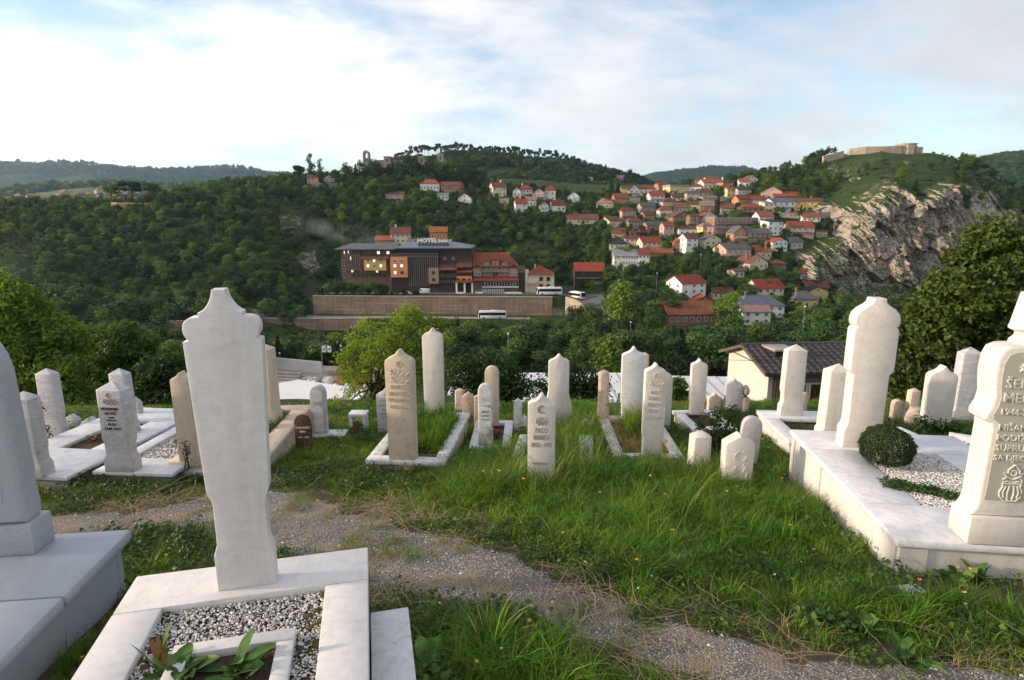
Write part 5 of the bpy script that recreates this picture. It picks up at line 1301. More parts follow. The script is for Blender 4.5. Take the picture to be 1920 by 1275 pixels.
for k in range(4):
    a = yard_pt(505, 705 + k * 6); b = yard_pt(566 - 3 * k, 707 + k * 6)
    mb = MB(); mb.box(0, (b - a).length, -.5, .5, 0, .9); o = mb.build('stone_row', plain('cut_stone', (0.40, 0.34, 0.28), .9, .25, .5), None, a, math.atan2(b.y - a.y, b.x - a.x)); tag(o, ('farthest', 'second', 'third', 'nearest')[k] + ' long row of cut stone blocks in the yard', 'stone row', 'rows of cut stone')
def boulder(name, p, r, m, seed, label, cat='stone block', group=None, squash=.7):
    rg = random.Random(seed); bm = bmesh.new(); bmesh.ops.create_icosphere(bm, subdivisions=2, radius=1)
    ax = [Vector((rg.gauss(0, 1), rg.gauss(0, 1), rg.gauss(0, 1))).normalized() for _ in range(9)]; of = [rg.uniform(.55, .85) for _ in ax]
    for v in bm.verts:
        for a_, f in zip(ax, of):
            dd = v.co.dot(a_)
            if dd > f: v.co -= a_ * (dd - f)
        v.co = Vector((v.co.x * r, v.co.y * r * .8, v.co.z * r * squash))
    me = bpy.data.meshes.new(name); bm.to_mesh(me); bm.free(); me.materials.append(m)
    o = bpy.data.objects.new(name, me); o.location = p; o.rotation_euler = (0, 0, rg.uniform(0, 6)); link(o)
    return tag(o, label, cat, group)
m_mb = plain('rough_marble', (0.60, 0.58, 0.55), .8, .2, .6)
for i in range(26):
    px, py = rs.uniform(575, 690), rs.uniform(700, 742)
    boulder('stone_block', yard_pt(px, py) + Vector((0, 0, .3)), (rs.uniform(1.3, 1.9) if i % 2 else rs.uniform(.6, 1.1)), m_mb if rs.random() < .7 else plain('cut_stone', (0.4, 0.34, 0.28)), i, '%s pale stone block lying in the stone yard' % ('rough big' if i % 2 else 'rough small'), group='rough blocks in the stone yard')
p = yard_pt(660, 722); o = part('site_hut', wall_m('orange'), None, (-3, 3, 0, 4, 0, 2.6)); o.location = p; tag(o, 'low orange-brown hut at the right end of the yard wall', 'hut')
mb = MB(); mb.prismx([(-.4, 2.5), (4.4, 3.1), (4.4, 3.25), (-.4, 2.65)], -3.4, 3.4); mb.build('roof', roof_m('brown'), o)
# small dome beside the platform
p = yard_pt(558, 784) + Vector((0, 0, 1.0)); mb = MB(); mb.lathe([(1.6, -4), (1.6, 0), (1.48, .55), (1.1, 1.05), (.55, 1.4), (.02, 1.5)], 18); o = mb.build('small_dome', m_white_roof, None, p, smooth=True); tag(o, 'small white dome behind the brown wooden marker', 'dome')
mb = MB(); [mb.box(-2 + .4 * k, -1.75 + .4 * k, -6, 6, 0, .25) for k in range(12)]

# ------------------------------------------------------------------ street lamps, flags, cables
m_pole = plain('lamp_pole', (0.24, 0.24, 0.24), .5, .1); m_globe = plain('lamp_globe', (0.8, 0.8, 0.78), .3, .02)
def lamp(px, pb, pt, Y, label):
    p = at(px, pb, Y); h = Y * vof(pt) - p.z; r = empty('street_lamp', p)
    mb = MB(); mb.tube([(0, 0, -3), (0, 0, h - .3)], [.06, .045], 8); mb.build('pole', m_pole, r)
    mb = MB(); mb.lathe([(.02, h - .22), (.13, h - .18), (.19, h), (.13, h + .15), (.02, h + .19)], 12); mb.build('globe', m_globe, r, smooth=True)
    mb = MB(); mb.lathe([(.07, h - .32), (.08, h - .24)], 10); mb.build('collar', m_pole, r)
    return tag(r, label, 'street lamp', 'street lamps')
lamp(527, 694, 662, 132, 'globe street lamp by the white wall of the stone yard')
lamp(953, 668, 626, 120, 'slim street lamp before the dark wood in the middle of the valley')
lamp(1313, 494, 477, 268, 'globe street lamp beside the tall narrow white house')
lamp(1182, 622, 604, 170, 'street lamp standing among the dark valley trees')
lamp(1168, 521, 502, 230, 'street lamp in front of the long white block')
lamp(1231, 534, 512, 225, 'street lamp on the bend above the valley trees')
lamp(1507, 600, 575, 150, 'street lamp below the grey-roofed yellow house')
lamp(1578, 288, 277, 431, 'thin lamp on the skyline left of the fortress')
lamp(640, 664, 648, 130, 'grey pole right of the two flags')
p = at(605, 690, 130); fl = empty('flag_pole', p); h = 130 * vof(648) - p.z
mb = MB(); mb.tube([(0, 0, -2), (0, 0, h)], .07, 8); mb.build('pole', m_pole, fl)
for k in range(2):
    n = 8; mb = MB(); vs = [(.1 + k * 1.15 + .95 * i / n, .12 * sin(i * 1.1), h - j * 1.5 - .1 * i / n) for j in (0, 1) for i in range(n + 1)]
    mb.add(vs, [(i, i + 1, i + n + 2, i + n + 1) for i in range(n)]); f_ = mb.build('flag', m_whi, fl, smooth=True)
    part('emblem', m_blk, f_, (.45 + k * 1.15, .72 + k * 1.15, -.16, -.14, h - 1.0, h - .6))
tag(fl, 'pole with two white flags bearing dark emblems behind the yard', 'flag')
m_cab = plain('cable_black', (0.02, 0.02, 0.02), .6, .1)
def cable(pts, Y, r, label):
    ps = [at(a, b, Y) for a, b in pts]; mb = MB(); mb.tube(ps, r, 6); tag(mb.build('cable', m_cab, None), label, 'cable')
def cat(a, b, sag, n=24): return [(a[0] + (b[0] - a[0]) * t, a[1] + (b[1] - a[1]) * t + sag * 4 * t * (1 - t)) for t in np.linspace(0, 1, n)]
cable(cat((-500, 520), (900, 655), 14), 30, .016, 'thin overhead cable crossing in front of the left trees')
cable(cat((420, 610), (2100, 690), 20), 34, .012, 'thin overhead cable crossing the valley behind the headstones')
# ------------------------------------------------------------------ trees
m_bark = plain('bark', (0.075, 0.058, 0.043), 0.95, 0.3, 2.0, 14, 0.6, 0.03)
m_barkpine = plain('bark_pine', (0.13, 0.085, 0.06), 0.95, 0.3, 2.0, 14, 0.6, 0.03)
L_DARK = leaf_mat('leaf_dark', (0.0170, 0.0452, 0.0130), (0.0521, 0.1075, 0.0282), 0.3, objvar=.45)
L_MID = leaf_mat('leaf_mid', (0.0303, 0.0731, 0.0165), (0.0852, 0.1559, 0.0353), 0.33, objvar=.4)
L_LIGHT = leaf_mat('leaf_light', (0.0614, 0.1280, 0.0230), (0.1664, 0.2432, 0.0422), 0.4, objvar=.35)
L_YEL = leaf_mat('leaf_yellowgreen', (0.10, 0.18, 0.020), (0.30, 0.38, 0.050), 0.45, objvar=0)
L_CON = leaf_mat('needle_dark', (0.012, 0.026, 0.012), (0.028, 0.050, 0.020), 0.12)
L_LIND = leaf_mat('leaf_linden', (0.035, 0.068, 0.010), (0.115, 0.150, 0.024), 0.38, objvar=0)
def leaf_cards(Pn, Nn, size, tint, rng, asp=0.62, droop=0.25):
    n = len(Pn)
    Nn = Nn / (np.linalg.norm(Nn, axis=1, keepdims=True) + 1e-9)
    q = rng.normal(size=(n, 3)); a = q - (q * Nn).sum(1, keepdims=True) * Nn; a /= np.linalg.norm(a, axis=1, keepdims=True) + 1e-9
    b = np.cross(Nn, a); s = np.asarray(size)[:, None]
    base = Pn - a * s * 0.5; tip = Pn + a * s * 0.5 - Nn * s * droop * 0.4
    l = Pn + b * s * asp * 0.5 + Nn * s * 0.06 - a * s * 0.05; r = Pn - b * s * asp * 0.5 + Nn * s * 0.06 - a * s * 0.05
    V = np.stack([base, r, tip, l], 1).reshape(-1, 3)
    F = np.arange(4 * n).reshape(-1, 4)
    return V, F, np.repeat(tint, 4)
def crown_points(lobes, n, rng, shell=0.55, bump_=0.22):
    lobes = np.array(lobes, float); w = (lobes[:, 3] * lobes[:, 4] * lobes[:, 5]) ** (2 / 3.); w /= w.sum()
    k = rng.choice(len(lobes), n, p=w)
    d = rng.normal(size=(n, 3)); d /= np.linalg.norm(d, axis=1, keepdims=True)
    rr = (shell + (1 - shell) * rng.random(n)) 
    nb = vnoise(d[:, 0] * 2.6 + k * 7.1, d[:, 1] * 2.6, d[:, 2] * 2.6, seed=5)
    rr = rr * (1 + bump_ * nb)
    Pn = lobes[k, :3] + d * lobes[k, 3:6] * rr[:, None]
    Nn = d / lobes[k, 3:6] * lobes[k, 3:6].mean(1, keepdims=True) * 0.9 + rng.normal(size=(n, 3)) * 0.55 + np.array([0, 0, 0.35])
    lt = rng.random(len(lobes))
    tint = np.clip(0.35 * lt[k] + 0.5 * rng.random(n) + 0.15 * np.clip(nb, -1, 1), 0, 1)
    return Pn, Nn, tint
def far_tree_mesh(seed, kind):
    rng = np.random.default_rng(seed)
    mbt = MB()
    if kind == 'broad':
        lobes = []; nl = int(rng.integers(9, 14))
        for i in range(nl):
            a = rng.uniform(0, 2 * pi); t = rng.uniform(0, 1); rad = 0.30 * (1 - abs(t - .4) * 1.0) * rng.uniform(.45, 1)
            r = rng.uniform(.11, .20)
            lobes.append((rad * cos(a), rad * sin(a), .28 + .58 * t, r * rng.uniform(.9, 1.25), r * rng.uniform(.9, 1.25), r * rng.uniform(.75, 1.0)))
        lobes.append((0, 0, .52, .20, .20, .26))
        Pn, Nn, tint = crown_points(lobes, 1300, rng, .6, .3); size = rng.uniform(.035, .075, len(Pn))
        mbt.tube([(0, 0, -.15), (0, 0, .15), (.02, .01, .5)], [.028, .022, .012], 6)
        for k in range(4):
            l = lobes[k]; mbt.tube([(0, 0, .25 + .05 * k), (l[0] * .6, l[1] * .6, l[2] - .03)], [.014, .006], 5)
    elif kind == 'shrub':
        lobes = [(rng.uniform(-.3, .3), rng.uniform(-.3, .3), rng.uniform(.2, .65), *(rng.uniform(.16, .3) * np.array([1, 1, .85]))) for _ in range(9)]
        Pn, Nn, tint = crown_points(lobes, 800, rng, .5, .3); size = rng.uniform(.06, .12, len(Pn))
        mbt.tube([(0, 0, -.1), (0, 0, .4)], [.03, .012], 5)
    elif kind == 'spruce':
        n = 1000; t = rng.random(n) ** .8; a = rng.uniform(0, 2 * pi, n); tier = np.floor(t * 9) / 9
        rad = .24 * (1 - t) * (1.0 - .45 * ((t - tier) * 9)) * (.5 + .5 * rng.random(n)) + .012
        Pn = np.stack([rad * np.cos(a), rad * np.sin(a), .08 + .92 * t], 1); Nn = np.stack([np.cos(a) * .6, np.sin(a) * .6, np.full(n, .6)], 1) + rng.normal(size=(n, 3)) * .4
        tint = rng.random(n); size = rng.uniform(.04, .08, n); mbt.tube([(0, 0, -.1), (0, 0, .95)], [.02, .004], 6)
    elif kind == 'pine':
        lobes = [(rng.uniform(-.15, .15), rng.uniform(-.15, .15), rng.uniform(.62, .92), *(rng.uniform(.09, .15) * np.array([1.2, 1.2, .7]))) for _ in range(8)]
        Pn, Nn, tint = crown_points(lobes, 560, rng, .4, .3); size = rng.uniform(.05, .10, len(Pn))
        mbt.tube([(0, 0, -.1), (.01, 0, .4), (.0, .0, .85)], [.022, .018, .008], 6)
        for k in range(5): l = lobes[k]; mbt.tube([(0, 0, .5 + .06 * k), (l[0], l[1], l[2])], [.009, .004], 4)
    elif kind == 'poplar':
        lobes = [(rng.uniform(-.05, .05), rng.uniform(-.05, .05), .2 + .75 * i / 11, *(np.array([.13, .13, .10]) * (1 - .5 * (i / 11) ** 2) * rng.uniform(.8, 1.2))) for i in range(12)]
        Pn, Nn, tint = crown_points(lobes, 700, rng, .4, .35); size = rng.uniform(.03, .06, len(Pn)); mbt.tube([(0, 0, -.1), (0, 0, .9)], [.018, .004], 6)
    elif kind == 'umbrella':
        lobes = [(rng.uniform(-.34, .34), rng.uniform(-.2, .2), rng.uniform(.55, .92), *(rng.uniform(.12, .2) * np.array([1.15, 1, .6]))) for _ in range(10)]
        Pn, Nn, tint = crown_points(lobes, 1500, rng, .45, .3); size = rng.uniform(.05, .085, len(Pn)); mbt.tube([(0, 0, -.05), (.02, 0, .3), (.05, 0, .6)], [.028, .024, .014], 6)
        for k in range(6): l = lobes[k]; mbt.tube([(.02, 0, .3 + .04 * k), (l[0] * .8, l[1] * .8, l[2])], [.013, .005], 5)
    V, F, T_ = leaf_cards(Pn, Nn, size, tint, rng, asp=.8)
    return V, F, T_, mbt
TREE = {}
def tree_proto(key, seed, kind, leafm, barkm=None):
    V, F, T_, mbt = far_tree_mesh(seed, kind)
    cm = np_mesh('crown', V, F, leafm, smooth=False, attr={'tint': ('POINT', T_)})
    tm_ = mbt.mesh('trunk', barkm or m_bark, smooth=True)
    # joined version for scattering
    tv = np.array([v.co for v in tm_.vertices]); 
    fs = []
    jm = bpy.data.meshes.new('tree_' + key)
    bm = bmesh.new(); bm.from_mesh(cm); nf = len(bm.faces); bm.from_mesh(tm_); bm.faces.ensure_lookup_table()
    for f in bm.faces[nf:]: f.material_index = 1
    bm.to_mesh(jm); bm.free(); jm.materials.clear(); jm.materials.append(leafm); jm.materials.append(barkm or m_bark)
    TREE[key] = (tm_, cm, jm)
for i, (sd, mt) in enumerate(((11, L_DARK), (12, L_MID), (13, L_DARK), (14, L_MID), (15, L_LIGHT), (16, L_DARK))): tree_proto('b%d' % i, sd, 'broad', mt)
tree_proto('s0', 21, 'shrub', L_MID); tree_proto('s1', 22, 'shrub', L_DARK); tree_proto('s2', 23, 'shrub', L_LIGHT)
tree_proto('c0', 31, 'spruce', L_CON); tree_proto('c1', 32, 'spruce', L_CON)
tree_proto('p0', 41, 'pine', L_CON, m_barkpine); tree_proto('p1', 42, 'pine', L_CON, m_barkpine); tree_proto('p2', 43, 'pine', L_CON, m_barkpine)
tree_proto('l0', 51, 'poplar', L_DARK); tree_proto('u0', 61, 'umbrella', L_MID); tree_proto('u1', 62, 'umbrella', L_DARK); tree_proto('u2', 63, 'umbrella', L_MID)
def place_tree(key, pos, h, rz, label, group, name='broadleaf_tree', wide=1.0, cat='tree'):
    tr, cr, _ = TREE[key]
    r = empty(name, pos, rz); r.scale = (h * wide, h * wide, h)
    link(bpy.data.objects.new('trunk', tr), r); link(bpy.data.objects.new('crown', cr), r)
    return tag(r, label, cat, group)
def scatter(name, pos, rot, scl, idx, meshes, label=None, cat=None, kind='stuff', wide=None):
    """one object whose points carry copies of the given meshes"""
    src = bpy.data.collections.new(name + '_source')
    for i, me in enumerate(meshes): src.objects.link(bpy.data.objects.new('%s_piece_%02d' % (name, i), me))
    me = bpy.data.meshes.new(name); n = len(pos)
    me.vertices.add(n); me.vertices.foreach_set('co', np.asarray(pos, np.float32).ravel())
    a = me.attributes.new('rot', 'FLOAT_VECTOR', 'POINT'); a.data.foreach_set('vector', np.asarray(rot, np.float32).ravel())
    a = me.attributes.new('scl', 'FLOAT_VECTOR', 'POINT'); a.data.foreach_set('vector', np.asarray(scl, np.float32).ravel())
    a = me.attributes.new('idx', 'INT', 'POINT'); a.data.foreach_set('value', np.asarray(idx, np.int32))
    ng = bpy.data.node_groups.new(name, 'GeometryNodeTree')
    ng.interface.new_socket('Geometry', in_out='INPUT', socket_type='NodeSocketGeometry'); ng.interface.new_socket('Geometry', in_out='OUTPUT', socket_type='NodeSocketGeometry')
    N = ng.nodes; gi = N.new('NodeGroupInput'); go = N.new('NodeGroupOutput'); ip = N.new('GeometryNodeInstanceOnPoints'); ci = N.new('GeometryNodeCollectionInfo')
    ci.inputs['Collection'].default_value = src; ci.inputs['Separate Children'].default_value = True; ci.inputs['Reset Children'].default_value = True
    def na(nm, ty):
        k = N.new('GeometryNodeInputNamedAttribute'); k.data_type = ty; k.inputs['Name'].default_value = nm
        return [s for s in k.outputs if s.enabled][0]
    lk = ng.links.new
    lk(gi.outputs[0], ip.inputs['Points']); lk(ci.outputs[0], ip.inputs['Instance']); ip.inputs['Pick Instance'].default_value = True
    lk(na('idx', 'INT'), ip.inputs['Instance Index']); lk(na('rot', 'FLOAT_VECTOR'), ip.inputs['Rotation']); lk(na('scl', 'FLOAT_VECTOR'), ip.inputs['Scale']); lk(ip.outputs[0], go.inputs[0])
    o = link(bpy.data.objects.new(name, me)); md = o.modifiers.new('scatter', 'NODES'); md.node_group = ng
    return tag(o, label, cat, None, kind)

# --- individually placed ridge and town trees
def rt(px, pb, pt, key, label, group=None, name='broadleaf_tree', Y=None, wide=1.0):
    p = hit(px, pb, 150) if Y is None else at(px, pb, Y)
    return place_tree(key, p, p.y * (vof(pt) - vof(pb)), px * 1.7, label, group, name, wide)
rt(210, 382, 344, 'u0', 'broad tree at the left end of the ochre bastion', 'three trees on the bastion', Y=346, wide=1.25)
rt(248, 381, 337, 'u1', 'middle tree of the three on the ochre bastion', 'three trees on the bastion', Y=347, wide=1.2)
rt(288, 382, 340, 'u2', 'windswept tree at the right end of the ochre bastion', 'three trees on the bastion', Y=346, wide=1.15)
rt(584, 345, 286, 'l0', 'tallest slender tree on the ridge beside the yellow house', 'tall ridge trees', 'poplar_tree', wide=1.3)
rt(602, 345, 296, 'l0', 'slightly shorter slender tree right of the tallest one on the ridge', 'tall ridge trees', 'poplar_tree', wide=1.2)
rt(561, 350, 308, 'u1', 'open-crowned tree left of the two tall slender ridge trees', 'tall ridge trees')
for k, (px, pt, key) in enumerate(((648, 302, 'b0'), (668, 308, 'c0'), (700, 296, 'b2'), (712, 300, 'b5'), (766, 286, 'b0'), (775, 290, 'b2'), (845, 296, 'b3'), (868, 300, 'b5'), (890, 306, 'b0'), (820, 300, 'b2'), (630, 315, 'b5'), (905, 312, 'b3'), (682, 299, 'b2'), (692, 303, 'b5'), (726, 304, 'b0'), (738, 306, 'c0'), (752, 300, 'b2'), (790, 303, 'b5'), (806, 298, 'b3'), (832, 303, 'b2'))):
    rt(px, 342 if px < 800 else 350, pt, key, 'large dark tree in front of the ruined barracks', 'dark trees at the ruined barracks', Y=448 if px > 690 else 430, wide=1.15)
rt(1146, 372, 336, 'c0', 'dark conifer left of the upper town houses, taller of two', 'conifers in the town', 'spruce_tree', wide=1.3)
rt(1158, 374, 340, 'c1', 'dark conifer left of the upper town houses, right of the taller one', 'conifers in the town', 'spruce_tree', wide=1.3)
rt(1345, 404, 366, 'c0', 'dark spruce between the brick houses in mid-town', 'conifers in the town', 'spruce_tree')
rt(1500, 413, 384, 'c1', 'dark spruce below the bright yellow house', 'conifers in the town', 'spruce_tree')
rt(1362, 612, 545, 'b4', 'big round tree between the long brick building and the white hip-roofed house', 'large trees in the valley', wide=1.15)
rt(1158, 625, 520, 'b4', 'largest round tree beside the road bend', 'large trees in the valley', wide=1.0, Y=180)
rt(1125, 505, 462, 'b4', 'light green round tree left of the long white block', 'large trees in the valley', wide=1.1)
rt(1190, 600, 548, 'b1', 'round tree right of the largest road-bend tree', 'large trees in the valley', wide=1.2, Y=178)
# pines on the far ridge
rp = random.Random(77)
for i in range(110):
    px = 742 + (1086 - 742) * i / 109 + rp.uniform(-2, 2)
    Y = 896 + rp.uniform(-8, 4); u = (px - 960) / FPX / (CP + SP * .25)
    z = float(hill_z('pine_hill', np.array([u * Y]), np.array([Y]))[0])
    place_tree('p%d' % rp.randrange(3), (u * Y, Y, z - 1), rp.uniform(12, 20), rp.uniform(0, 6), 'pine standing on the skyline of the far ridge', 'pines along the far ridge', 'pine_tree', rp.uniform(.5, .8))

# --- the woods of the hillside
rng = np.random.default_rng(4)
sp_ = 5.0
gx, gy = np.meshgrid(np.arange(-420, 470, sp_), np.arange(118, 470, sp_), indexing='ij')
gx = (gx + rng.uniform(-2.2, 2.2, gx.shape)).ravel(); gy = (gy + rng.uniform(-2.2, 2.2, gy.shape)).ravel()
gz = T(gx, gy)
PXs, PYs = proj(gx, gy, gz)
hgt = rng.uniform(5.0, 9.0, len(gx)) * np.where(gy < 225, 1.25, 1.0) * (1 + .25 * fbm(gx / 30, gy / 30, seed=77))
PT = proj(gx, gy, gz + hgt)[1]
dens = np.full(len(gx), 0.86)
inb = (PXs > -80) & (PXs < 2000)
def in_rect(a, b, c, d): return (PXs > a) & (PXs < c) & (PYs > b) & (PYs < d)
clear = np.zeros(len(gx), bool)
for poly in CLIFFS: 
    sdv = poly_sd(PXs, PYs, poly)
    dens = np.where(sdv > -3, np.where(poly is BIG_CLIFF, 0.05, 0.0), dens)
grassy = poly_sd(PXs, PYs, [(1515,330),(1575,285),(1740,285),(1800,330),(1790,360),(1745,352),(1668,333),(1612,362),(1540,372)])
dens = np.where(grassy > 0, 0.06, dens)
dens = np.where(poly_sd(PXs, PYs, [(1800,315),(1930,345),(1930,480),(1840,450)]) > 0, 0.2, dens)
dens = np.where(poly_sd(PXs, PYs, [(940,470),(985,455),(1045,470),(1040,530),(985,500),(935,500)]) > 0, 0.12, dens)
dens = np.where(poly_sd(PXs, PYs, [(610,390),(700,420),(720,455),(640,460),(560,440)]) > 0, 0.5, dens)
dens = np.where((gy > 225) & (gy < 291) & (PXs > 575) & (PXs < 1065), 0.0, dens)
dens = np.where(poly_sd(PXs, PYs, [(1062,545),(1130,550),(1130,600),(1090,625),(1065,600)]) > 0, 0.0, dens)
dens = np.where((gy < 140) & (PXs > 470) & (PXs < 790), 0.0, dens)
dens = np.where((PXs > 220) & (PXs < 350) & (PYs > 626) & (PYs < 645), 0.0, dens)
dens = np.where((PXs > 1050) & (PXs < 1560) & (PYs < 560) & (PYs > 330), dens * 0.85, dens)
dens = np.where((gy > 425) & (PXs > 820), dens * .5, dens)
dens = np.where(poly_sd(PXs, PYs, [(1585, 240), (1800, 240), (1800, 322), (1740, 306), (1590, 306)]) > 0, 0.0, dens)
ok = rng.random(len(gx)) < dens
crw = 0.42 * hgt * FPX / gy
for (a, b, c, d, hy) in HOUSES:
    hh = d - b
    front = (gy < hy + 4) & (PXs + crw * .4 > a) & (PXs - crw * .4 < c) & (PT < d - .40 * hh) & (PYs > b)
    ok &= ~front
WALLR = [(-20, 458, 62, 516, 330), (532, 392, 564, 424, 380), (562, 468, 596, 500, 340), (590, 553, 1055, 590, 243), (486, 597, 680, 612, 228), (895, 584, 950, 596, 234), (150, 372, 300, 384, 330), (572, 340, 662, 354, 380), (735, 345, 790, 362, 380), (313, 602, 345, 630, 180), (600, 690, 700, 740, 120)]
for (a, b, c, d, hy) in WALLR: ok &= ~((gy < hy) & (PXs + crw > a) & (PXs - crw < c) & (PT < d) & (PYs > b))
idx = np.where(ok)[0]
kk = np.array([('b0', 'b1', 'b2', 'b3', 'b4', 'b5', 's0', 'c0')[q] for q in rng.choice(8, len(gx), p=[.18, .20, .16, .18, .11, .10, .04, .03])])
# the 300 that show largest in the picture become trees of their own
vis = inb & (PT < 690) & (PXs > 0) & (PXs < 1920)
score = np.where(vis, hgt / gy, 0)
order = idx[np.argsort(-score[idx])]
single, rest = order[:285], order[285:]
rest = rest[(PXs[rest] > -250) & (PXs[rest] < 2150)]
LANDMARKS = [(0, 600, 'the left picture edge'), (130, 600, 'the left yellow-green tree'), (260, 600, 'the left mid green tree'), (330, 615, 'the short grey-brown wall'), (400, 560, 'the top of the big near headstone'), (520, 640, 'the lower retaining wall'), (610, 650, 'the two flags'), (740, 600, 'the feathery acacia'), (860, 620, 'the slender lower end of the pale road'), (923, 610, 'the bus on the lower road'), (953, 645, 'the slim valley lamp'), (1040, 620, 'the curved parapet'), (1110, 640, 'the road bend'), (1190, 610, 'the largest round road-bend tree'), (1182, 660, 'the valley tree lamp'), (1297, 620, 'the long brick building'), (1362, 610, 'the big round tree by the brick building'), (1428, 620, 'the blue-grey hip roof'), (1500, 620, 'the cream house roof'), (1520, 590, 'the grey-roofed yellow house'), (1600, 610, 'the onion-topped headstone'), (1700, 600, 'the cliff foot'), (1800, 600, 'the large right tree'), (1330, 660, 'the cream house gable'), (1220, 680, 'the white roofs')]
for i in single:
    px = PXs[i]
    lx_, _, lm = min(LANDMARKS, key=lambda q: (q[0] - px) ** 2 + 2.0 * (q[1] - .5 * (PT[i] + PYs[i])) ** 2)
    g = 'trees of the left valley wood' if lx_ < 420 else 'trees below the retaining walls' if lx_ < 1060 else 'trees in the right valley wood'
    lb = '%s %s tree nearest %s' % ('tall' if hgt[i] > 9.5 else 'small' if hgt[i] < 7.0 else 'medium', {'b0': 'dark round', 'b1': 'mid green round', 'b2': 'dark uneven', 'b3': 'mid green uneven', 'b4': 'light green', 'b5': 'dark dense', 's0': 'low bushy', 'c0': 'dark conical'}[kk[i]], lm)
    place_tree(kk[i], (gx[i], gy[i], gz[i] - .3), hgt[i], rng.uniform(0, 6.28), lb, g, 'spruce_tree' if kk[i] == 'c0' else 'broadleaf_tree', rng.uniform(.95, 1.35))
keys = ['b0', 'b1', 'b2', 'b3', 'b4', 'b5', 's0', 'c0']
n = len(rest); w_ = rng.uniform(.95, 1.4, n)
scatter('hillside_forest', np.stack([gx[rest], gy[rest], gz[rest] - .3], 1), np.stack([np.zeros(n), np.zeros(n), rng.uniform(0, 6.28, n)], 1),
        np.stack([hgt[rest] * w_, hgt[rest] * w_, hgt[rest]], 1), [keys.index(k) for k in kk[rest]], [TREE[k][2] for k in keys], 'dense green wood covering the hillsides across the valley', 'wood')
# undergrowth: small shrubs over open hillside, cliff ledges, gardens
m = 9000
ux = rng.uniform(-300, 420, m); uy = rng.uniform(200, 450, m); uz = T(ux, uy); a_, b_ = proj(ux, uy, uz)
k_ = (a_ > -60) & (a_ < 1980) & ~((uy > 226) & (uy < 291) & (a_ > 575) & (a_ < 1070))
sdc = poly_sd(a_, b_, BIG_CLIFF); k_ &= (sdc < 0)
k_ &= ~((grassy := poly_sd(a_, b_, [(1515,330),(1575,285),(1740,285),(1800,330),(1790,360),(1745,352),(1668,333),(1612,362),(1540,372)])) > 0) | ((rng.random(m) < .4) & (b_ > 306))
ux, uy, uz, hs = ux[k_], uy[k_], uz[k_], rng.uniform(.6, 2.3, k_.sum()); n = len(ux)
scatter('undergrowth', np.stack([ux, uy, uz - .1], 1), np.stack([np.zeros(n), np.zeros(n), rng.uniform(0, 6.28, n)], 1), np.stack([hs * 1.2, hs * 1.2, hs], 1), rng.integers(0, 3, n), [TREE[k][2] for k in ('s0', 's1', 's2')], 'low scrub growing between trees and houses on the hillside', 'scrub')
# garden trees and hedges between the town houses
m = 2600
ux = rng.uniform(40, 260, m); uy = rng.uniform(190, 470, m); uz = T(ux, uy); a_, b_ = proj(ux, uy, uz); hs = rng.uniform(2.6, 6.0, m); c_ = proj(ux, uy, uz + hs)[1]
k_ = (a_ > 1060) & (a_ < 1570) & (b_ > 330) & (b_ < 600) & ~(poly_sd(a_, b_, BIG_CLIFF) > -4)
for (a, b, c, d, hy) in HOUSES: k_ &= ~((uy < hy + 3) & (a_ > a - 1) & (a_ < c + 1) & (c_ < d - .52 * (d - b)) & (b_ > b))
ux, uy, uz, hs = ux[k_], uy[k_], uz[k_], hs[k_]; n = len(ux)
scatter('garden_trees', np.stack([ux, uy, uz - .2], 1), np.stack([np.zeros(n), np.zeros(n), rng.uniform(0, 6.28, n)], 1), np.stack([hs * 1.1, hs * 1.1, hs], 1), rng.integers(0, 4, n), [TREE[k][2] for k in ('b1', 'b4', 's0', 'b0')], 'small garden trees and hedges between the town houses', 'garden trees')
# bushes along the top of the retaining wall, before the hotel
for i in range(20):
    px = 592 + 10.2 * i + rp.uniform(-4, 4); Y = rp.uniform(246, 249); p = at(px, 556, Y); p.z = float(T(p.x, p.y))
    h = (rp.uniform(5.0, 8.0) if px < 735 else rp.uniform(2.2, 4.0))
    place_tree(('s0', 's1', 's0')[i % 3], p, h, i, 'green bush on top of the tall retaining wall before the hotel', 'bushes before the hotel', 'bush', rp.uniform(.9, 1.2), 'bush')
# woods on the farther hills
def hill_wood(name, hn, cnt, y0, y1, px0, px1, h0, h1, keys, label, py_ok=None):
    Y = rng.uniform(y0, y1, cnt); px = rng.uniform(px0, px1, cnt); u = (px - 960) / FPX / (CP + SP * .25); X = u * Y; z = hill_z(hn, X, Y)
    keep = fbm(X / 120, Y / 120, seed=19) > -.25 if py_ok is None else py_ok(X, Y, z)
    X, Y, z = X[keep], Y[keep], z[keep]; n = len(X); h = rng.uniform(h0, h1, n); w = rng.uniform(1.0, 1.6, n)
    scatter(name, np.stack([X, Y, z - 1], 1), np.stack([np.zeros(n), np.zeros(n), rng.uniform(0, 6.28, n)], 1), np.stack([h * w, h * w, h], 1), rng.integers(0, len(keys), n), [TREE[k][2] for k in keys], label, 'wood')
hill_wood('ridge_forest', 'pine_hill', 4800, 570, 850, 560, 1230, 7, 13, ['b0', 'b2', 'c0', 'b3', 'p0', 'b5'], 'dark wood on the slope below the far pine ridge')
hill_wood('gorge_forest', 'gorge_hill', 6500, 760, 1420, 1700, 2100, 8, 14, ['b1', 'b3', 'b1', 'b0'], 'green wood on the rounded hill at far right', lambda X, Y, z: np.ones(len(X), bool))
hill_wood('valley_trees', 'valley_slope', 5200, 720, 2300, -250, 600, 10, 18, ['b1', 'b3', 'b4', 'b0'], 'scattered trees of the distant valley at far left', lambda X, Y, z: fbm(X / 170, Y / 170, seed=29) > .02)
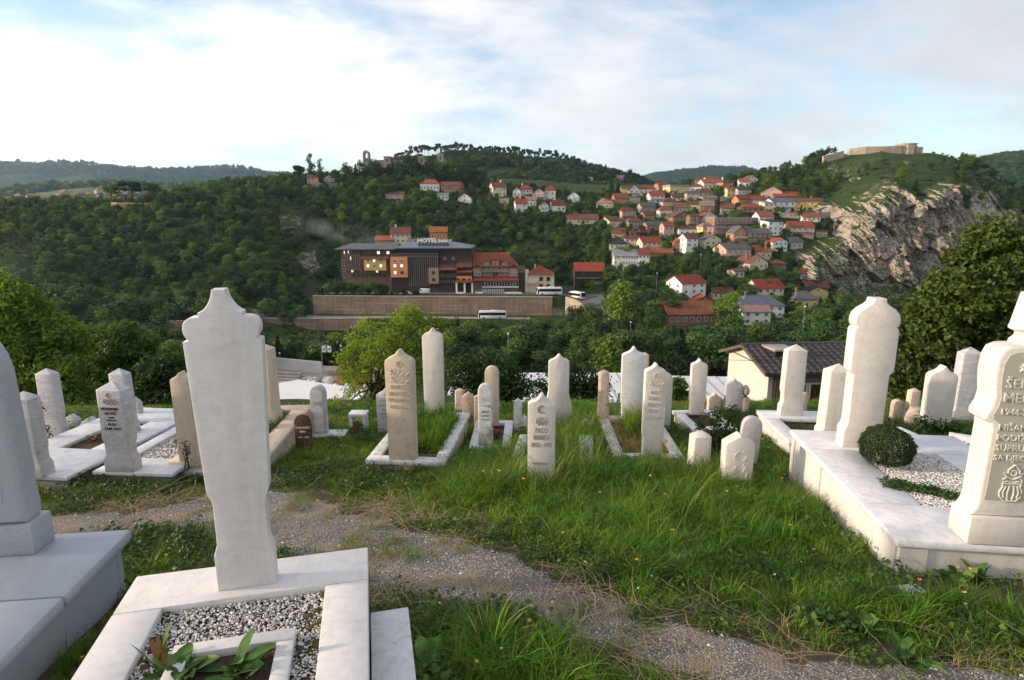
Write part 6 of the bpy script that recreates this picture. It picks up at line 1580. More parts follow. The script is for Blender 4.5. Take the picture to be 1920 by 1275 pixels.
hill_wood('far_forest', 'far_hill_range', 7000, 2900, 4230, -400, 760, 18, 30, ['b0', 'c0', 'b2', 'p0'], 'blue-green forest on the far range at left', lambda X, Y, z: np.ones(len(X), bool))
hill_wood('middle_far_forest', 'middle_far_hill', 3500, 2500, 3230, 1150, 1500, 16, 26, ['b0', 'c0', 'b2'], 'dark forest on the far hill behind the town', lambda X, Y, z: np.ones(len(X), bool))
# ------------------------------------------------------------------ near trees and shrubs on the slope just below the graves
def near_tree(name, base, lobes, n, leaf, m, label, seed, trunk_r=.12, shell=.45, asp=.6, cat='tree', group=None, bumpy=.3, dY=1.0, limbs=9, forks=None, clump=0):
    """base = (px, py, Y); lobes = (px, py, radius px, depth offset m)"""
    p = at(*base); s = depth(p) / FPX; root = empty(name, p)
    rng = np.random.default_rng(seed); L = []
    for (px, py, r, dy) in lobes:
        q = at(px, py, base[2] + dy) - p; k = s * (1 + dy / base[2])
        L.append((q.x, q.y, q.z, r * k * rng.uniform(.95, 1.1), r * k * dY, r * k * rng.uniform(.8, .95)))
    if clump:
        # small sprays of leaves sitting on the lobes
        c, nn, _ = crown_points(L, clump, rng, .6, bumpy); cr_ = .28 if base[2] < 15 else .36; L2 = [(x, y, z, cr_, cr_, cr_ * .7) for x, y, z in c]; Pn, Nn, tint = crown_points(L2, n, rng, .2, .3)
    else: Pn, Nn, tint = crown_points(L, n, rng, shell, bumpy)
    size = rng.uniform(leaf * .65, leaf * 1.3, len(Pn)); V, F, T_ = leaf_cards(Pn, Nn, size, tint, rng, asp, .4)
    link(bpy.data.objects.new('crown', np_mesh('crown', V, F, m, smooth=False, attr={'tint': ('POINT', T_)})), root)
    top = Vector((sum(l[0] for l in L) / len(L), sum(l[1] for l in L) / len(L), sum(l[2] for l in L) / len(L)))
    mb = MB(); mid = Vector((top.x * .25, top.y * .25, top.z * .45)); mb.tube([(0, 0, -.6), (0, 0, top.z * .15), mid, top], [trunk_r * 1.25, trunk_r, trunk_r * .8, trunk_r * .35], 9)
    mb.build('trunk', m_bark, root, smooth=True)
    mb = MB()
    for i in range(min(limbs, len(L))):
        l = L[i]; a = mid.lerp(top, (i % 4) / 5.0); b = Vector(l[:3]); c = a.lerp(b, .5) + Vector((0, 0, .1 * (b - a).length))
        mb.tube([a, c, b], [trunk_r * .4, trunk_r * .25, trunk_r * .08], 6)
    mb.build('branches', m_bark, root, smooth=True)
    return tag(root, label, cat, group)
rl = random.Random(3)
L_YLEFT = leaf_mat('leaf_left', (0.07, 0.14, 0.018), (0.20, 0.29, 0.04), 0.45, objvar=0)
lob = [(1696, 618, 32, 0), (1704, 690, 46, -.3), (1752, 555, 38, .2), (1745, 640, 50, -.6), (1788, 500, 34, .3), (1808, 570, 60, -.7), (1838, 475, 40, 0), (1725, 590, 34, .1), (1770, 600, 44, .2), (1820, 700, 60, -.2), (1870, 440, 45, .2), (1880, 540, 72, -.6), (1890, 640, 70, -.6), (1930, 480, 60, 0), (1960, 580, 80, -.4), (1950, 700, 80, 0), (2030, 520, 80, .3), (2040, 640, 90, 0), (1665, 650, 26, 0), (1720, 740, 45, 0), (1860, 760, 60, 0)]
near_tree('linden_tree', (1850, 800, 17), lob, 34000, .15, L_LIND, 'large dense leafy tree rising behind the headstones at the right edge', 91, .22, .55, .7, bumpy=.35, clump=1100)
lob = [(20, 560, 45, 0), (60, 590, 45, .5), (-40, 600, 70, 0), (110, 620, 42, .5), (40, 650, 60, 0), (110, 690, 55, 0), (-30, 720, 70, 0), (60, 740, 60, 0), (140, 750, 50, 0), (140, 640, 30, .6), (0, 530, 24, 0)]
near_tree('leafy_tree', (60, 850, 24), lob, 21000, .19, L_YLEFT, 'yellow-green leafy tree at the left edge behind the grey headstone', 92, .2, .5, .6, bumpy=.35)
lob = [(185, 640, 40, .5), (230, 650, 42, 0), (265, 660, 30, 0), (200, 690, 48, 0), (250, 700, 40, 0), (180, 740, 50, 0), (150, 680, 40, .6), (235, 620, 22, 0), (280, 640, 18, 0)]
near_tree('leafy_tree', (210, 840, 27), lob, 17000, .19, L_MID, 'mid green leafy tree behind the left row of graves', 93, .18, .5, .6, bumpy=.35)
lob = [(290, 700, 35, 0), (320, 690, 32, 0), (270, 750, 45, 0), (325, 745, 45, 0), (295, 790, 50, 0), (345, 790, 40, 0), (230, 780, 45, 0), (160, 790, 45, .5), (90, 800, 45, .5), (345, 700, 22, 0)]
near_tree('dark_bush', (300, 850, 14.5), lob, 14000, .12, L_DARK, 'dark evergreen bush behind the left graves beside the big headstone', 94, .1, .5, .6, 'bush', bumpy=.35)
# feathery acacia in the middle
lob = [(700, 615, 28, 0), (735, 600, 26, .2), (770, 592, 24, 0), (800, 600, 22, 0), (818, 612, 16, 0), (680, 650, 34, 0), (720, 650, 38, -.3), (765, 640, 40, 0), (805, 650, 30, .3), (660, 690, 30, 0), (700, 690, 36, 0), (645, 660, 16, 0), (820, 680, 22, 0), (745, 690, 40, .3), (640, 765, 26, 0), (675, 755, 28, 0), (705, 770, 26, 0), (790, 700, 30, .3), (668, 720, 20, 0), (726, 740, 30, .2)]
near_tree('acacia_tree', (686, 822, 13.5), lob, 9500, .10, L_YEL, 'feathery bright green acacia in the middle beyond the graves', 95, .085, .35, .36, bumpy=.45, clump=230, limbs=20)
lob = [(870, 690, 26, 0), (905, 675, 22, 0), (945, 690, 26, 0), (965, 710, 24, 0), (890, 725, 34, 0), (930, 735, 36, 0), (960, 750, 26, 0), (880, 765, 30, 0), (925, 775, 36, 0), (855, 725, 18, 0), (985, 730, 16, 0)]
near_tree('dark_shrub', (915, 830, 12.5), lob, 8500, .085, L_DARK, 'dark small-leaved shrub tree behind the double-arched white stones', 96, .06, .35, .5, 'shrub', bumpy=.5, clump=330)
lob = [(1060, 700, 26, 0), (1095, 712, 30, 0), (1110, 745, 28, 0), (1075, 750, 36, 0), (1050, 735, 26, 0), (1120, 720, 18, 0), (1090, 785, 32, 0), (1020, 740, 16, .2), (1010, 725, 13, 0)]
near_tree('dark_shrub', (1080, 830, 11.8), lob, 7500, .08, L_DARK, 'dark shrub behind the central ogee headstone and the slim rough pillar', 97, .06, .35, .5, 'shrub', bumpy=.5, clump=300)
lob = [(1268, 722, 18, 0), (1258, 742, 20, 0), (1280, 745, 18, 0), (1270, 765, 22, 0)]
near_tree('round_shrub', (1268, 800, 16), lob, 3200, .11, L_MID, 'small round green shrub before the white roofs', 98, .05, .5, .6, 'shrub')
lob = [(1170, 745, 12, 0), (1188, 760, 14, 0), (1180, 775, 14, 0)]
near_tree('dark_shrub', (1180, 815, 10.5), lob, 1500, .06, L_DARK, 'thin dark shrub between the two tall stones of the right middle grave', 99, .03, .4, .5, 'shrub')
lob = [(500, 660, 14, 0), (430, 640, 20, 0)]
# ------------------------------------------------------------------ graveyard
def ghit(px, py):
    u, v = uv(px, py); ys = np.arange(1.2, 16, .01); d = T(u * ys, ys) - v * ys; k = int(np.argmax(d > 0))
    y = ys[k]; return Vector((u * y, y, float(T(u * y, y))))
M_CREAM = stone_mat('stone_cream', (0.62, 0.575, 0.515), (0.42, 0.37, 0.31), 0.18, 0.05, 0.36, 0.55, (0.22, 0.18, 0.14), lichen=0.14)
M_WHITE = stone_mat('stone_white', (0.67, 0.635, 0.60), (0.44, 0.40, 0.37), 0.18, 0.08, 0.36, 0.5, (0.25, 0.21, 0.18), lichen=0.10)
M_MARB = stone_mat('marble_white', (0.66, 0.645, 0.64), (0.40, 0.39, 0.40), 0.35, 0, 0.16, 0.4, (0.2, 0.18, 0.16), lichen=0.18)
M_MARBO = stone_mat('marble_old', (0.64, 0.615, 0.58), (0.42, 0.40, 0.38), 0.28, 0, 0.45, 0.6, (0.15, 0.13, 0.11), lichen=0.75)
M_GREYM = stone_mat('marble_grey', (0.50, 0.485, 0.485), (0.28, 0.28, 0.30), 0.5, 0, 0.3, 0.45, (0.16, 0.15, 0.15), lichen=0.25)
M_GRAN = stone_mat('granite_grey', (0.36, 0.37, 0.39), (0.3, 0.3, 0.32), 0.1, 0.55, 0.1, 0.5, (0.15, 0.15, 0.15))
M_GRANP = stone_mat('granite_blue', (0.30, 0.325, 0.355), (0.42, 0.43, 0.45), 0.25, 0.3, 0.1, 0.45, (0.13, 0.13, 0.14))
M_GRAND = stone_mat('granite_dark', (0.17, 0.165, 0.16), (0.3, 0.3, 0.3), 0.1, 0.7, 0.2, 0.6, (0.05, 0.05, 0.05))
M_BEIGE = stone_mat('limestone_beige', (0.55, 0.45, 0.34), (0.4, 0.33, 0.25), 0.15, 0, 0.3, 0.75, (0.2, 0.15, 0.1), lichen=0.25)
M_ROUGH = stone_mat('limestone_rough', (0.50, 0.40, 0.31), (0.3, 0.25, 0.2), 0.3, 0.1, 0.5, 0.9, (0.17, 0.13, 0.1), lichen=0.7)
M_PANEL = stone_mat('panel_greenish', (0.40, 0.375, 0.295), (0.35, 0.33, 0.25), 0.1, 0.15, 0.15, 0.6)
M_INK = plain('ink_dark', (0.07, 0.055, 0.05), .6, .1); M_INKB = plain('ink_brown', (0.28, 0.22, 0.16), .7, .1)
M_SOIL = plain('grave_soil', (0.07, 0.048, 0.032), .95, .35, 6, 40, .8, .03)
M_WOODM = plain('marker_wood', (0.080, 0.045, 0.027), .8, .3, 5, 30, .5, .01)
def mirror(pts): return pts + [(-x, z) for x, z in reversed(pts) if abs(x) > 1e-9]
def arcp(cx, cz, r, a0, a1, n, sz=1.0): return [(cx + r * cos(a), cz + sz * r * sin(a)) for a in np.linspace(R(a0), R(a1), n)]
def outline(kind, w, h):
    a = w / 2
    if kind == 'ogee':
        zs = h - .92 * a
        pts = [(a * .97, 0), (a, zs)] + [(a * x, zs + a * z) for x, z in ((.99, .10), (.93, .22), (.80, .34), (.60, .43), (.40, .53), (.26, .64), (.17, .76), (.11, .85), (.06, .92))]
        return mirror(pts)
    if kind == 'ogee_notch':
        zs = h - .95 * a
        pts = [(a * .90, 0), (a * .90, h * .22), (a, h * .24), (a, zs), (a * .96, zs + .03 * a)] + [(a * x, zs + a * z) for x, z in ((1.0, .10), (.97, .22), (.84, .34), (.62, .43), (.40, .53), (.24, .66), (.15, .80), (.07, .95))]
        return mirror(pts)
    if kind == 'arch':
        zs = h - 1.15 * a
        pts = [(a * .97, 0), (a, zs)] + [(a * cos(t) ** .9, zs + a * 1.15 * sin(t) ** .95) for t in np.linspace(.15, pi / 2 - .12, 9)] + [(0, h)]
        return mirror(pts)
    if kind == 'gable': return mirror([(a * .96, 0), (a, h - .62 * a), (0, h)])
    if kind == 'stepped':
        return mirror([(a, 0), (a, h - .75 * a), (a * .8, h - .62 * a), (a * .72, h - .42 * a), (a * .45, h - .34 * a), (a * .22, h - .1 * a), (0, h)])
    if kind == 'round': return mirror([(a, 0), (a, h - a)] + arcp(0, h - a, a, 8, 82, 8) + [(0, h)])
    if kind == 'shoulder':                       # the big white stone: lobed shoulders and flared neck
        P_ = [(.81, 0), (.81, .128), (.74, .152), (.705, .165), (.70, .20), (.70, .30), (.73, .318), (.83, .345), (.845, .38), (1.0, .843), (.86, .847), (.92, .856), (.965, .868), (.975, .8805), (.96, .895), (.91, .906), (.83, .913), (.74, .917), (.56, .918), (.56, .9306), (.47, .935), (.38, .943), (.30, .955), (.23, .970), (.19, .984), (.165, 1.0)]
        return mirror([(x * a, z * h) for x, z in P_])
    if kind == 'onion':
        P_ = [(.96, 0), (.96, .125), (.84, .150), (.81, .19), (.82, .50), (.985, .525), (1.0, .55), (1.0, .79), (.96, .805), (.88, .815), (.96, .825), (1.0, .845), (1.0, .87), (.93, .90), (.74, .93), (.46, .955), (.32, .972), (.27, 1.0)]
        return mirror([(x * a, z * h) for x, z in P_])
    if kind == 'bench_ogee':                     # ogee top on a broader lower half
        zs = h - .85 * a
        return mirror([(a * 1.3, 0), (a * 1.3, h * .32), (a * 1.12, h * .42), (a * 1.0, h * .5), (a, zs)] + [(a * x, zs + a * z) for x, z in ((.97, .16), (.82, .3), (.55, .4), (.33, .52), (.2, .68), (.08, .85))])
def calligraphy(w, h, seed, r=.0035):
    rg = random.Random(seed); mb = MB(); n = 3
    for k in range(n):
        x0 = -w / 2 + w * (k + .1) / n; pts = []
        for t in np.linspace(0, 1, 14): pts.append((x0 + w / n * 1.1 * t, 0, h * (.22 + .20 * sin(t * pi * 2 + k) + .1 * k / n)))
        mb.tube(pts, [r * (1.5 - abs(t - .5)) for t in np.linspace(0, 1, 14)], 5)
    for k in range(5):
        x = -w / 2 + w * (k + .6) / 5.2; mb.tube([(x, 0, h * .3), (x + rg.uniform(-.01, .01) * w, 0, h * rg.uniform(.75, 1.0))], [r * 1.2, r * .7], 5)
    for k in range(6):
        x, z = rg.uniform(-.45, .45) * w, rg.uniform(.5, .9) * h; mb.box(x - r, x + r, -r * .6, r * .6, z - r, z + r)
    return mb
def crescent(mb, cx, cz, r, t=.004, star=True, open_=0.0):
    o = arcp(cx, cz, r, 50 + open_, 310 + open_, 16); i = arcp(cx + r * .28 * cos(R(open_)), cz + r * .28 * sin(R(open_)), r * .78, 305 + open_, 55 + open_, 16)
    mb.prism(o + i, -t, t)
    if star:
        sx, sz = cx + r * .95 * cos(R(open_)), cz + r * .95 * sin(R(open_)); mb.prism([(sx + r * (.36 if k % 2 == 0 else .15) * sin(k * pi / 5), sz + r * (.36 if k % 2 == 0 else .15) * cos(k * pi / 5)) for k in range(10)][::-1], -t, t)
def inscribe(root, lines, y, m, th=.002, left=None):
    """lines: (text, z of baseline, cap height, width limit)"""
    for s, z, hgt, wl in lines:
        me = text_mesh('inscription', s, hgt * 1.38, th, m, bold=.0002)
        co = np.empty(len(me.vertices) * 3); me.vertices.foreach_get('co', co); co = co.reshape(-1, 3)
        wd = co[:, 0].max() - co[:, 0].min(); k = min(1.0, wl / wd); co[:, 0] *= k; co[:, 1] += y; co[:, 2] += z
        if left is not None: co[:, 0] += left - co[:, 0].min()
        me.vertices.foreach_set('co', co.ravel()); me.update(); link(bpy.data.objects.new('inscription', me), root)
def headstone(kind, px, py, pt, wpx, th, head, m, label, z=None, Y=None, name='headstone', bev=.010, tilt=0.0, sink=.06, group='headstones', cat='headstone'):
    p = (at_z(px, py, z) if z is not None else at(px, py, Y) if Y else ghit(px, py))
    h = p.y * vof(pt) - p.z; w = wpx * depth(p) / FPX
    root = empty(name, p, -R(head))
    if tilt: root.rotation_euler = (0, R(tilt), -R(head))
    s = sink if z is None else 0.0
    if kind in ('obelisk', 'obelisk_notch'):
        a, t = w / 2, th / 2; c = min(a, t) * .34; hh = h - .55 * a; mb = MB()
        def ring(sx, z_, cc): 
            A, B = a * sx, t * sx; return [(-A + cc, -B, z_), (A - cc, -B, z_), (A, -B + cc, z_), (A, B - cc, z_), (A - cc, B, z_), (-A + cc, B, z_), (-A, B - cc, z_), (-A, -B + cc, z_)]
        rings = [ring(1.0, -s, .004), ring(1.0, h * .16, .004), ring(.97, h * .20, c), ring(.92, hh, c)]
        if kind == 'obelisk_notch': rings = [ring(1.0, -s, .004), ring(1.0, h * .13, .004), ring(.88, h * .19, c * .6), ring(.88, h * .30, c * .6), ring(1.0, h * .36, c), ring(.96, hh, c)]
        vs = [v for r_ in rings for v in r_]; fs = [tuple(range(7, -1, -1))]
        for i in range(len(rings) - 1): fs += [(i * 8 + k, i * 8 + (k + 1) % 8, (i + 1) * 8 + (k + 1) % 8, (i + 1) * 8 + k) for k in range(8)]
        vs.append((0, 0, h)); b = (len(rings) - 1) * 8; fs += [(b + k, b + (k + 1) % 8, len(vs) - 1) for k in range(8)]
        mb.add(vs, fs)
    else:
        ol = outline(kind, w, h); ol = [(x, z_ - s if z_ <= 1e-6 else z_) for x, z_ in ol]
        mb = MB(); mb.prism(ol, -th / 2, th / 2)
    mb.build('stone', m, root, bevel=bev if not kind.startswith('obelisk') else .005, segs=2, planar=not kind.startswith('obelisk'))
    root['w'] = w; root['h'] = h
    tag(root, label, cat, group)
    return root, w, h
def plinth(name, ref, px, py, z, head, w, L, hgt, rim, mcap, mside, label, fill='soil', captk=.05, over=.025, rimf=None, rimb=None, sunk=.03, bev=.008, group='grave plinths'):
    """ref names the corner given by the image point: f/b front/back, l/r"""
    c = at_z(px, py, z); th = -R(head); ex, ey = Vector((cos(th), sin(th), 0)), Vector((-sin(th), cos(th), 0))
    o = c - (ex * w if ref[1] == 'r' else Vector()) - (ey * L if ref[0] == 'b' else Vector())
    ctr = o + ex * w / 2 + ey * L / 2
    root = empty(name, (ctr.x, ctr.y, z - hgt), th)
    rf_, rb_ = rimf or rim, rimb or rim; a, b = w / 2, L / 2; zt = hgt - captk
    # side panels
    for (nm, x0, x1, y0, y1) in (('side_panel', -a + over, a - over, -b + over, -b + over + .05), ('side_panel', -a + over, a - over, b - over - .05, b - over), ('side_panel', -a + over, -a + over + .05, -b + over + .053, b - over - .053), ('side_panel', a - over - .05, a - over, -b + over + .053, b - over - .053)):
        part(nm, mside, root, (x0, x1, y0, y1, -.7, zt - .002))
    for (x0, x1, y0, y1) in ((-a, a, -b, -b + rf_), (-a, a, b - rb_, b), (-a, -a + rim, -b + rf_ + .003, b - rb_ - .003), (a - rim, a, -b + rf_ + .003, b - rb_ - .003)):
        part('cap', mcap, root, (x0, x1, y0, y1, zt, hgt), bevel=bev)
    mb = MB(); n = 14; X = np.linspace(-a + rim - .01, a - rim + .01, n); Yg = np.linspace(-b + rf_ - .01, b - rb_ + .01, n); rg = np.random.default_rng(int(abs(px)))
    vs = [(x, y, hgt - sunk - .015 * rg.random()) for x in X for y in Yg]; mb.add(vs, [tuple(int(q) for q in f) for f in grid_faces(n, n)]); mb.build('soil', M_SOIL, root, smooth=True)
    tag(root, label, 'grave', group)
    root['in'] = (-a + rim, a - rim, -b + rf_, b - rb_, hgt - sunk)
    return root
def inside(root, u, v):                         # world point on the fill of a grave
    i = root['in']; x = i[0] + (i[1] - i[0]) * u; y = i[2] + (i[3] - i[2]) * v
    return root.matrix_basis @ Vector((x, y, i[4]))

# --- graves, left to right
g1 = plinth('grave', 'br', 248, 990, -1.73, -7, 1.35, 2.3, .46, .36, M_GRANP, M_GRANP, 'blue-grey granite grave at the left edge under the grey headstone', captk=.07, over=.05, rimb=.62, sunk=.10, bev=.022)
g2 = plinth('grave', 'br', 690, 1025, -1.75, -13.8, 1.13, 2.4, .34, .205, M_WHITE, M_MARB, 'white stone grave with pebble bed under the big near headstone', captk=.055, over=.02, rimb=.30, sunk=.035)
g3a = plinth('grave', 'fr', 125, 895, -2.22, 7, 1.0, 1.9, .22, .33, M_MARB, M_GRAND, 'white and dark granite grave with flower bed at left', captk=.04, rimf=.62, rimb=.45)
g3b = plinth('grave', 'fl', 172, 884, -2.235, 4, .76, 1.75, .20, .14, M_MARB, M_GRAND, 'white-capped grave with gravel behind the inscribed pointed stone', captk=.035, rimf=.34)
g3c = plinth('grave', 'fl', 313, 866, -2.21, -4, .9, 1.7, .22, .2, M_BEIGE, M_BEIGE, 'cream grave half hidden behind the big near headstone', captk=.06, bev=.02)
g3d = plinth('grave', 'br', 166, 812, -2.36, .5, .95, 1.4, .2, .3, M_GREYM, M_GREYM, 'grey slab grave farthest back at left', captk=.07, bev=.02)
g4 = plinth('grave', 'br', 557, 780, -2.3, 4, .95, 1.6, .38, .25, M_MARB, M_MARB, 'white marble grave just right of the big near headstone', captk=.05)
g5 = plinth('grave', 'fl', 684, 861, -2.28, 5, .80, 1.5, .16, .13, M_MARBO, M_BEIGE, 'weathered white grave overgrown with grass between two ogee stones', captk=.06, bev=.02, sunk=.02)
g6 = plinth('grave', 'fl', 878, 840, -2.42, 2, .46, .92, .14, .10, M_MARB, M_MARB, 'small white grave with red flowers under two arched stones', captk=.04)
g8 = plinth('grave', 'fl', 1150, 857, -2.375, 1.5, .73, 1.32, .14, .12, M_MARBO, M_BEIGE, 'lichen-spotted marble grave filled with dry stalks and grass', captk=.05, sunk=.05)
g9 = plinth('grave', 'bl', 1260, 769, -2.46, -4, .55, .75, .4, .12, M_MARB, M_BEIGE, 'short white grave behind the flowering bush', captk=.05)
g10 = plinth('grave', 'bl', 1417, 768, -2.3, 4.3, .82, 1.3, .42, .17, M_MARB, M_CREAM, 'white tiled grave with dark planting hole under the slim pointed stone', captk=.05, sunk=.06, rimb=.3)
g11 = plinth('grave', 'fl', 1683, 1012, -1.9, 7, 1.42, 1.95, .42, .40, M_MARB, M_CREAM, 'large cream and white grave at the right with a clipped round bush', captk=.055, over=.03, rimf=.50, rimb=.46, sunk=.015, bev=.018)
# raised frames on the side panels of the large right-hand grave
for (x0, x1, y0, y1) in ((-.71 + .018, -.71 + .03, -.93, -.62), (-.71 + .018, -.71 + .03, .25, .32), (-.71 + .018, -.71 + .03, .86, .93)): part('side_frame', M_CREAM, g11, (x0, x1, y0, y1, -.3, .36))
part('side_frame', M_CREAM, g11, (-.68, -.52, -.96, -.946, -.3, .36))
# base step beside the white grave and flush slabs
part('step_slab', M_MARB, g2, (.567, .755, .22, .90, -.5, .15), (.567, .75, -1.2, .215, -.5, .10), bevel=.006)
# planting frame standing in the pebble bed
fr_ = empty('planter_frame', at_z(432, 1222, -1.785) - Vector((-.11, .44, 0)), g2.rotation_euler.z)
part('curb', M_WHITE, fr_, (-.22, .26, .42, .49, 0, .045), bevel=.004); part('curb', M_WHITE, fr_, (.19, .26, -.6, .417, 0, .04), bevel=.004); part('curb', M_WHITE, fr_, (-.22, -.15, -.6, .417, 0, .04), bevel=.004)
part('soil', M_SOIL, fr_, (-.148, .188, -.6, .415, -.02, .012)); tag(fr_, 'small white planting frame on the pebble bed of the near grave', 'planter')

# --- headstones
# grey granite stone at the left edge: base block, shaft with broad chamfers, round top
c = at_z(66, 1040, -1.73); th0 = R(7); ex = Vector((cos(th0), sin(th0), 0)); ey = Vector((-sin(th0), cos(th0), 0))
w1, t1 = .50, .17; o1 = c - ex * w1 / 2 + ey * t1 / 2
hs = empty('headstone', o1, th0); h1 = o1.y * vof(600) - o1.z
mb = MB(); mb.box(-w1 / 2, w1 / 2, -t1 / 2, t1 / 2, 0, .17); mb.build('base_block', M_GRAN, hs, bevel=.006)
mb = MB(); ol = mirror([(w1 * .44, .172), (w1 * .46, .25), (w1 * .44, .36), (w1 * .455, .42), (w1 * .43, h1 * .72)] + [(w1 * .43 * cos(t), h1 * .74 + h1 * .26 * sin(t)) for t in np.linspace(.1, pi / 2 - .1, 9)] + [(0, h1)])
mb.prism(ol, -t1 * .46, t1 * .46); mb.build('stone', M_GRAN, hs, bevel=.034, segs=4, planar=True)
mb = MB(); mb.prism([(x * .62, .30 + (z - .172) * .86) for x, z in ol], -t1 * .46 - .003, -t1 * .46 + .01); mb.build('face_panel', M_GRAN, hs)
tag(hs, 'grey speckled granite headstone cut by the left picture edge', 'headstone', 'headstones')
big, w_, h_ = headstone('shoulder', 467, 1092, 541, 124, .085, -13.8, M_WHITE, 'tall white headstone with lobed shoulders standing nearest the camera', z=-1.75, bev=.006)
headstone('obelisk_notch', 71, 889, 733, 46, .14, 5, M_GREYM, 'pale grey pointed stone partly behind the grey granite headstone', z=-2.22)
r, w_, h_ = headstone('obelisk_notch', 233, 880, 714, 55, .13, 4, M_GREYM, 'pointed grey marble headstone with dark inscription at left', z=-2.235)
inscribe(r, [('HUSEINBE-', h_ * .70, .026, w_ * .62), ('GOVIĆ', h_ * .65, .026, w_ * .42), ('HASIB', h_ * .61, .014, w_ * .36), ('MUSTAFA', h_ * .58, .014, w_ * .46), ('ALIJA', h_ * .53, .026, w_ * .36), ('1948-2003', h_ * .48, .026, w_ * .6)], -.0665, M_INK)
mb = calligraphy(w_ * .5, .06, 3, .003); mb.v = [(x, y - .0665, z + h_ * .76) for x, y, z in mb.v]; crescent(mb, 0, h_ * .86, .022, star=False); mb.v = [(x, y if y < -.02 else y - .066, z) for x, y, z in mb.v]; mb.build('carving', M_INKB, r)
headstone('obelisk', 240, 812, 690, 37, .13, 4, M_GREYM, 'grey pointed foot stone directly behind the inscribed left stone', z=-2.24)
headstone('obelisk_notch', 107, 815, 690, 37, .12, 2, M_GREYM, 'grey pointed stone beside red roses at far left', z=-2.36)
headstone('stepped', 141, 815, 776, 28, .07, 3, M_GREYM, 'small stepped grey stone, left one of the low pair', Y=7.2)
headstone('stepped', 175, 824, 782, 35, .09, 3, M_GREYM, 'small stepped grey stone, right one of the low pair')
headstone('stepped', 259, 812, 745, 25, .08, 5, M_GREYM, 'slim stepped pale stone right of the left grey foot stone', Y=6.6)
headstone('ogee', 359, 862, 697, 34, .12, -4, M_BEIGE, 'cream stone peeping out left of the big near headstone', z=-2.21)
headstone('obelisk', 510, 797, 645, 30, .20, 3, M_BEIGE, 'sunlit beige pointed stone peeping out right of the big near headstone', z=-2.3)
r, w_, h_ = headstone('arch', 602, 818, 722, 28, .09, -2, M_GREYM, 'white arched stone with two pale panels before the yard')
for (a, b) in ((.12, .62), (.70, .92)):
    mb = MB(); ol = outline('round', w_ * .62, h_ * (b - a)); ol = [(x, z + h_ * a) for x, z in ol]; mb.prism(ol, -.049, -.03); mb.build('panel', M_MARB, r)
part('foot_slab', M_MARB, r, (-w_ * .6, w_ * 1.7, -.12, .12, -.05, .045), bevel=.005)
r, w_, h_ = headstone('ogee', 727, 814, 727, 36, .07, 6, M_GREYM, 'grey ogee-topped slab with faint lettering left of the carved ogee stone')
inscribe(r, [('ŠLAGALO', h_ * .62, .028, w_ * .7), ('HASAN', h_ * .53, .022, w_ * .5), ('KASIMA', h_ * .44, .026, w_ * .55), ('1901-1983', h_ * .36, .022, w_ * .6)], -.036, M_INKB)
mb = calligraphy(w_ * .5, .05, 8, .003); crescent(mb, 0, .09, .016); mb.v = [(x, y - .036, z + h_ * .72) for x, y, z in mb.v]; mb.build('carving', M_GREYM, r)
r, w_, h_ = headstone('ogee', 757, 858, 655, 53, .11, 5, M_BEIGE, 'carved beige ogee headstone at the front of the grass-filled grave', z=-2.28, bev=.014)
inscribe(r, [('SOFTIĆ', h_ * .66, .040, w_ * .72), ('MAGBULA', h_ * .60, .036, w_ * .75), ('SULEJMANOVIĆ', h_ * .545, .030, w_ * .8), ('1913-1996', h_ * .48, .034, w_ * .75)], -.056, M_BEIGE, .004)
mb = calligraphy(w_ * .68, .07, 5, .005); m2 = calligraphy(w_ * .64, .06, 6, .005); m2.v = [(x, y, z - .065) for x, y, z in m2.v]; mb.add(m2.v, m2.f); crescent(mb, 0, .115, .03, star=True); mb.v = [(x, y - .056, z + h_ * .775) for x, y, z in mb.v]; mb.build('carving', M_BEIGE, r)
headstone('ogee', 815, 770, 615, 37, .10, 5, M_CREAM, 'tall plain cream ogee foot stone behind the grass-filled grave', z=-2.28)
headstone('obelisk', 863, 770, 727, 19, .10, 8, M_ROUGH, 'short rough pointed stone right of the tall plain ogee stone')
headstone('stepped', 879, 792, 735, 23, .07, 4, M_ROUGH, 'small rough stone with lacy carved top')
headstone('gable', 896, 796, 740, 13, .06, 3, M_BEIGE, 'thin pale slab behind the panelled arched stone', Y=7.0)
r, w_, h_ = headstone('arch', 911, 832, 719, 27, .08, 2, M_MARBO, 'panelled arched white stone at the front of the small white grave', z=-2.42)
mb = MB(); ol = outline('round', w_ * .8, h_ * .3); mb.prism([(x, z + h_ * .66) for x, z in ol], -.044, -.03); mb.box(-w_ * .4, w_ * .4, -.044, -.03, h_ * .3, h_ * .62); mb.build('panel', M_MARB, r)
mb = calligraphy(w_ * .6, .05, 15, .003); mb.v = [(x, y - .046, z + h_ * .74) for x, y, z in mb.v]; mb.build('carving', M_MARBO, r)
inscribe(r, [('MEHO', h_ * .54, .026, w_ * .5), ('HADŽIĆ', h_ * .48, .018, w_ * .6), ('1920-1988', h_ * .42, .016, w_ * .6)], -.046, M_INKB)
headstone('arch', 923, 797, 686, 26, .08, 2, M_BEIGE, 'taller pinkish arched stone at the back of the small white grave', z=-2.43)
headstone('ogee', 971, 815, 747, 16, .06, 3, M_MARBO, 'slim ogee stone left of the nearest cream inscribed stone')
headstone('ogee', 982, 815, 778, 13, .05, 3, M_MARBO, 'tiny ogee stone touching the slim one')
r, w_, h_ = headstone('ogee_notch', 1014, 918, 738, 50, .10, 2, M_CREAM, 'cream ogee headstone in tall grass at the centre with plain letters', sink=.15)
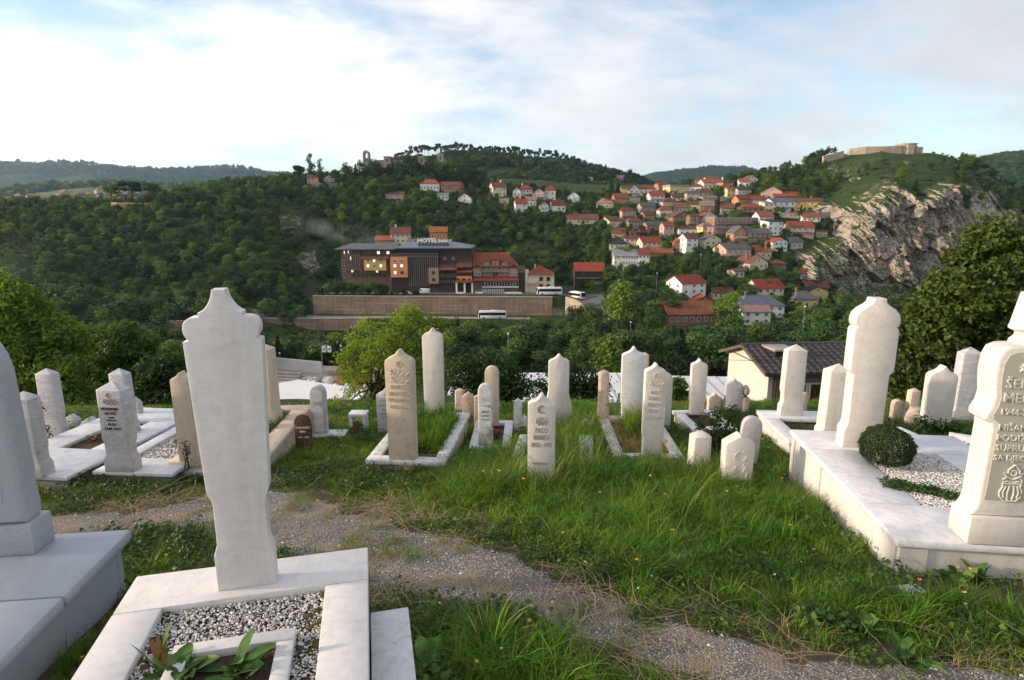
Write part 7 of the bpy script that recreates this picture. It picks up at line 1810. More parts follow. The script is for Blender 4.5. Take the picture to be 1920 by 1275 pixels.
inscribe(r, [('PACO', h_ * .62, .048, w_ * .45), ('HANIFA', h_ * .55, .046, w_ * .58), ('1912 - 1985', h_ * .475, .040, w_ * .75), ('PORODICA', h_ * .29, .022, w_ * .56)], -.051, M_INKB)
mb = calligraphy(w_ * .46, .075, 9, .004); crescent(mb, 0, .14, .036, star=False); mb.v = [(x, y - .051, z + h_ * .70) for x, y, z in mb.v]; mb.build('carving', M_INKB, r)
headstone('bench_ogee', 1046, 802, 664, 38, .10, 2, M_CREAM, 'cream ogee foot stone with broader lower half behind the central one')
headstone('obelisk', 1130, 782, 693, 20, .13, 3, M_ROUGH, 'slim rough pillar with pointed top at the back left of the marble grave', z=-2.375)
headstone('ogee_notch', 1183, 786, 650, 42, .09, 2, M_MARB, 'tall white ogee stone at the back of the lichen-spotted grave', z=-2.38)
headstone('obelisk', 1202, 792, 660, 18, .12, 3, M_BEIGE, 'pointed beige stone half behind the tall white ogee stone', Y=7.6)
r, w_, h_ = headstone('ogee_notch', 1221, 856, 681, 38, .10, 1.5, M_CREAM, 'carved cream ogee headstone at the front of the lichen-spotted grave', z=-2.375)
inscribe(r, [('HADŽI', h_ * .70, .030, w_ * .5), ('HABIBA', h_ * .635, .036, w_ * .72), ('HAMDIJA', h_ * .57, .034, w_ * .72), ('TEPIĆ', h_ * .50, .038, w_ * .6), ('1915-1988', h_ * .425, .030, w_ * .7)], -.052, M_CREAM, .005)
mb = calligraphy(w_ * .66, .06, 10, .005); crescent(mb, 0, .10, .026); mb.v = [(x, y - .052, z + h_ * .78) for x, y, z in mb.v]; mb.build('carving', M_CREAM, r)
headstone('round', 1243, 797, 698, 26, .06, 2, M_CREAM, 'plain cream round-topped stone half behind the carved ogee stone', Y=7.0)
headstone('ogee_notch', 1305, 775, 673, 28, .10, 3, M_CREAM, 'slim plain cream ogee stone on the short white grave', z=-2.45)
headstone('ogee', 1336, 790, 736, 24, .08, -4, M_BEIGE, 'small beige stone behind the flowering bush', Y=8.0)
headstone('ogee', 1371, 790, 709, 31, .08, 6, M_GREYM, 'grey ogee stone behind the flowering bush', Y=8.0)
r = empty('turban_stone', at(1393, 790, 8.0)); hh = 8.0 * (vof(722) - vof(790)); mb = MB(); mb.box(-.055, .055, -.05, .05, -.1, hh * .68); mb.build('stone', M_ROUGH, r, bevel=.012)
mb = MB(); mb.lathe([(.02, hh * .68 + .001), (.03, hh * .72), (.055, hh * .78), (.06, hh * .86), (.045, hh * .94), (.015, hh)], 12); mb.build('turban', M_ROUGH, r, smooth=True); tag(r, 'small carved pillar with a turban knob behind the flowering bush', 'headstone', 'headstones')
headstone('arch', 1398, 878, 780, 36, .07, 4, M_GREYM, 'dark grey slab half behind the low carved pointed stone', tilt=3)
headstone('obelisk', 1309, 882, 806, 39, .16, 3, M_CREAM, 'short cream block with pyramid top in the grass', sink=.12)
r, w_, h_ = headstone('gable', 1377, 916, 812, 54, .14, 2, M_CREAM, 'low carved cream stone with pointed top in the grass', sink=.12, bev=.02)
mb = MB(); crescent(mb, 0, h_ * .62, .055, star=True, open_=60); mb.tube([(-.06, 0, h_ * .3), (-.03, 0, h_ * .45), (.02, 0, h_ * .33), (.06, 0, h_ * .47)], .006, 6); mb.tube([(.05, 0, h_ * .1), (.07, 0, h_ * .35), (.03, 0, h_ * .5)], .006, 6); mb.v = [(x, y - .071, z) for x, y, z in mb.v]; mb.build('carving', M_CREAM, r)
headstone('obelisk_notch', 1480, 777, 645, 40, .12, 4, M_CREAM, 'slim cream pointed stone on the white tiled grave', z=-2.3)
headstone('obelisk', 1556, 828, 681, 49, .17, 6, M_CREAM, 'broad cream pointed stone right of the slim pointed one', Y=5.6)
headstone('round', 1503, 780, 735, 14, .06, 4, M_BEIGE, 'small beige stone behind the slim pointed one', Y=7.6)
on, w_, h_ = headstone('onion', 1610, 834, 558, 75, .15, 7, M_CREAM, 'tall cream headstone with onion-shaped top behind the round bush', z=-1.9, bev=.016)
# turban headstone at the right edge
tb = empty('headstone', at_z(1857, 1008, -1.9), -R(7)); pt_ = Vector(tb.location); ht = pt_.y * vof(548) - pt_.z; wt = .385; tt = .20
part('base_block', M_CREAM, tb, (-wt / 2, wt / 2, -tt / 2, tt / 2, 0, ht * .12), bevel=.012)
a = wt / 2; ol = mirror([(a * .98, ht * .12 + .001), (a * .86, ht * .15), (a * .82, ht * .18), (a * .80, ht * .48), (a * .82, ht * .50), (a * 1.0, ht * .515), (a * 1.02, ht * .535), (a * .90, ht * .57), (a * .86, ht * .61), (a * .92, ht * .66), (a * .95, ht * .70), (a * .93, ht * .755), (a * .82, ht * .79), (a * .62, ht * .803), (a * .36, ht * .806)])
mb = MB(); mb.prism(ol, -tt * .42, tt * .42); mb.build('stone', M_CREAM, tb, bevel=.018, segs=3, planar=True)
mb = MB(); mb.prism([(x * .80, ht * .165 + (z - ht * .12) * .90) for x, z in ol if z > ht * .13], -tt * .42 - .004, -tt * .42 + .01); pn = mb.build('face_panel', M_PANEL, tb)
mb = MB(); mb.lathe([(a * .42, ht * .805), (a * .40, ht * .82), (a * .30, ht * .835), (a * .29, ht * .85), (a * .40, ht * .858), (a * .46, ht * .862), (a * .46, ht * .872), (a * .44, ht * .876), (a * .30, ht * .998), (a * .28, ht)], 28); mb.build('fez', M_CREAM, tb, smooth=True, bevel=0)
yf = -tt * .42 - .006
inscribe(tb, [('ŠEMD', ht * .645, .056, wt * .56), ('MEMU', ht * .59, .056, wt * .56), ('1946-200', ht * .54, .038, wt * .56), ('NIŠANE', ht * .478, .038, wt * .54), ('PODIŽE', ht * .437, .038, wt * .52), ('SUPRUGA', ht * .396, .038, wt * .60), ('SA DJECOM', ht * .357, .034, wt * .64)], yf, M_CREAM, .005, -wt * .315)
mb = calligraphy(wt * .34, .065, 21, .006); crescent(mb, .03, .105, .034, star=False, open_=150); mb.prism([(-.045 + .016 * (1 if k % 2 == 0 else .45) * sin(k * pi / 5), .105 + .016 * (1 if k % 2 == 0 else .45) * cos(k * pi / 5)) for k in range(10)][::-1], -.004, .004); mb.v = [(x, y + yf, z + ht * .70) for x, y, z in mb.v]; mb.build('carving', M_CREAM, tb)
mb = MB()                                        # vase with a flower
def sym(pts, r):
    for s_ in (-1, 1): mb.tube([(s_ * x, yf, z) for x, z in pts], r, 6)
z0 = ht * .19; H_ = ht * .15
sym([(.0, z0), (.03, z0), (.055, z0 + H_ * .12), (.06, z0 + H_ * .25), (.045, z0 + H_ * .4), (.05, z0 + H_ * .48)], .005); sym([(0, z0 + H_ * .48), (.05, z0 + H_ * .48)], .005); sym([(.012, z0 + .008), (.018, z0 + H_ * .2), (.012, z0 + H_ * .42)], .006); sym([(.035, z0 + H_ * .1), (.042, z0 + H_ * .24), (.03, z0 + H_ * .42)], .006)
sym([(.0, z0 + H_ * .5), (.03, z0 + H_ * .55), (.05, z0 + H_ * .52), (.052, z0 + H_ * .60), (.035, z0 + H_ * .64)], .005); sym([(.0, z0 + H_ * .6), (.035, z0 + H_ * .68), (.055, z0 + H_ * .78), (.03, z0 + H_ * .77), (.03, z0 + H_ * .86), (.0, z0 + H_)], .005); mb.tube([(.016 * cos(t), yf, z0 + H_ * .78 + .016 * sin(t)) for t in np.linspace(0, 2 * pi, 14)], .004, 6)
mb.build('ornament', M_CREAM, tb)
tag(tb, 'cream headstone with fez-shaped top and raised lettering at the right edge', 'headstone', 'headstones')
headstone('round', 1678, 793, 749, 19, .09, 3, M_ROUGH, 'small weathered round-topped stone right of the onion-topped stone', Y=7.6)
headstone('obelisk', 1706, 790, 727, 21, .11, 3, M_BEIGE, 'small beige pointed stone behind the rough stone knob', Y=7.6)
headstone('ogee', 1751, 803, 685, 47, .13, 8, M_CREAM, 'cream ogee stone with a crack near the top at right', Y=7.0)
headstone('obelisk', 1798, 792, 650, 40, .16, 6, M_GREYM, 'grey-mauve pointed stone beside the fez-topped headstone', Y=7.6)
headstone('stepped', 1868, 806, 760, 26, .09, 5, M_BEIGE, 'low pale stone mostly hidden behind the fez-topped headstone', Y=7.4)
p = ghit(1713, 800); r = empty('barrel_stone', p); mb = MB(); mb.lathe([(.08, -.1), (.1, .02), (.115, .08), (.105, .16), (.09, .20), (.075, .22), (.08, .24), (.05, .26)], 14); mb.build('stone', M_ROUGH, r, bevel=.004); part('foot', M_ROUGH, r, (-.12, .12, -.12, .12, -.2, -.101)); tag(r, 'rough barrel-shaped stone knob among weeds at right', 'stone')
# curbs of the central grave and others
def curb(a, b, z, w, label, m=None, h=.25):
    A, B = at_z(*a, z), at_z(*b, z); L = (B - A).length
    mb = MB(); mb.box(-w / 2, w / 2, 0, L, -h, 0); o = mb.build('grave_curb', m or M_MARBO, None, A, math.atan2(-(B.x - A.x), B.y - A.y), bevel=.01); return tag(o, label, 'curb', 'grave curbs')
curb((962, 880), (984, 814), -2.31, .11, 'left marble curb beside the central cream headstone')
curb((1100, 884), (1099, 815), -2.30, .15, 'right marble curb beside the central cream headstone')
curb((884, 858), (896, 824), -2.47, .09, 'low marble curb beside the grass-filled grave')
curb((1682, 800), (1770, 838), -2.42, .10, 'white marble curb behind the clipped round bush', M_MARB)
curb((1780, 812), (1905, 832), -2.4, .12, 'white marble curb behind the fez-topped headstone', M_MARB)
p = ghit(1098, 818); mb = MB(); mb.prism(outline('gable', .10, .22), -.03, .03); tag(mb.build('foot_marker', M_GREYM, None, p, .2, bevel=.006), 'small dark grey foot marker behind the right curb of the central grave', 'marker')
q = ghit(1690, 1118); mb = MB(); mb.box(-.13, .13, -.05, .05, -.15, .04); tag(mb.build('marble_offcut', M_MARB, None, q, .12, bevel=.008), 'white marble offcut lying in the grass before the large right grave', 'slab')
# wooden markers, box and brick wall at the rim
p = ghit(572, 852); r = empty('wooden_marker', p, .02); h_ = p.y * vof(777) - p.z; w_ = 31 * depth(p) / FPX; mb = MB(); mb.prism([(x, z - .1 if z < .01 else z) for x, z in outline('round', w_, h_)], -.012, .012); mb.build('board', M_WOODM, r, bevel=.003, planar=True)
inscribe(r, [('ČARKADŽIĆ', h_ * .66, .020, w_ * .86), ('ESMA', h_ * .56, .020, w_ * .5), ('1930   2009', h_ * .42, .018, w_ * .9)], -.014, plain('letter_white', (.75, .73, .68), .6, .05)); tag(r, 'brown round-topped wooden grave marker with white letters', 'marker')
p = ghit(669, 822); r = empty('wooden_marker', p, .02); h_ = p.y * vof(789) - p.z; mb = MB(); mb.prism([(-.028, -.1), (.024, -.1), (.034, h_), (-.04, h_)], -.012, .012); mb.build('board', M_WOODM, r, bevel=.003, planar=True); tag(r, 'small plain brown wooden marker before the white box', 'marker')
p = ghit(664, 816); r = empty('stone_box', p + Vector((0, .25, 0))); part('side', M_MARB, r, (-.1, -.06, -.08, .08, -.1, .17), (.06, .1, -.08, .08, -.1, .17)); part('lid', M_MARB, r, (-.11, .11, -.09, .09, .172, .21), bevel=.008); tag(r, 'small white stone box behind the little wooden marker', 'box')
m_brick = plain('brick_red', (0.26, 0.075, 0.045), .9, .3, 8, 40, .5, .01, objvar=.25); m_mort = plain('mortar', (0.35, 0.32, 0.28), .95)
def brick_wall(pa, pb, Y, htop, label):
    A, B = at(*pa, Y), at(*pb, Y); L = (B - A).length; root = empty('brick_wall', Vector((A.x, A.y, htop * Y)), math.atan2(B.y - A.y, B.x - A.x))
    part('mortar', m_mort, root, (0, L, .008, .1, -.8, -.004)); bl, bh = .21, .065; me = MB().box(0, bl - .012, 0, .11, 0, bh - .012).mesh('brick', m_brick, bevel=.004, segs=1)
    for rI in range(8):
        for k in range(int(L / bl)):
            o = bpy.data.objects.new('brick', me); o.location = (k * bl + (.1 if rI % 2 else 0), 0, -.07 - rI * (bh)); link(o, root)
    part('coping', m_conc, root, (-.02, L + .08, -.03, .14, 0, .045), bevel=.005); tag(root, label, 'wall')
brick_wall((612, 800), (700, 800), 8.4, vof(800), 'low red brick wall at the graveyard rim behind the white box')
brick_wall((1240, 780), (1300, 780), 9.0, vof(772), 'low red brick wall at the graveyard rim behind the right graves')
# ------------------------------------------------------------------ graveyard ground, path, grass
def soil_mat():
    m, nt, p, out = nodes_of('graveyard_soil'); v = objvec(nt, False)
    n1 = tex_noise(nt, v, 2.2, 6, .65); n2 = tex_noise(nt, v, 18, 5, .7); n3 = tex_noise(nt, v, 90, 3, .7)
    c = mixc(nt, maprange(nt, n1, .35, .65), (0.055, 0.052, 0.022), (0.15, 0.108, 0.062)); c = mixc(nt, maprange(nt, n2, .3, .7), mixc(nt, 1.0, c, (.5, .5, .5), 'MULTIPLY'), c); c = mixc(nt, maprange(nt, n3, .6, .75), c, (0.2, 0.16, 0.1))
    nt.links.new(c, p.inputs['Base Color']); p.inputs['Roughness'].default_value = .95; bump(nt, p, mth(nt, 'ADD', n2, n3), .8, .03); return m
def path_mat():
    m, nt, p, out = nodes_of('worn_path'); v = objvec(nt, False)
    vo = nt.nodes.new('ShaderNodeTexVoronoi'); vo.inputs['Scale'].default_value = 95; nt.links.new(v, vo.inputs['Vector'])
    rc = nt.nodes.new('ShaderNodeSeparateColor'); nt.links.new(vo.outputs['Color'], rc.inputs[0])
    c = mixc(nt, maprange(nt, rc.outputs[0], .1, .95), (0.16, 0.148, 0.136), (0.40, 0.37, 0.335)); c = mixc(nt, maprange(nt, rc.outputs[1], .80, .88), c, (0.68, 0.64, 0.58))
    c = mixc(nt, maprange(nt, vo.outputs['Distance'], .35, .6), c, (0.11, 0.098, 0.086))
    n1 = tex_noise(nt, v, 3.0, 6, .65); c = mixc(nt, maprange(nt, n1, .46, .64, 0, .85), c, (0.27, 0.205, 0.145)); c = mixc(nt, maprange(nt, tex_noise(nt, v, 1.1, 5, .6), .35, .65), mixc(nt, 1.0, c, (.72, .70, .70), 'MULTIPLY'), c)
    nt.links.new(c, p.inputs['Base Color']); p.inputs['Roughness'].default_value = .9; bump(nt, p, mth(nt, 'SUBTRACT', mth(nt, 'MULTIPLY', n1, .8), vo.outputs['Distance']), .8, .012); return m
m_soil, m_path = soil_mat(), path_mat()
gxs = np.arange(-14, 16.01, .10); gys = np.arange(-4.0, 11.6, .08); GXX, GYY = np.meshgrid(gxs, gys, indexing='ij')
def GZ(X, Y): return T(X, Y) + .025 * fbm(np.asarray(X) / .7, np.asarray(Y) / .7, seed=14) * np.clip(9.5 - np.asarray(Y), 0, 1) + .008 * fbm(np.asarray(X) / .12, np.asarray(Y) / .12, seed=15)
Zg = GZ(GXX, GYY) + np.where(GYY > 10.3, -.03, 0)
o = link(bpy.data.objects.new('graveyard_ground', np_mesh('graveyard_ground', np.stack([GXX, GYY, Zg], -1).reshape(-1, 3), grid_faces(*GXX.shape), m_soil))); tag(o, kind='structure')
# path: centre line and half width on the ground
PATH = [(-60, 1010, 26), (60, 1000, 28), (160, 985, 24), (260, 972, 26), (340, 962, 30), (430, 960, 34), (520, 975, 38), (600, 995, 40), (680, 1018, 44), (760, 1042, 50), (840, 1065, 50), (920, 1092, 48), (1000, 1120, 52), (1080, 1148, 54), (1160, 1176, 50), (1240, 1200, 50), (1330, 1228, 52), (1420, 1260, 56), (1520, 1300, 60)]
PW = [(ghit(a, b), abs(ghit(a, b - c).y - ghit(a, b + c).y) / 2) for a, b, c in PATH]
PCX = np.array([p.x for p, w in PW]); PCY = np.array([p.y for p, w in PW]); PHW = np.array([w for p, w in PW])
def path_sd(X, Y):
    """positive inside the path (metres)"""
    yc_ = np.interp(X, PCX, PCY); hw = np.interp(X, PCX, PHW)
    e = .02 + .22 * fbm(np.asarray(X) / .6, np.asarray(Y) / .5, seed=33) + .11 * fbm(np.asarray(X) / .12, np.asarray(Y) / .12, seed=34)
    return hw - np.abs(Y - yc_) + e
pxs = np.arange(-6, 4.5, .035); pys = np.arange(1.6, 6.2, .035); PXX, PYY = np.meshgrid(pxs, pys, indexing='ij')
sdp = path_sd(PXX, PYY); Zp = GZ(PXX, PYY) + np.clip(sdp * .25, -.012, .012) + .002
Fp = grid_faces(*PXX.shape); keep = (sdp > -.06).ravel()[Fp].all(1); Fp = Fp[keep]; used = np.unique(Fp); rem = np.full(PXX.size, -1); rem[used] = np.arange(len(used))
o = link(bpy.data.objects.new('path', np_mesh('path', np.stack([PXX, PYY, Zp], -1).reshape(-1, 3)[used], rem[Fp], m_path))); tag(o, kind='structure')
# areas kept free of grass: graves
GRAVES = [o for o in bpy.data.objects if o.name.split('.')[0] == 'grave']
def on_grave(X, Y, pad=.0):
    m_ = np.zeros(len(X), bool)
    for g in GRAVES:
        i = g['in']; c, s = cos(g.rotation_euler.z), sin(g.rotation_euler.z); dx, dy = X - g.location.x, Y - g.location.y; lx, ly = c * dx + s * dy, -s * dx + c * dy
        pan = [ch for ch in g.children if ch.name.startswith('cap')]; a = max(abs(v.co.x) for ch in pan for v in ch.data.vertices); b = max(abs(v.co.y) for ch in pan for v in ch.data.vertices)
        m_ |= (np.abs(lx) < a + pad) & (np.abs(ly) < b + pad)
    g = g11; c, s = cos(g.rotation_euler.z), sin(g.rotation_euler.z); dx, dy = X - g.location.x, Y - g.location.y; lx, ly = c * dx + s * dy, -s * dx + c * dy
    m_ |= (np.abs(lx) < .80) & (ly > -1.30) & (ly < 0) & (hash3(np.floor(X * 50), np.floor(Y * 50), np.floor(X * 0)) < .80)
    g = g2; c, s = cos(g.rotation_euler.z), sin(g.rotation_euler.z); dx, dy = X - g.location.x, Y - g.location.y; lx, ly = c * dx + s * dy, -s * dx + c * dy
    m_ |= (lx > .4) & (lx < .78) & (ly < .92) & (ly > -1.3)
    return m_
G_A = leaf_mat('grass_green', (0.050, 0.125, 0.011), (0.160, 0.295, 0.030), 0.40, .5, .35)
G_B = leaf_mat('grass_dry', (0.20, 0.15, 0.06), (0.36, 0.27, 0.13), 0.25, .7, .2)
G_C = leaf_mat('weed_green', (0.030, 0.072, 0.012), (0.075, 0.135, 0.025), 0.3, .5, .2)
def tuft(seed, nb, h, spread, lean, width, segs=3, dry=0.0):
    rg = np.random.default_rng(seed); V, F, T_, M_ = [], [], [], []
    for b in range(nb):
        a = rg.uniform(0, 2 * pi); r = spread * rg.random() ** .6; bx, by = r * cos(a), r * sin(a); hh = h * rg.uniform(.45, 1.1); la = rg.uniform(0, 2 * pi); ln = lean * rg.uniform(.2, 1.2) * hh; wd = width * rg.uniform(.7, 1.3); px_, py_ = -sin(la), cos(la)
        if rg.random() < .5: px_, py_ = cos(rg.uniform(0, 6.28)), sin(rg.uniform(0, 6.28))
        base = len(V); tn = rg.random()
        for s in range(segs + 1):
            t = s / segs; cx = bx + cos(la) * ln * t * t; cy_2 = by + sin(la) * ln * t * t; cz = hh * (t - .28 * lean * t * t * t); w = wd * (1 - t) ** .7 * .5 + .0003
            V += [(cx - px_ * w, cy_2 - py_ * w, cz), (cx + px_ * w, cy_2 + py_ * w, cz)]; T_ += [tn, tn]
        for s in range(segs): F.append((base + 2 * s, base + 2 * s + 1, base + 2 * s + 3, base + 2 * s + 2)); M_.append(1 if rg.random() < dry else 0)
    me = np_mesh('tuft', np.array(V), np.array(F), [G_A, G_B], smooth=True, attr={'tint': ('POINT', np.array(T_))}); me.polygons.foreach_set('material_index', np.array(M_, np.int32)); return me
TUFTS = [tuft(1, 26, .30, .055, .75, .0055, 4, .03), tuft(2, 26, .26, .06, .95, .005, 4, .05), tuft(3, 30, .16, .07, .6, .0045, 3, .02), tuft(4, 30, .11, .07, .7, .0045, 3, .04), tuft(5, 30, .07, .07, .8, .004, 2, .03), tuft(6, 14, .42, .05, .6, .0045, 5, .12), tuft(7, 18, .16, .07, 1.2, .004, 3, .75)]
def clover(seed, n, r, h, ls):
    rg = np.random.default_rng(seed); P_ = np.stack([rg.normal(0, r * .5, n), rg.normal(0, r * .5, n), rg.uniform(.2, 1, n) * h], 1); N_ = rg.normal(0, .45, (n, 3)) + np.array([0, 0, 1]); V, F, T_ = leaf_cards(P_, N_, rg.uniform(.6, 1.3, n) * ls, rg.random(n), rg, .8, .3); return np_mesh('weed', V, F, G_C, smooth=False, attr={'tint': ('POINT', T_)})
WEEDS = [clover(11, 44, .08, .04, .013), clover(12, 34, .08, .06, .018), clover(13, 24, .07, .09, .027)]
# heights vary over the plot: tall in the middle right, short by the path and at left
rng = np.random.default_rng(99)
def field(n, x0, x1, y0, y1):
    X = rng.uniform(x0, x1, n); Y = y0 + (y1 - y0) * rng.random(n) ** 1.15; return X, Y
def tallness(X, Y):
    px, py = proj(X, Y, T(X, Y)); t = .10 + .0 * px
    t = t + .62 * np.exp(-((px - 1330) / 330) ** 2 - ((py - 960) / 110) ** 2) + .60 * np.exp(-((px - 960) / 110) ** 2 - ((py - 900) / 75) ** 2) + .6 * np.exp(-((px - 1080) / 60) ** 2 - ((py - 830) / 50) ** 2)
    t = t + .55 * np.exp(-((px - 960) / 260) ** 2 - ((py - 1225) / 90) ** 2) + .45 * np.exp(-((px - 1750) / 260) ** 2 - ((py - 1180) / 90) ** 2) + .28 * np.exp(-((px - 650) / 130) ** 2 - ((py - 870) / 50) ** 2) + .25 * np.exp(-((px - 300) / 120) ** 2 - ((py - 1060) / 70) ** 2)
    return t + .34 * fbm(X / .5, Y / .5, seed=51) + .1 * fbm(X / .15, Y / .15, seed=52)
X, Y = field(72000, -8.5, 10.0, 1.3, 9.6)
px, py = proj(X, Y, T(X, Y)); k = (px > -150) & (px < 2070) & (py < 1400); X, Y = X[k], Y[k]
sd = path_sd(X, Y); tl = tallness(X, Y); bare = fbm(X / .6, Y / .6, seed=61) > .24
k = (sd < -.02 + .0 * X) & ~on_grave(X, Y, .01) & ~(bare & (rng.random(len(X)) < .6)) & ~((sd > -.16) & (rng.random(len(X)) < .45))
k |= (sd >= -.02) & (fbm(X / .35, Y / .35, seed=63) > .20) & ~on_grave(X, Y, .01)
X, Y, sd, tl = X[k], Y[k], sd[k], tl[k]; n = len(X)
tl = np.where(sd > -.12, tl * .40, np.where(sd > -.35, tl * .62, tl))
ix = np.where(tl > .62, rng.choice([0, 1, 5, 0, 2], n), np.where(tl > .40, rng.choice([0, 1, 2, 2], n), np.where(tl > .2, rng.choice([2, 3, 3], n), rng.choice([3, 4, 4, 4], n))))
ix = np.where((rng.random(n) < .05) | ((sd > -.12) & (rng.random(n) < .12)), 6, ix)
sc = rng.uniform(.6, 1.1, n) * (.72 + .40 * np.clip(tl, 0, 1))
scatter('grass', np.stack([X, Y, GZ(X, Y) - .008], 1), np.stack([rng.normal(0, .12, n), rng.normal(0, .12, n), rng.uniform(0, 6.28, n)], 1), np.stack([sc * 1.15, sc * 1.15, sc], 1), ix, TUFTS, 'long and short green grass between the graves', 'grass')
# low broad-leaved weeds
X, Y = field(26000, -7, 8, 1.4, 8.5); sd = path_sd(X, Y); f1 = fbm(X / .55, Y / .55, seed=71)
k = (sd < -.02) & ~on_grave(X, Y, .02) & (f1 > .08); X, Y = X[k], Y[k]; n = len(X)
scatter('ground_weeds', np.stack([X, Y, GZ(X, Y)], 1), np.stack([np.zeros(n), np.zeros(n), rng.uniform(0, 6.28, n)], 1), np.repeat(rng.uniform(.7, 1.5, n)[:, None], 3, 1), rng.choice([0, 0, 0, 1, 1, 2], n), WEEDS, 'low clover and broad-leaved weeds among the grass', 'weeds')
# grass growing inside the overgrown graves
def fill_grass(name, g, n, ids, s0, s1, label, umin=0, umax=1, vmin=0, vmax=1):
    u, v = rng.uniform(umin, umax, n), rng.uniform(vmin, vmax, n); P_ = np.array([inside(g, a, b) for a, b in zip(u, v)]); sc = rng.uniform(s0, s1, n)
    scatter(name, P_ - np.array([0, 0, .01]), np.stack([rng.normal(0, .1, n), rng.normal(0, .1, n), rng.uniform(0, 6.28, n)], 1), np.repeat(sc[:, None], 3, 1), rng.choice(ids, n), TUFTS + WEEDS, label, 'grass')
fill_grass('grave_grass', g5, 420, [2, 2, 3, 0, 8, 9], .7, 1.1, 'dense grass filling the weathered white grave', 0, 1, .12, 1)
fill_grass('grave_grass', g8, 60, [0, 1, 5], .8, 1.2, 'green tuft growing in the lichen-spotted grave', .35, .75, .45, .9)
fill_grass('dead_stalks', g8, 120, [6], .8, 1.3, 'dry stalks lying in the lichen-spotted grave')
fill_grass('grave_grass', g3c, 120, [8, 9, 3], .7, 1.1, 'green planting in the cream grave')
fill_grass('bed_plants', g3b, 110, [7, 8, 9], .7, 1.2, 'green planting in the gravel of the left grave', .35, .9, .3, .9)
fill_grass('bed_plants', g10, 40, [7, 8], .6, 1.0, 'dark planting in the hole of the tiled grave')
# dry straw lying along the path
def straw(seed):
    rg = np.random.default_rng(seed); V, F = [], []
    for k in range(5):
        a = rg.uniform(0, 6.28); L = rg.uniform(.10, .34); x, y = rg.normal(0, .05, 2); c = rg.uniform(-.8, .8); base = len(V)
        for s in range(6):
            t = s / 5; aa = a + c * t; x += cos(aa) * L / 5; y += sin(aa) * L / 5; z = .004 + .018 * sin(pi * t) * rg.random(); V += [(x - sin(aa) * .0013, y + cos(aa) * .0013, z), (x + sin(aa) * .0013, y - cos(aa) * .0013, z)]
        F += [(base + 2 * s, base + 2 * s + 1, base + 2 * s + 3, base + 2 * s + 2) for s in range(5)]
    return np_mesh('straw', np.array(V), np.array(F), plain('straw', (0.34, 0.25, 0.14), .8, .2, 10, 10, 0), smooth=True)
STR = [straw(i) for i in range(5)]
X, Y = field(9000, -5, 4, 1.5, 6); sd = path_sd(X, Y); f1 = fbm(X / .4, Y / .4, seed=81); k = (sd > -.28) & (sd < .10) & (f1 > .0) & ~on_grave(X, Y, .0); k |= (f1 > .34) & (sd < 0) & ~on_grave(X, Y, 0); X, Y = X[k], Y[k]; n = len(X)
scatter('dry_straw', np.stack([X, Y, GZ(X, Y) + .012], 1), np.stack([rng.normal(0, .05, n), rng.normal(0, .05, n), rng.uniform(0, 6.28, n)], 1), np.repeat(rng.uniform(.6, 1.3, n)[:, None], 3, 1), rng.integers(0, 5, n), STR, 'dry brown straw strewn along the path edges', 'straw')
# loose stones
def pebble(seed, m):
    rg = random.Random(seed); bm = bmesh.new(); bmesh.ops.create_icosphere(bm, subdivisions=1, radius=1)
    for v in bm.verts: v.co = Vector((v.co.x * rg.uniform(.85, 1.15), v.co.y * rg.uniform(.7, 1.0), v.co.z * rg.uniform(.5, .75)))
    me = bpy.data.meshes.new('pebble'); bm.to_mesh(me); bm.free(); me.materials.append(m); me.polygons.foreach_set('use_smooth', [True] * len(me.polygons)); return me
m_pebw = plain('pebble_white', (0.60, 0.57, 0.53), .6, .2, 60, 60, 0, objvar=.35); m_pebg = plain('pebble_grey', (0.27, 0.25, 0.23), .8, .25, 60, 60, 0, objvar=.4); m_moss = plain('moss', (0.075, 0.068, 0.014), .95, .4, 60, 200, .8, .004)
PEB = [pebble(i, m_pebw) for i in range(4)] + [pebble(9, m_pebg), pebble(10, m_pebg)]
X, Y = field(16000, -5, 4, 1.5, 6); k = (path_sd(X, Y) > 0) & (proj(X, Y, T(X, Y))[1] < 1400); X, Y = X[k], Y[k]; n = len(X)
scatter('path_gravel', np.stack([X, Y, GZ(X, Y) + .012], 1), rng.uniform(0, 6.28, (n, 3)) * np.array([.1, .1, 1]), np.repeat((rng.uniform(.0025, .0075, n) * rng.choice([1, 1, 1, 1.8], n))[:, None], 3, 1), rng.choice([0, 1, 4, 5, 4, 5], n), PEB, 'loose grit on the worn path', 'gravel')
def pebbles(name, g, n, r0, r1, label, ids, test=None, layers=1):
    u, v = rng.random(n), rng.random(n); P_ = np.array([inside(g, a, b) for a, b in zip(u, v)]); 
    if test is not None: kk_ = test(u, v); P_ = P_[kk_]
    n = len(P_); P_[:, 2] += rng.uniform(-.004, .008, n)
    scatter(name, P_, np.stack([rng.normal(0, .3, n), rng.normal(0, .3, n), rng.uniform(0, 6.28, n)], 1), np.repeat(rng.uniform(r0, r1, n)[:, None], 3, 1), rng.choice(ids, n), PEB, label, 'gravel')
pebbles('white_pebbles', g2, 17000, .004, .0078, 'white pebble bed of the near white grave', [0, 1, 2, 3, 0, 1, 2, 4], lambda u, v: v > -1)
pebbles('white_pebbles', g11, 9000, .005, .010, 'pale pebble bed of the large right grave', [0, 1, 2, 3, 0, 1])
pebbles('white_pebbles', g3b, 3500, .008, .016, 'pale gravel of the left white-capped grave', [0, 1, 2, 3, 4])
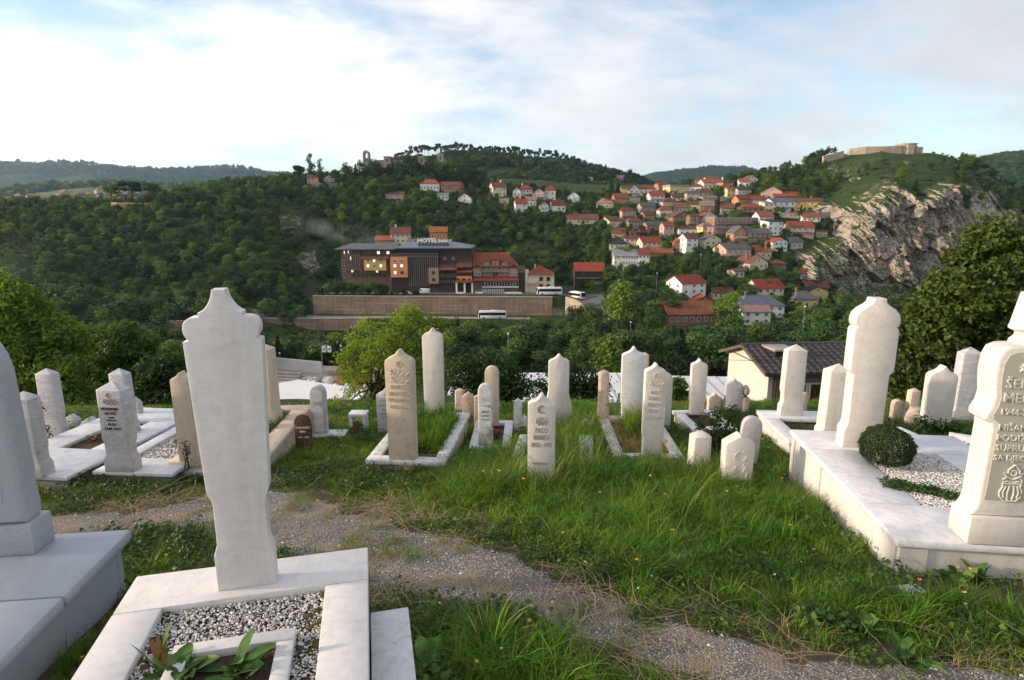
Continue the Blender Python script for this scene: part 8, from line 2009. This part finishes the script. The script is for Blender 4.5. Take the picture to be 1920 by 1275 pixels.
# moss cushions in the pebble bed
MOSS = [pebble(30, m_moss), pebble(31, m_moss)]
u, v = rng.random(900), rng.random(900); f = fbm(u * 5, v * 9, seed=88); edge = np.minimum(u, 1 - u) < .10; k = ((f > .30) | (edge & (f > -.25))) ; P_ = np.array([inside(g2, a, b) for a, b in zip(u[k], v[k])]); n = len(P_)
s_ = rng.uniform(.007, .02, n); scatter('moss', P_ + np.array([0, 0, .004]), np.stack([np.zeros(n), np.zeros(n), rng.uniform(0, 6, n)], 1), np.stack([s_ * 1.3, s_ * 1.3, s_ * .9], 1), rng.integers(0, 2, n), MOSS, 'olive moss cushions between the white pebbles', 'moss')
# buttercups and other small flowers
def flower(seed, m, h, r):
    mb = MB(); mb.tube([(0, 0, 0), (.01, 0, h)], .0012, 4, 0)
    for q in range(5): a = q * 2 * pi / 5; c, s = cos(a), sin(a); mb.add([(.01, 0, h), (.01 + c * r - s * r * .5, s * r + c * r * .5, h + r * .4), (.01 + c * r * 1.25, s * r * 1.25, h + r * .5), (.01 + c * r + s * r * .5, s * r - c * r * .5, h + r * .4)], [(0, 1, 2, 3)], 1)
    return mb.mesh('flower', [plain('stem', (.06, .10, .02), .8, .1), m])
m_by = plain('petal_yellow', (0.70, 0.42, 0.015), .6, .1, 10, 10, 0); m_bw = plain('petal_white', (0.65, 0.62, 0.58), .6, .1, 10, 10, 0); m_br = plain('petal_red', (0.50, 0.02, 0.05), .6, .25, 30, 10, 0, objvar=.3); m_bo = plain('petal_orange', (0.62, 0.25, 0.05), .6, .1, 10, 10, 0)
X, Y = field(420, -6, 7, 1.6, 7.5); k = (path_sd(X, Y) < -.05) & ~on_grave(X, Y, .02); X, Y = X[k], Y[k]; n = len(X); tl = tallness(X, Y)
scatter('wild_flowers', np.stack([X, Y, GZ(X, Y)], 1), np.stack([rng.normal(0, .15, n), rng.normal(0, .15, n), rng.uniform(0, 6.28, n)], 1), np.repeat((.6 + .9 * np.clip(tl, 0, 1))[:, None], 3, 1), rng.choice([0, 0, 0, 1, 2], n), [flower(1, m_by, .17, .009), flower(2, m_bw, .12, .006), flower(3, m_bo, .20, .008)], 'small yellow and white wild flowers in the grass', 'wild flowers')
# --- plants that stand alone
def leaf_blade(mb, base, az, L, W, up, curl, tint_m=0, n=6):
    d = Vector((cos(az), sin(az), 0)); s = Vector((-sin(az), cos(az), 0)); rows = []
    for i in range(n + 1):
        t = i / n; p = Vector(base) + d * L * t * cos(up) + Vector((0, 0, L * (t * sin(up) - curl * t * t))); w = W * sin(pi * min(1, t * .92 + .06)) ** .8 * .5
        rows += [p - s * w + Vector((0, 0, w * .25)), p, p + s * w + Vector((0, 0, w * .25))]
    mb.add(rows, [(3 * i + k, 3 * i + k + 1, 3 * i + k + 4, 3 * i + k + 3) for i in range(n) for k in (0, 1)], tint_m)
m_dock = plain('dock_leaf', (0.050, 0.105, 0.020), .75, .45, 14, 60, .5, .006, spec=.2); m_dockl = plain('dock_leaf_pale', (0.11, 0.17, 0.032), .75, .3, 12, 40, .3, .004); m_dead = plain('dead_leaf', (0.22, 0.11, 0.045), .8, .3, 12)
def dock(pos, n, L, label, seed, name='dock_plant', dead=.15, upr=(.3, 1.1)):
    rg = random.Random(seed); root = empty(name, pos)
    for k in range(n):
        mb = MB(); leaf_blade(mb, (rg.gauss(0, .02), rg.gauss(0, .02), 0), rg.uniform(0, 6.28), L * rg.uniform(.6, 1.15), L * rg.uniform(.25, .42), rg.uniform(*upr), rg.uniform(.1, .5))
        mb.build('leaf', m_dead if rg.random() < dead else (m_dockl if rg.random() < .3 else m_dock), root, smooth=True)
    return tag(root, label, 'plant')
dock(at_z(350, 1262, -1.78), 13, .17, 'broad-leaved plant sprouting from the planting frame of the near grave, left clump', 1)
dock(at_z(440, 1268, -1.78), 12, .18, 'broad-leaved plant sprouting from the planting frame of the near grave, right clump', 2)
mbx = at_z(300, 1258, -1.78); rg = random.Random(4); r = empty('bulb_leaves', mbx)
for k in range(7): mb = MB(); leaf_blade(mb, (rg.gauss(0, .02), rg.gauss(0, .02), 0), rg.uniform(0, 6.28), rg.uniform(.14, .24), .022, rg.uniform(.9, 1.4), rg.uniform(.05, .3)); mb.build('leaf', m_dockl if k % 3 else m_dead, r, smooth=True)
tag(r, 'upright strap leaves with withered tips in the near planting frame', 'plant')
for k, (a, b, n, L, lb) in enumerate(((1272, 1075, 26, .20, 'dark leafy weed clump standing alone before the tall grass'), (800, 1268, 16, .20, 'broad-leaved weed at the bottom edge beside the white slabs'), (1700, 1240, 18, .17, 'bushy weed at the bottom right'), (1620, 1190, 14, .15, 'leafy weed left of the bottom right weed'), (1560, 960, 10, .15, 'tall weed against the side of the large right grave'), (1790, 1092, 9, .16, 'weed in front of the large right grave, nearer its corner'), (1830, 1090, 9, .2, 'weed in front of the large right grave, nearer the picture edge'), (1180, 1050, 10, .10, 'small weed at the path edge right of centre'))):
    dock(ghit(a, b), n, L, lb, 40 + k, 'leafy_weed', .0, (.4, 1.35))
# clipped round bush
bp = inside(g11, .5, .66); bp = at_z(1658, 872, bp.z); r = empty('boxwood_bush', bp)
rgn = np.random.default_rng(6); n = 15000; d = rgn.normal(size=(n, 3)); d /= np.linalg.norm(d, axis=1, keepdims=True); d[:, 2] = np.where(d[:, 2] < -.75, -d[:, 2], d[:, 2]); rr = (.80 + .2 * rgn.random(n) ** .6) * (1 + .11 * vnoise(d[:, 0] * 4, d[:, 1] * 4, d[:, 2] * 4) + .10 * (rgn.random(n) < .03) * rgn.random(n)); rad = 46 * depth(bp) / FPX
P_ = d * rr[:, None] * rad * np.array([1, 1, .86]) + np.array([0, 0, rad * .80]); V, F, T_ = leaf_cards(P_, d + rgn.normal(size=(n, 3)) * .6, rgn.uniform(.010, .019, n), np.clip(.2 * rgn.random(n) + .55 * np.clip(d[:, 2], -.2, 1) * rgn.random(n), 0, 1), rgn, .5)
link(bpy.data.objects.new('foliage', np_mesh('foliage', V, F, leaf_mat('box_leaf', (0.014, 0.030, 0.007), (0.080, 0.110, 0.024), .15, objvar=0), smooth=False, attr={'tint': ('POINT', T_)})), r)
mb = MB(); mb.tube([(0, 0, -.05), (0, 0, rad)], .018, 6); mb.build('stem', m_bark, r); tag(r, 'clipped round dark green bush on the large right grave', 'bush')
def leafy(name, p, lobes, n, ls, m, label, cat, flowers=0, fm=None, fr=.02, stems=6, seed=1):
    rg = np.random.default_rng(seed); r = empty(name, p); Pn, Nn, ti = crown_points(lobes, n, rg, .25, .4); V, F, T_ = leaf_cards(Pn, Nn, rg.uniform(.6, 1.3, n) * ls, ti, rg, .6, .4); link(bpy.data.objects.new('leaves', np_mesh('leaves', V, F, m, smooth=False, attr={'tint': ('POINT', T_)})), r)
    mb = MB()
    for k in range(stems): l = lobes[k % len(lobes)]; mb.tube([(rg.normal(0, .02), rg.normal(0, .02), -.05), (l[0] * .5, l[1] * .5, l[2] * .6), (l[0] + rg.normal(0, .03), l[1], l[2] + l[5] * .8)], [.006, .005, .002], 5)
    mb.build('stems', plain('green_stem', (.08, .075, .03), .8, .2), r, smooth=True)
    for k in range(flowers):
        l = lobes[k % len(lobes)]; a, b = rg.uniform(0, 6.28), rg.uniform(.1, 1.2); c_ = Vector((l[0] + l[3] * cos(a) * cos(b), l[1] - abs(l[4] * sin(a) * cos(b)), l[2] + l[5] * sin(b))); mb = MB()
        for q in range(7): t = q * .9; rr = fr * (.35 + .1 * q); mb.add([c_ + Vector((0, 0, 0)), c_ + Vector((rr * cos(t - .5), rr * sin(t - .5), fr * (.8 - .1 * q))), c_ + Vector((rr * 1.15 * cos(t), rr * 1.15 * sin(t), fr * (1.0 - .12 * q))), c_ + Vector((rr * cos(t + .5), rr * sin(t + .5), fr * (.8 - .1 * q)))], [(0, 1, 2, 3)])
        mb.build('flower', fm, r, smooth=True)
    return tag(r, label, cat)
p = ghit(1345, 862); leafy('rose_bush', p, [(-.12, 0, .22, .16, .12, .16), (.08, 0, .30, .18, .14, .18), (.0, .05, .12, .22, .16, .14), (.18, 0, .15, .12, .1, .13), (-.05, 0, .46, .12, .1, .12), (.12, 0, .5, .1, .08, .12), (-.2, 0, .38, .07, .06, .1)], 1900, .035, L_MID, 'leafy rose bush between the right graves', 'bush', stems=14, seed=3)
p = at(80, 815, 5.8); leafy('red_roses', p, [(0, 0, .28, .08, .07, .09), (-.03, 0, .12, .08, .07, .1), (.02, 0, .02, .1, .08, .08)], 260, .035, L_DARK, 'red roses growing beside the far left grey stone', 'roses', 16, m_br, .026, 8, 5)
leafy('red_flowers', inside(g3a, .62, .35), [(0, 0, .03, .2, .12, .03), (.1, .1, .03, .15, .12, .03)], 420, .03, L_DARK, 'red flowers in the bed of the left white grave', 'flowers', 14, m_br, .018, 3, 6)
leafy('red_flowers', inside(g6, .72, .42), [(0, 0, .05, .07, .06, .05)], 160, .025, L_MID, 'red flowers on the small white grave', 'flowers', 9, m_br, .02, 3, 7)
leafy('pink_flowers', at(352, 868, 5.0), [(0, 0, .1, .05, .05, .12)], 120, .022, L_DARK, 'pink flowers at the cream grave beside the big headstone', 'flowers', 10, plain('petal_pink', (.5, .14, .2), .6, .2, 10, 10, 0), .014, 4, 8)
p = at_z(1718, 922, -1.9 - .01); leafy('ivy_patch', p, [(-.1, .08, .02, .13, .12, .03), (.06, .0, .02, .14, .1, .03), (.16, -.08, .02, .1, .08, .03)], 900, .03, L_MID, 'low ivy patch on the pebbles of the large right grave', 'plant', stems=3, seed=9)
p = ghit(1740, 818); leafy('tall_weed', p + Vector((0, 0, 0)), [(-.1, 0, .15, .12, .1, .15), (.1, 0, .12, .15, .1, .12), (.25, 0, .1, .15, .1, .1)], 500, .05, L_MID, 'leafy weeds around the cracked ogee stone at right', 'plant', stems=10, seed=10)
# ------------------------------------------------------------------ air
def haze_box():
    m = bpy.data.materials.new('air_haze'); m.use_nodes = True; nt = m.node_tree; nt.nodes.clear()
    out = nt.nodes.new('ShaderNodeOutputMaterial'); v = nt.nodes.new('ShaderNodeVolumePrincipled')
    v.inputs['Color'].default_value = (0.58, 0.80, 1.0, 1); v.inputs['Density'].default_value = 0.00006; v.inputs['Anisotropy'].default_value = 0.35
    nt.links.new(v.outputs[0], out.inputs['Volume'])
    mb = MB(); mb.box(-9000, 9000, -300, 9000, -400, 620)
    o = mb.build('haze', m); tag(o, 'thin blue evening haze filling the valley', 'haze', None, 'stuff')
haze_box()

# smoke drifting from the chimney behind the hotel
def smoke():
    m = bpy.data.materials.new('smoke'); m.use_nodes = True; nt = m.node_tree; nt.nodes.clear()
    out = nt.nodes.new('ShaderNodeOutputMaterial'); v = nt.nodes.new('ShaderNodeVolumePrincipled'); v.inputs['Color'].default_value = (.9, .92, .95, 1)
    tc = nt.nodes.new('ShaderNodeTexCoord').outputs['Object']
    n = tex_noise(nt, tc, .09, 4, .55, .8)
    sp = nt.nodes.new('ShaderNodeSeparateXYZ'); nt.links.new(tc, sp.inputs[0])
    ln = nt.nodes.new('ShaderNodeVectorMath'); ln.operation = 'LENGTH'; nt.links.new(vmath(nt, 'MULTIPLY', tc, (1 / 27., 1 / 5., 1 / 6.)), ln.inputs[0])
    fall = maprange(nt, ln.outputs['Value'], .35, 1.0, 1.0, 0.0)
    nt.links.new(mth(nt, 'MULTIPLY', mth(nt, 'MULTIPLY', maprange(nt, n, .42, .7), fall), .042), v.inputs['Density']); nt.links.new(v.outputs[0], out.inputs['Volume'])
    mb = MB(); mb.box(-28, 28, -5.2, 5.2, -6.4, 6.4)
    o = mb.build('smoke', m, None, at(632, 434, 296)); o.rotation_euler = (0, R(14), 0)
    tag(o, 'thin grey smoke drifting across the wooded slope left of the hotel', 'smoke', None, 'stuff')
smoke()
